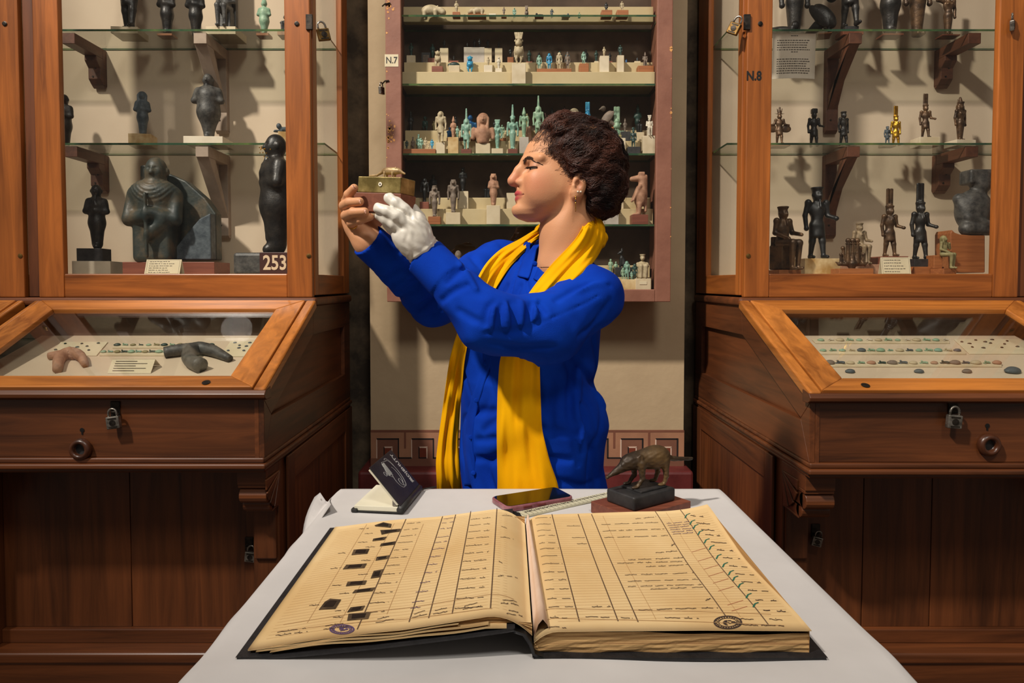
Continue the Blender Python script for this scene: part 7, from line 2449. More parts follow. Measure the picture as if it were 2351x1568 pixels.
def carve(d, P, lines, k, add=False):
    for pts, r in lines:
        lo, hi = pts.min(0) - 0.03, pts.max(0) + 0.03
        m = ((P > lo) & (P < hi)).all(1)
        if not m.any(): continue
        n = len(pts)
        rr = [r * (0.45 + 0.55 * math.sin(math.pi * (i + 0.5) / n)) for i in range(n)]
        e = poly_rc(P[m], list(pts), rr)
        d[m] = smin(d[m], e, k) if add else smax(d[m], -e, k)
    return d
N_VAL = surf_lines(near_base, [[(980, 652), (996, 626), (1013, 615), (1041, 606)], [(1028, 648), (1047, 629), (1066, 616)], [(1053, 713), (1081, 730), (1109, 741)], [(1112, 745), (1120, 705), (1137, 690)],
    [(1141, 760), (1142, 739), (1152, 700)], [(1185, 757), (1182, 735), (1172, 696)], [(1210, 745), (1214, 728), (1222, 694)], [(1117, 765), (1165, 766), (1215, 754), (1240, 738)],
    [(1277, 690), (1319, 664), (1365, 645), (1398, 657)], [(1015, 690), (1040, 668), (1072, 655)], [(1130, 790), (1200, 800), (1270, 796)], [(1236, 700), (1250, 720)], [(1330, 770), (1370, 740), (1400, 690)]], 0.0052)
N_SEAM = surf_lines(near_base, [[(1244, 741), (1294, 718), (1347, 696), (1390, 668)]], 0.0022)
N_RDG = surf_lines(near_base, [[(1129, 700), (1131, 755)], [(1162, 700), (1164, 750)], [(1197, 694), (1197, 748)], [(1229, 690), (1226, 735)], [(1050, 600), (1072, 634), (1092, 664)], [(1300, 676), (1350, 656), (1390, 650)]], 0.0075)
def near_sleeve(P):
    d = near_base(P)
    d = d - 0.0020 * vnoise(P, 0.07, 41) - 0.0009 * vnoise(P, 0.028, 42)
    d = carve(d, P, N_RDG, 0.010, True)
    d = carve(d, P, N_VAL, 0.011)
    d = carve(d, P, N_SEAM, 0.004)
    # cuff: a crisp band with a groove before it
    cf = np.maximum(rc(P, WR_N - uN * 0.062, WR_N + uN * 0.03, 0.0465, 0.0440), np.maximum((P - WR_N.astype(f32)) @ uN.astype(f32) - 0.012, -((P - WR_N.astype(f32)) @ uN.astype(f32)) - 0.062))
    d = smin(d, cf, 0.002)
    return d
def far_base(P):
    return arm_d(P, SH_F, EL_F, WR_F - uF * 0.04, 0.060, 0.056, 0.056, 0.042, 0.03)
F_VAL = surf_lines(far_base, [[(836, 612), (870, 598), (912, 581)], [(862, 646), (893, 635), (918, 612)], [(912, 694), (935, 668), (957, 649)], [(949, 716), (968, 702), (994, 682)], [(884, 668), (907, 646), (925, 640)], [(850, 628), (862, 622)], [(1040, 620), (1070, 640), (1090, 655)], [(1075, 580), (1100, 610)]], 0.0058)
def far_sleeve(P):
    d = far_base(P) - 0.0022 * vnoise(P, 0.06, 43) - axis_folds(P, EL_F, WR_F, 0.075, 0.005, 2.2, -0.1, 0.85)
    d = carve(d, P, F_VAL, 0.011)
    cf = np.maximum(rc(P, WR_F - uF * 0.065, WR_F + uF * 0.03, 0.0425, 0.039), np.maximum((P - WR_F.astype(f32)) @ uF.astype(f32) - 0.008, -((P - WR_F.astype(f32)) @ uF.astype(f32)) - 0.065))
    return smin(d, cf, 0.002)
def torso_folds(P):
    s = (P[:, 0] - 0.055) * f32(SD[0]) + (P[:, 1] - 1.63) * f32(SD[1])
    f = (P[:, 0] - 0.055) * f32(FD[0]) + (P[:, 1] - 1.63) * f32(FD[1])
    ang = np.arctan2(s, f)
    z = P[:, 2]
    lower = np.clip((1.12 - z) / 0.25, 0, 1)
    ph = ang * 7 + 2.2 * np.sin(z * 9 + ang) + 1.5 * np.sin(z * 17 + 2 * ang)
    o = 0.006 * lower * np.sin(ph) * (0.4 + 0.6 * (np.sin(ang * 1.7 + 0.6) > -0.2))
    o -= 0.0075 * lower * np.exp(-(np.sin(ph * 0.5 + 0.7 + 0.6 * np.sin(z * 23)) / 0.22) ** 2)
    ph3 = z * 62 + 2.6 * np.sin(ang * 2.3 + z * 9) + 1.2 * np.sin(ang * 5)
    o -= 0.005 * np.exp(-(np.sin(ph3 / 2) / 0.25) ** 2) * np.clip((1.06 - z) / 0.1, 0, 1) * np.clip(np.sin(ang * 2 + z * 14), 0, 1)
    o -= 0.006 * np.exp(-(np.sin(z * 17 + ang * 5) / 0.25) ** 2) * np.clip((z - 0.98) / 0.1, 0, 1)
    o -= 0.012 * np.exp(-((z - 1.045) / 0.03) ** 2) * np.clip(np.sin(ang), 0, 1) ** 2
    o += 0.012 * np.exp(-((z - 0.965) / 0.05) ** 2) * np.clip(np.sin(ang), 0, 1) ** 2
    return o
def bodice0(P):
    return torso_d(P, 0.0) - torso_folds(P)
B_VAL = surf_lines(bodice0, [[(1318, 807), (1306, 894), (1308, 959), (1321, 1004), (1330, 1063)], [(1318, 815), (1353, 874), (1376, 894)], [(1246, 984), (1283, 991), (1318, 999)], [(1258, 1053), (1308, 1056)], [(1094, 1011), (1139, 1008)], [(1094, 1053), (1139, 1057)],
    [(1099, 948), (1139, 944)], [(1109, 989), (1139, 964)], [(1350, 1001), (1366, 1070), (1370, 1112)], [(1162, 657), (1140, 691)], [(1193, 657), (1168, 708)], [(1330, 930), (1345, 970), (1340, 1040)], [(1280, 870), (1262, 940), (1268, 1000)]], 0.0062)
B_RDG = surf_lines(bodice0, [[(1340, 968), (1334, 1016)], [(1330, 830), (1322, 900), (1326, 960)], [(1362, 900), (1384, 930)]], 0.011)
def bodice(P):
    d = bodice0(P)
    d = carve(d, P, B_RDG, 0.014, True)
    return carve(d, P, B_VAL, 0.013)
NB_ = PY(1283, 565, 1.60)
def shirt_d(P):
    d = bodice(P)
    d = np.maximum(d, 0.705 + 0.012 * np.sin(P[:, 0] * 22) - P[:, 2])
    d = smin(d, near_sleeve(P), 0.028)
    d = smin(d, far_sleeve(P), 0.028)
    # neck opening and wrist openings
    op = rc(P, NB_ + np.array([0, 0, 0.06]), NB_, 0.075, 0.066)
    op = smin(op, rc(P, NB_, PY(1226, 628, 1.475), 0.055, 0.008), 0.02)
    d = smax(d, -op, 0.006)
    d = smax(d, -rc(P, WR_N - uN * 0.05, WR_N + uN * 0.06, 0.034, 0.0415), 0.004)
    d = smax(d, -rc(P, WR_F - uF * 0.05, WR_F + uF * 0.06, 0.028, 0.0345), 0.004)
    return d

# ---- bare right hand
def pp(x, y, Y): return PY(x, y, Y)
RF = [  # mcp, pip, dip, tip, radii
    [pp(803, 492, 1.515), pp(795, 462, 1.475), pp(800, 447, 1.435), pp(813, 432, 1.425)],
    [pp(804, 502, 1.505), pp(790, 472, 1.458), pp(803, 465, 1.415), pp(826, 463, 1.403)],
    [pp(810, 513, 1.498), pp(794, 495, 1.452), pp(810, 488, 1.41), pp(837, 486, 1.40)],
    [pp(820, 522, 1.49), pp(806, 512, 1.45), pp(826, 506, 1.415), pp(850, 498, 1.41)]]
def rhand_d(P):
    d = rc(P, pp(810, 506, 1.505), pp(843, 562, 1.48), 0.024, 0.024)
    d = smin(d, rc(P, pp(822, 520, 1.49), pp(850, 560, 1.472), 0.024, 0.025), 0.02)
    d = smin(d, rc(P, pp(838, 512, 1.50), pp(856, 556, 1.48), 0.020, 0.024), 0.02)
    for i, c in enumerate(RF):
        r = (0.0112, 0.0105, 0.0098, 0.0088) if i < 3 else (0.0105, 0.0092, 0.0086, 0.0078)
        f = rc(P, c[0], c[1], r[0] + 0.001, r[1])
        f = smin(f, rc(P, c[1], c[2], r[1], r[2]), 0.003)
        f = smin(f, rc(P, c[2], c[3], r[2], r[3]), 0.003)
        d = smin(d, f, 0.0035)
    th = rc(P, pp(846, 530, 1.50), pp(866, 508, 1.515), 0.0155, 0.0125)
    th = smin(th, rc(P, pp(866, 508, 1.515), pp(882, 488, 1.52), 0.012, 0.0095), 0.004)
    d = smin(d, th, 0.012)
    d = smin(d, rc(P, pp(845, 552, 1.48), pp(900, 605, 1.515), 0.0255, 0.031), 0.02)
    # skin creases at the wrist and palm
    d = d + 0.0008 * np.sin(P @ np.array([240, 60, 330], f32)) * np.exp(-((P - pp(838, 540, 1.47).astype(f32)) ** 2).sum(1) / 0.0006)
    return d
# ---- gloved left hand
LF = [
    [pp(955, 507, 1.395), pp(928, 482, 1.388), pp(910, 467, 1.388), pp(894, 455, 1.392)],
    [pp(943, 522, 1.388), pp(912, 497, 1.378), pp(890, 486, 1.380), pp(869, 478, 1.386)],
    [pp(930, 535, 1.392), pp(905, 514, 1.385), pp(888, 504, 1.388), pp(873, 496, 1.394)],
    [pp(924, 548, 1.402), pp(908, 532, 1.402), pp(898, 522, 1.405), pp(888, 514, 1.41)]]
def glove_d(P):
    d = rc(P, pp(955, 512, 1.40), pp(976, 572, 1.415), 0.023, 0.025)
    d = smin(d, rc(P, pp(928, 540, 1.405), pp(966, 580, 1.415), 0.022, 0.025), 0.022)
    d = smin(d, ell(P, pp(946, 545, 1.395), (0.036, 0.022, 0.038)), 0.02)
    for i, c in enumerate(LF):
        r = (0.0138, 0.0130, 0.0122, 0.0112) if i < 3 else (0.012, 0.011, 0.0105, 0.0098)
        f = rc(P, c[0], c[1], r[0], r[1])
        f = smin(f, rc(P, c[1], c[2], r[1], r[2]), 0.003)
        f = smin(f, rc(P, c[2], c[3], r[2], r[3]), 0.003)
        d = smin(d, f, 0.003)
    th = rc(P, pp(972, 530, 1.43), pp(962, 500, 1.45), 0.015, 0.0125)
    th = smin(th, rc(P, pp(962, 500, 1.45), pp(950, 478, 1.462), 0.0125, 0.0105), 0.004)
    d = smin(d, th, 0.012)
    d = smin(d, rc(P, pp(975, 578, 1.418), pp(1003, 620, 1.425), 0.0285, 0.0255), 0.012)
    # wrinkled latex
    n = P @ np.array([[0.75, 0.5, 0.43]], f32).T
    d = d - 0.0007 * np.sin(n[:, 0] * 430 + 2.6 * vnoise(P, 0.035, 8)) - 0.0004 * vnoise(P, 0.02, 5)
    ax = (pp(1000, 615, 1.425) - pp(946, 545, 1.395)); ax = ax / np.linalg.norm(ax)
    t = (P - pp(946, 545, 1.395).astype(f32)) @ ax.astype(f32)
    d = d - 0.0022 * np.exp(-((t - 0.045 + 0.006 * vnoise(P, 0.05, 3)) / 0.004) ** 2) - 0.0016 * np.exp(-((t - 0.03) / 0.003) ** 2)
    return d

def lo_hi(pts, pad):
    pts = np.array(pts)
    return pts.min(0) - pad, pts.max(0) + pad

# ---- skin mesh: head and hand fine, the covered body coarser, all one mesh
def head_world(P):
    return head_d((P - HO.astype(f32)) @ HR)
hV, hF = sdf_arrays(head_world, HO - np.array([0.15, 0.12, 0.215]), HO + np.array([0.16, 0.12, 0.16]), 0.0017)
hV = relax(hV, hF, 1, 0.3)
lo_, hi_ = lo_hi([q for c in RF for q in c] + [WR_F, pp(900, 605, 1.515), pp(882, 488, 1.52)], 0.035)
rV, rF = sdf_arrays(rhand_d, lo_, hi_, 0.0017)
rV = relax(rV, rF, 1, 0.3)
def body_low(P):
    d = torso_d(P, -0.034)
    d = smin(d, np.minimum(rc(P, SH_N, MID_N, 0.045, 0.04), arm_d(P, MID_N, EL_N, WR_N, 0.04, 0.038, 0.038, 0.025)), 0.02)
    d = smin(d, arm_d(P, SH_F, EL_F, WR_F, 0.05, 0.04, 0.04, 0.026), 0.02)
    d = np.maximum(d, 0.66 - P[:, 2])
    for s_ in (-1, 1):
        hip = np.array([0.06, 1.64, 0.80]) + SD * 0.085 * s_
        kn = np.array([0.06, 1.63, 0.46]) + SD * 0.09 * s_
        an = np.array([0.06, 1.65, 0.09]) + SD * 0.09 * s_
        d = smin(d, rc(P, hip, kn, 0.085, 0.055), 0.03)
        d = smin(d, rc(P, kn, an, 0.055, 0.038), 0.02)
        d = smin(d, rc(P, an - np.array([0, 0, 0.045]), an + FD * 0.13 - np.array([0, 0, 0.055]), 0.04, 0.032), 0.02)
    return smin(d, head_world(P), 0.01)
bV, bF = sdf_arrays(body_low, (-0.33, 1.30, -0.01), (0.36, 1.95, 1.345), 0.010)
body_ok = bV[:, 2] < 1.30
V_all = np.concatenate([hV, rV, bV]); F_all = np.concatenate([hF, rF + len(hV), bF + len(hV) + len(rV)])
keep = np.ones(len(F_all), bool)
keep[len(hF) + len(rF):] = (bV[bF][:, :, 2].max(1) < 1.325)
F_all = F_all[keep]
pm = quads_to_mesh('person', V_all, F_all)
q = (hV - HO.astype(f32)) @ HR
col = np.tile(SKIN, (len(V_all), 1)).astype(f32)
hc = col[:len(hV)]
def blend(mask, c): hc[:] = hc * (1 - mask[:, None]) + np.array(c) * mask[:, None]
soft = lambda d, w: np.clip(0.5 - d / w, 0, 1)
blend(0.55 * soft(ell(q, (0.075, 0.045, -0.03), (0.03, 0.03, 0.03)), 0.03), srgb(206, 122, 92)[:3])
blend(0.5 * soft(ell(q, (0.12, 0, -0.015), (0.02, 0.02, 0.018)), 0.015), srgb(204, 124, 98)[:3])
blend(0.45 * soft(np.minimum(ell(q, (0.082, 0.033, 0.010), (0.02, 0.02, 0.014)), ell(q, (0.082, -0.033, 0.010), (0.02, 0.02, 0.014))), 0.012), srgb(150, 92, 70)[:3])
lu_, ll_, lg_ = lips(q)
blend(soft(np.minimum(lu_, ll_) - 0.0014, 0.0024), srgb(172, 66, 70)[:3])
blend(0.6 * soft(lg_ - 0.0006, 0.002), srgb(110, 40, 40)[:3])
blend(soft(sph(q, (0.1075, 0.0215, -0.0795), 0.002), 0.002), srgb(96, 56, 44)[:3])
blend(0.7 * soft(ell(q, (-0.011, 0.0815, -0.034), (0.008, 0.006, 0.014)), 0.006), srgb(150, 84, 62)[:3])
at = pm.color_attributes.new('tint', 'FLOAT_COLOR', 'POINT')
c4 = np.ones((len(V_all), 4), f32); c4[:, :3] = col
at.data.foreach_set('color', c4.ravel())
person = link_mesh('person', pm, M['skin'], None, True)
tag(person, 'woman in blue linen shirt and mustard scarf holding up a small box with gloved hand', 'person')

# ---- shirt
sh = sdf_obj('shirt', shirt_d, (-0.35, 1.29, 0.69), (0.37, 1.93, 1.42), 0.0036, M['shirt'], person, None, 1)
# ---- glove
lo_, hi_ = lo_hi([q_ for c in LF for q_ in c] + [pp(1000, 615, 1.425), pp(950, 478, 1.462)], 0.04)
sdf_obj('glove', glove_d, lo_, hi_, 0.0018, M['glove'], person, None, 1)
# ---- trousers and shoes, hidden by the table
def trouser_d(P):
    d = None
    for s_ in (-1, 1):
        hip = np.array([0.06, 1.64, 0.76]) + SD * 0.08 * s_
        kn = np.array([0.06, 1.63, 0.46]) + SD * 0.09 * s_
        an = np.array([0.06, 1.65, 0.10]) + SD * 0.09 * s_
        e = smin(rc(P, hip, kn, 0.115, 0.085), rc(P, kn, an, 0.085, 0.07), 0.03)
        d = e if d is None else smin(d, e, 0.02)
    return np.maximum(np.maximum(d, P[:, 2] - 0.78), 0.05 - P[:, 2])
sdf_obj('trousers', trouser_d, (-0.2, 1.4, 0.03), (0.32, 1.9, 0.8), 0.012, M['trouser'], person)
for s_ in (-1, 1):
    an = np.array([0.06, 1.65, 0.045]) + SD * 0.09 * s_
    sdf_obj('shoe', lambda P: np.maximum(smin(rc(P, an, an + FD * 0.14 - np.array([0, 0, 0.008]), 0.05, 0.042), rc(P, an, an + np.array([0, 0, 0.04]), 0.048, 0.05), 0.02), -P[:, 2]), an - 0.2, an + 0.2, 0.008, M['black'], person)

def spline(pts, n):
    pts = np.array(pts, float)
    t = np.concatenate([[0], np.cumsum(np.linalg.norm(np.diff(pts[:, :2], axis=0), axis=1))])
    s = np.linspace(0, t[-1], n)
    out = np.stack([np.interp(s, t, pts[:, k]) for k in range(pts.shape[1])], 1)
    for _ in range(4): out[1:-1] = 0.5 * out[1:-1] + 0.25 * (out[:-2] + out[2:])
    return out

def drape(name, secs, mat, n, m, off, ripple, fn=bodice0, thick=0.003, ph=0.0, fixed=None, parent=None, back=0.0):
    """cloth strip: sections (x0,y0,x1,y1) laid on the bodice as the camera sees it"""
    S = spline(secs, n)
    u = np.linspace(0, 1, m)
    X = S[:, None, 0] * (1 - u) + S[:, None, 2] * u
    Y = S[:, None, 1] * (1 - u) + S[:, None, 3] * u
    t, D, ok = trace(fn, X.ravel(), Y.ravel())
    T = t.reshape(n, m); OK = ok.reshape(n, m); Dm = D.reshape(n, m, 3)
    for i in range(n):
        if OK[i].any():
            g = np.nonzero(OK[i])[0]
            T[i] = np.interp(np.arange(m), g, T[i][g])
        elif i: T[i] = T[i - 1]
    T = np.minimum(T, 1.86)
    for _ in range(6):
        T[1:-1] = 0.4 * T[1:-1] + 0.3 * (T[:-2] + T[2:])
        T[:, 1:-1] = 0.5 * T[:, 1:-1] + 0.25 * (T[:, :-2] + T[:, 2:])
    if fixed is not None:
        for i in range(n):
            w = fixed(i / (n - 1))
            if w is not None: T[i] = T[i] * (1 - w[0]) + w[1] * w[0]
    sarc = np.linspace(0, 1, n)[:, None]
    rp = ripple * (np.sin(2 * math.pi * (2.2 * u[None] + 0.5 * np.sin(sarc * 7 + ph)) + ph) + 0.5 * np.sin(2 * math.pi * 4.3 * u[None] + 5 * sarc + 2 * ph))
    edge = 0.006 * np.clip(1 - np.minimum(u, 1 - u) / 0.12, 0, 1)[None]
    T = T - off - rp + edge
    G = np.array([0, 0, CAMZ]) + Dm * T[:, :, None]
    return MB().slab(G, Dm.reshape(n, m, 3) * thick).build(name, mat, parent or person, smooth=True, fix=True)

near_secs = [(1348, 494, 1368, 492), (1342, 510, 1390, 508), (1326, 543, 1391, 552), (1300, 572, 1372, 592), (1270, 602, 1338, 630), (1238, 640, 1296, 672), (1206, 684, 1258, 706), (1172, 755, 1242, 770), (1147, 825, 1239, 825), (1142, 900, 1241, 900), (1140, 980, 1244, 985), (1141, 1050, 1262, 1058), (1142, 1112, 1281, 1110), (1140, 1170, 1290, 1170)]
nfn = lambda P: smin(smin(bodice0(P), sph(P, SH_N, 0.064), 0.03), rc(P, h2w(-0.014, 0, -0.10), h2w(-0.008, 0, -0.215), 0.056, 0.066), 0.02)
ffn = lambda P: smin(bodice0(P), rc(P, SH_F, SH_F * 0.55 + EL_F * 0.45, 0.062, 0.058), 0.03)
scarf = drape('scarf', near_secs, M['scarf'], 90, 26, 0.016, 0.0042, fn=nfn, ph=0.8, fixed=lambda s: (max(0, 1 - s / 0.04), 1.60) if s < 0.04 else None)
far_secs = [(1238, 521, 1239, 549), (1215, 535, 1222, 562), (1193, 549, 1197, 584), (1150, 570, 1168, 616), (1118, 600, 1146, 650), (1098, 632, 1130, 676), (1078, 690, 1112, 718), (1060, 735, 1088, 756), (1044, 780, 1073, 790), (1033, 820, 1066, 835), (1025, 870, 1062, 885), (1017, 930, 1056, 940), (1006, 1010, 1052, 1015), (1000, 1060, 1055, 1062), (1003, 1112, 1059, 1112), (1003, 1170, 1062, 1170)]
drape('scarf_far_end', far_secs, M['scarf'], 90, 20, 0.015, 0.004, fn=ffn, ph=2.1, parent=scarf, fixed=lambda s: (max(0, 1 - s / 0.08), 1.66) if s < 0.08 else None)
# scarf passing behind the neck, and a rolled fold on the nape side
pb = [PY(1240, 532, 1.66), PY(1262, 520, 1.70), PY(1300, 512, 1.715), PY(1340, 508, 1.70), PY(1366, 506, 1.66)]
MB().tube(pb, [0.016, 0.02, 0.022, 0.022, 0.02], 12).build('scarf_neck_roll', M['scarf'], scarf, smooth=True)
def roll_d(P):
    d = rc(P, PY(1360, 516, 1.63), PY(1372, 548, 1.575), 0.017, 0.021)
    d = smin(d, rc(P, PY(1372, 548, 1.575), PY(1352, 592, 1.535), 0.021, 0.012), 0.01)
    d = smin(d, rc(P, PY(1348, 524, 1.60), PY(1322, 566, 1.545), 0.012, 0.010), 0.012)
    return d + 0.0012 * np.sin((P @ np.array([150, 40, 210], f32)))
lo_, hi_ = lo_hi([PY(1360, 516, 1.63), PY(1372, 548, 1.575), PY(1352, 592, 1.535), PY(1322, 566, 1.545)], 0.045)
sdf_obj('scarf_nape_fold', roll_d, lo_, hi_, 0.003, M['scarf'], scarf, None, 1)
# placket, buttons, collar
drape('placket', [(1106, 800, 1134, 806), (1108, 833, 1129, 833), (1080, 914, 1104, 916), (1068, 964, 1090, 966), (1064, 1026, 1087, 1028), (1068, 1063, 1094, 1065), (1064, 1115, 1088, 1115)], M['shirt'], 50, 8, 0.0035, 0.0004, thick=0.003)
for x, y in ((1115, 833), (1094, 919), (1081, 1004), (1087, 1086), (1228, 605), (1241, 583)):
    t_, D_, _ = trace(shirt_d if y < 700 else bodice, [x], [y])
    p = np.array([0, 0, CAMZ]) + D_[0] * (t_[0] - 0.006)
    MB().lathe([(0.0001, 0), (0.0052, 0), (0.0056, 0.0012), (0.004, 0.002), (0.0001, 0.0016)], p, -D_[0], 14).build('button', M['shirt'], sh, smooth=True)
drape('collar', [(1236, 548, 1244, 560), (1222, 566, 1233, 572), (1198, 600, 1226, 606), (1188, 634, 1214, 640)], M['shirt'], 24, 8, 0.008, 0.0005, thick=0.003)
drape('collar', [(1262, 572, 1282, 568), (1248, 590, 1268, 596), (1236, 612, 1256, 622), (1224, 640, 1240, 648)], M['shirt'], 24, 8, 0.006, 0.0005, thick=0.003)

# ---- eyes, brows, lashes
for s_ in (-1, 1):
    c = h2w(0.0765, s_ * 0.034, 0.006)
    eye = MB().lathe([(0.0142 * math.sin(a) + 1e-5, 0.0142 * math.cos(a)) for a in np.linspace(math.pi, 0, 14)], c, HU, 20).build('eye', M['eyewhite'], person, smooth=True)
    dirv = HU * 0.985 + HW * 0.02 + HV * 0.1 * s_
    dirv /= np.linalg.norm(dirv)
    MB().lathe([(0.0145 * math.sin(a) + 1e-5, 0.0145 * math.cos(a)) for a in np.linspace(0.46, 0, 5)], c, dirv, 16).build('iris', M['iris'], eye, smooth=True)
    m = MB()
    rs = np.random.RandomState(4)
    for i in range(26):
        s = i / 25
        a = -0.4 + 1.95 * s
        b0 = c + (HU * math.cos(a) + HV * s_ * math.sin(a)) * 0.0154 + HW * (0.0014 - 0.0012 * abs(s - 0.4))
        dv = HU * math.cos(a) + HV * s_ * math.sin(a)
        m.tube([b0, b0 + dv * 0.004 - HW * 0.0008, b0 + dv * 0.0075 + HW * 0.0008], [0.0007, 0.0005, 0.0001], 4)
    tag(m.build('eyelashes', M['lash'], person), kind='stuff')
    pl_ = [c + (HU * math.cos(a) + HV * s_ * math.sin(a)) * 0.0156 + HW * 0.0011 for a in np.linspace(-0.5, 1.55, 11)] + [h2w(0.0665, s_ * 0.0535, 0.0055)]
    MB().tube(pl_, [0.0006 + 0.0010 * math.sin(math.pi * k / 11) for k in range(12)], 6).build('eyeliner', M['lash'], person, smooth=True)
    m = MB()
    nb_ = 200
    sb_ = rs.rand(nb_)
    lw_ = np.stack([0.0985 - 0.008 * sb_ - 0.026 * sb_ ** 2, s_ * (0.012 + 0.040 * sb_), 0.0225 + 0.0075 * np.sin(math.pi * np.minimum(1, sb_ * 1.1)) - 0.012 * sb_ ** 3 + rs.normal(0, 0.0013, nb_) * (1.2 - 0.75 * sb_)], 1)
    pw_ = (HO + lw_ @ HR.T.astype(float)).astype(f32)
    for _ in range(4):
        e_ = head_world(pw_)
        g_ = np.stack([head_world(pw_ + (np.eye(3)[k] * 0.001).astype(f32)) - e_ for k in range(3)], 1) / 0.001
        pw_ = pw_ - (e_ - 0.0004)[:, None] * g_ / ((g_ * g_).sum(1)[:, None] + 1e-6)
    for i in range(nb_):
        s = sb_[i]
        p = pw_[i].astype(float)
        g = g_[i] / np.linalg.norm(g_[i])
        dv = HV * s_ * 0.5 - HU * 0.8 + HW * (0.5 - 1.0 * s)
        dv = dv - g * (dv @ g); dv /= np.linalg.norm(dv)
        l_ = 0.0065 - 0.003 * s
        m.tube([p, p + dv * l_ * 0.5 + g * 0.0005, p + dv * l_ + g * 0.0002], [0.00045, 0.0004, 0.0001], 4)
    tag(m.build('eyebrow', M['brow'], person), kind='stuff')

# ---- hair
UBW = np.array([-.12, -.055, -.052, -.03, -.012, -.004, .017, .034, .06, .098, .115, .16])
UBU = np.array([-.030, -.030, -.028, -.020, .012, .019, .023, .038, .048, .060, .085, .085])
def hair_vol(q):
    d = ell(q, (-0.034, 0, 0.027), (0.094, 0.088, 0.101))
    d = smin(d, ell(q, (0.016, 0, 0.078), (0.052, 0.064, 0.052)), 0.03)
    d = smin(d, ell(q, (-0.06, 0, -0.045), (0.068, 0.074, 0.062)), 0.04)
    d = smin(d, ell(q, (-0.082, 0, 0.008), (0.042, 0.073, 0.078)), 0.03)
    return d
def hair_d(P):
    q = (P - HO.astype(f32)) @ HR
    d = hair_vol(q)
    w = q[:, 2]
    ub = np.interp(w, UBW, UBU).astype(f32)
    nz = vnoise(P, 0.045, 21)
    d = d - 0.0045 * vnoise(P, 0.036, 2) - 0.0018 * vnoise(P, 0.019, 9)
    d = d - 0.0010 * np.sin((q[:, 0] * 260 + q[:, 2] * 330 + 3.2 * nz + q[:, 1] * 90))
    side = 0.012 * np.clip(np.abs(q[:, 1]) / 0.07, 0, 1)
    front = q[:, 0] - (ub - 0.004 + 0.004 * nz)
    d = smax(d, front, 0.012)
    # leave the ears free
    for s_ in (-1, 1):
        d = smax(d, -ell(q, (-0.006, s_ * 0.088, -0.038), (0.020, 0.022, 0.028)), 0.006)
    # hollow inside is filled by the head itself
    return d
hairo, gV, gF = sdf_obj('hair', hair_d, HO - np.array([0.13, 0.125, 0.14]), HO + np.array([0.165, 0.125, 0.18]), 0.0022, M['hair'], person, None, 1, True)
def comb_d(P): return np.minimum(hair_d(P), head_world(P))
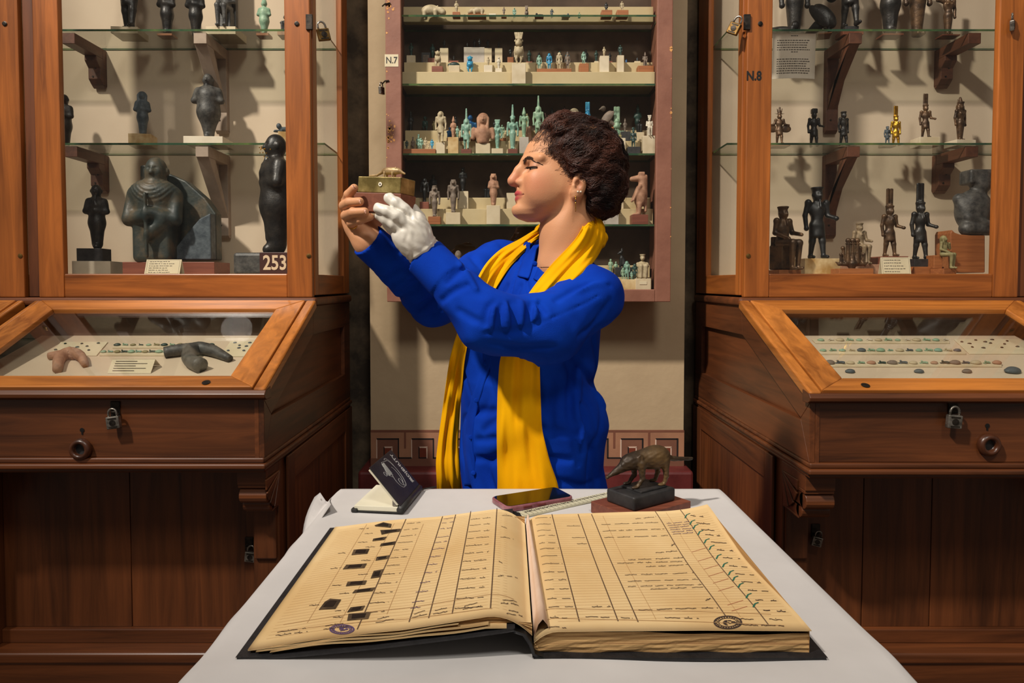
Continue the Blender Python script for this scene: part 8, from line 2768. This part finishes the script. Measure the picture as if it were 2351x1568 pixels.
def hair_strands(n, seed, lenr, rad, lift_, edge=False):
    rs = np.random.RandomState(seed)
    fq = gV[gF]
    cen = fq.mean(1)
    ql = (cen - HO) @ HR
    nr = np.cross(fq[:, 2] - fq[:, 0], fq[:, 3] - fq[:, 1]); nr /= np.linalg.norm(nr, axis=1)[:, None] + 1e-9
    hd = head_world(cen.astype(f32))
    ok_ = hd > 0.002
    if edge:
        fr_ = ql[:, 0] - np.interp(ql[:, 2], UBW, UBU)
        ok_ = (fr_ > -0.016) & (ql[:, 2] > -0.03) & (ql[:, 1] > -0.02)
    idx = rs.choice(np.nonzero(ok_)[0], n)
    p = cen[idx].astype(float); nn = nr[idx].astype(float)
    if edge:
        k_ = np.clip((0.075 - ql[idx, 2]) / 0.03, 0.12, 1)
        p = p + HU * (rs.uniform(0.001, 0.008, n) * k_)[:, None] + HW * rs.uniform(-0.003, 0.003, n)[:, None]
    q = (p - HO) @ HR
    flow = np.stack([-0.9 - 0.2 * (q[:, 2] < 0), 0.0 * q[:, 1], 0.45 - 9 * np.clip(-q[:, 0], -0.03, 0.13) - 0.3 * (q[:, 2] < 0.02)], 1)
    flow[:, 2] += 0.75 * vnoise(p.astype(f32), 0.05, 61); flow[:, 1] += 0.4 * vnoise(p.astype(f32), 0.06, 62)
    if edge: flow[:, 2] += 0.5
    flow += rs.normal(0, 0.12, flow.shape)
    flow = flow @ HR.T
    V_, F_ = [], []
    K = 7
    L = rs.uniform(lenr[0], lenr[1], n)
    cl = vnoise(p.astype(f32), 0.03, 77); ph = 4 * cl + rs.normal(0, 0.5, n); amp = rs.uniform(0.0015, 0.005, n); fr = rs.uniform(0.8, 1.8, n)
    pts = np.zeros((n, K, 3))
    cur = p.copy()
    for k in range(K):
        s = k / (K - 1)
        e = comb_d(cur.astype(f32))
        h = 0.0008
        g = np.stack([comb_d((cur + np.eye(3)[a] * h).astype(f32)) - e for a in range(3)], 1) / h
        g /= np.linalg.norm(g, axis=1)[:, None] + 1e-6
        tgt = 0.0006 + lift_ * np.sin(math.pi * s) * rs.uniform(0.2, 1, n) + (s > 0.8) * rs.exponential(0.0012, n)
        cur = cur - g * (e - tgt)[:, None]
        b = np.cross(g, flow); b /= np.linalg.norm(b, axis=1)[:, None] + 1e-6
        pts[:, k] = cur + b * (amp * np.sin(ph + fr * 6.28 * s))[:, None]
        f = flow - g * (flow * g).sum(1)[:, None]; f /= np.linalg.norm(f, axis=1)[:, None] + 1e-6
        cur = cur + f * (L / (K - 1))[:, None]
    for k in range(K):
        a = pts[:, max(0, k - 1)]; b = pts[:, min(K - 1, k + 1)]
        t = b - a; t /= np.linalg.norm(t, axis=1)[:, None] + 1e-9
        e1 = np.cross(t, [0.3, 0.8, 0.5]); e1 /= np.linalg.norm(e1, axis=1)[:, None]
        e2 = np.cross(t, e1)
        r = rad * (1 - 0.75 * k / (K - 1))
        for c in range(3):
            an = 2.094 * c
            V_.append(pts[:, k] + r * (math.cos(an) * e1 + math.sin(an) * e2))
    Vn = np.stack(V_, 1)                       # n, K*3, 3
    base = (np.arange(n) * K * 3)[:, None]
    quads = []
    for k in range(K - 1):
        for c in range(3):
            c2 = (c + 1) % 3
            quads.append(np.stack([base[:, 0] + k * 3 + c, base[:, 0] + k * 3 + c2, base[:, 0] + (k + 1) * 3 + c2, base[:, 0] + (k + 1) * 3 + c], 1))
    me = quads_to_mesh('hair_strands', Vn.reshape(-1, 3).astype(f32), np.concatenate(quads).astype(np.int32))
    o = link_mesh('hair_strands', me, M['strand'], hairo, True)
    tag(o, kind='stuff')
hair_strands(9000, 1, (0.035, 0.085), 0.0006, 0.006)
hair_strands(1100, 2, (0.025, 0.05), 0.00035, 0.002, True)

# ---- jewellery
e0 = h2w(-0.004, 0.0815, -0.0585)
for dx in (0.0, -0.0065):
    c = h2w(-0.009 + dx, 0.0815, -0.0505)
    MB().lathe([(0.0022 * math.sin(a) + 1e-5, 0.0022 * math.cos(a)) for a in np.linspace(math.pi, 0, 8)], c, (0, 0, 1), 10).build('ear_stud', M['pearl'], person, smooth=True)
ear = MB().tube([e0, e0 - HW * 0.012, e0 - HW * 0.022, e0 - HW * 0.036], [0.0007, 0.0007, 0.0009, 0.0012], 8).build('drop_earring', M['goldj'], person, smooth=True)
for k_, mt in ((0.012, 'darkbead'), (0.017, 'goldj'), (0.004, 'goldj')):
    MB().lathe([(0.0017 * math.sin(a) + 1e-5, 0.0022 * math.cos(a)) for a in np.linspace(math.pi, 0, 8)], e0 - HW * k_, (0, 0, 1), 10).build('earring_bead', M[mt], ear, smooth=True)
# ring on the finger
a, b = RF[3][0] * 0.35 + RF[3][1] * 0.65, RF[3][1]
a = RF[2][1] * 0.75 + RF[2][0] * 0.25
ax = RF[2][1] - RF[2][0]; ax /= np.linalg.norm(ax)
a = RF[3][1] * 0.8 + RF[3][0] * 0.2
ax = RF[3][1] - RF[3][0]; ax /= np.linalg.norm(ax)
e1 = np.cross(ax, [0, 1, 0]); e1 /= np.linalg.norm(e1); e2 = np.cross(ax, e1)
MB().tube([a + 0.0108 * (math.cos(q_) * e1 + math.sin(q_) * e2) for q_ in np.linspace(0, 2 * math.pi, 25)[:-1]], 0.0013, 6, True).build('finger_ring', M['goldj'], person, smooth=True)
# nails
for i, c in enumerate(RF[:3]):
    dv = c[3] - c[2]; dv /= np.linalg.norm(dv)
    out = np.array([0, -1.0, 0]) - dv * (-dv[1]); out /= np.linalg.norm(out)
    sd_ = np.cross(dv, out)
    p = c[3] + dv * 0.0015 + out * 0.0072
    n_ = []
    G = np.zeros((5, 5, 3))
    for ii in range(5):
        for jj in range(5):
            uu, vv = ii / 4 - 0.5, jj / 4 - 0.5
            G[ii, jj] = p + dv * uu * 0.0105 + sd_ * vv * 0.0088 - out * (0.0035 * (2 * vv) ** 2 * 0.6 + 0.001 * (2 * uu) ** 2)
    MB().slab(G, out * 0.0008).build('fingernail', M['nail'], person, smooth=True)

# ================================================================== the box she holds, with a small shrew on top
M['brassbox'] = mottled('patinated_brass', (112, 96, 50), (190, 170, 112), 22, 0.4, 0.5, bump=0.2, bscale=60, c3=(150, 132, 78))
M['oldwood'] = wood('box_wood', (92, 50, 36), (140, 84, 62), 0, 0.5, 3)
M['shrew2'] = mottled('pale_bronze_shrew', (120, 92, 58), (196, 166, 118), 40, 0.45, 0.3, bump=0.2, bscale=80)
roll, yaw = math.radians(-4.6), math.radians(-24)
bx = np.array([math.cos(yaw) * math.cos(roll), math.sin(yaw) * math.cos(roll), math.sin(roll)])
bz = np.array([-math.sin(roll) * math.cos(yaw), -math.sin(roll) * math.sin(yaw), math.cos(roll)])
by = np.cross(bz, bx)
fl_ = PY(812, 441, 1.452)                                # top left corner of the wooden part's front
WBX, DBX = 0.118, 0.058
def bq(x, y, z): return fl_ + bx * x + by * y + bz * z
t = thing('shrew_box', 'small brass-topped wooden box with a crouching shrew on its lid', 'box', bq(WBX / 2, DBX / 2, -0.04))
MB().obox(bq(WBX / 2, DBX / 2, -0.0195), bx * WBX / 2, by * DBX / 2, bz * 0.0195).build('wooden_body', M['oldwood'], t, bevel=0.0012)
MB().obox(bq(WBX / 2 + 0.003, DBX / 2, 0.017), bx * (WBX / 2 - 0.006), by * (DBX / 2 - 0.001), bz * 0.0165).build('brass_lid', M['brassbox'], t, bevel=0.0015)
MB().lathe([(0.0001, 0), (0.003, 0), (0.0045, 0.0006), (0.0001, 0.0008)], bq(0.066, 0.0, 0.018), -by, 12).build('lid_hole', M['pearl'], t)
MB().lathe([(0.0001, 0), (0.0018, 0), (0.0001, 0.0004)], bq(0.066, -0.001, 0.018), -by, 8).build('lid_hole_centre', M['black'], t)
fn, tot, half = animal_fn('shrew_low')
Vs, Fs = sdf_arrays(fn, (-half[0], -half[1], -0.02), (half[0], half[1], tot + 0.02), 0.0085)
Vs = relax(Vs, Fs, 1, 0.3)
s_ = 0.078
Rm = np.stack([-bx, -by, bz], 1)
Vw = (Vs * s_) @ Rm.T + bq(0.072, DBX * 0.42, 0.0332)
link_mesh('lid_shrew', quads_to_mesh('lid_shrew', Vw.astype(f32), Fs), M['shrew2'], t, True)
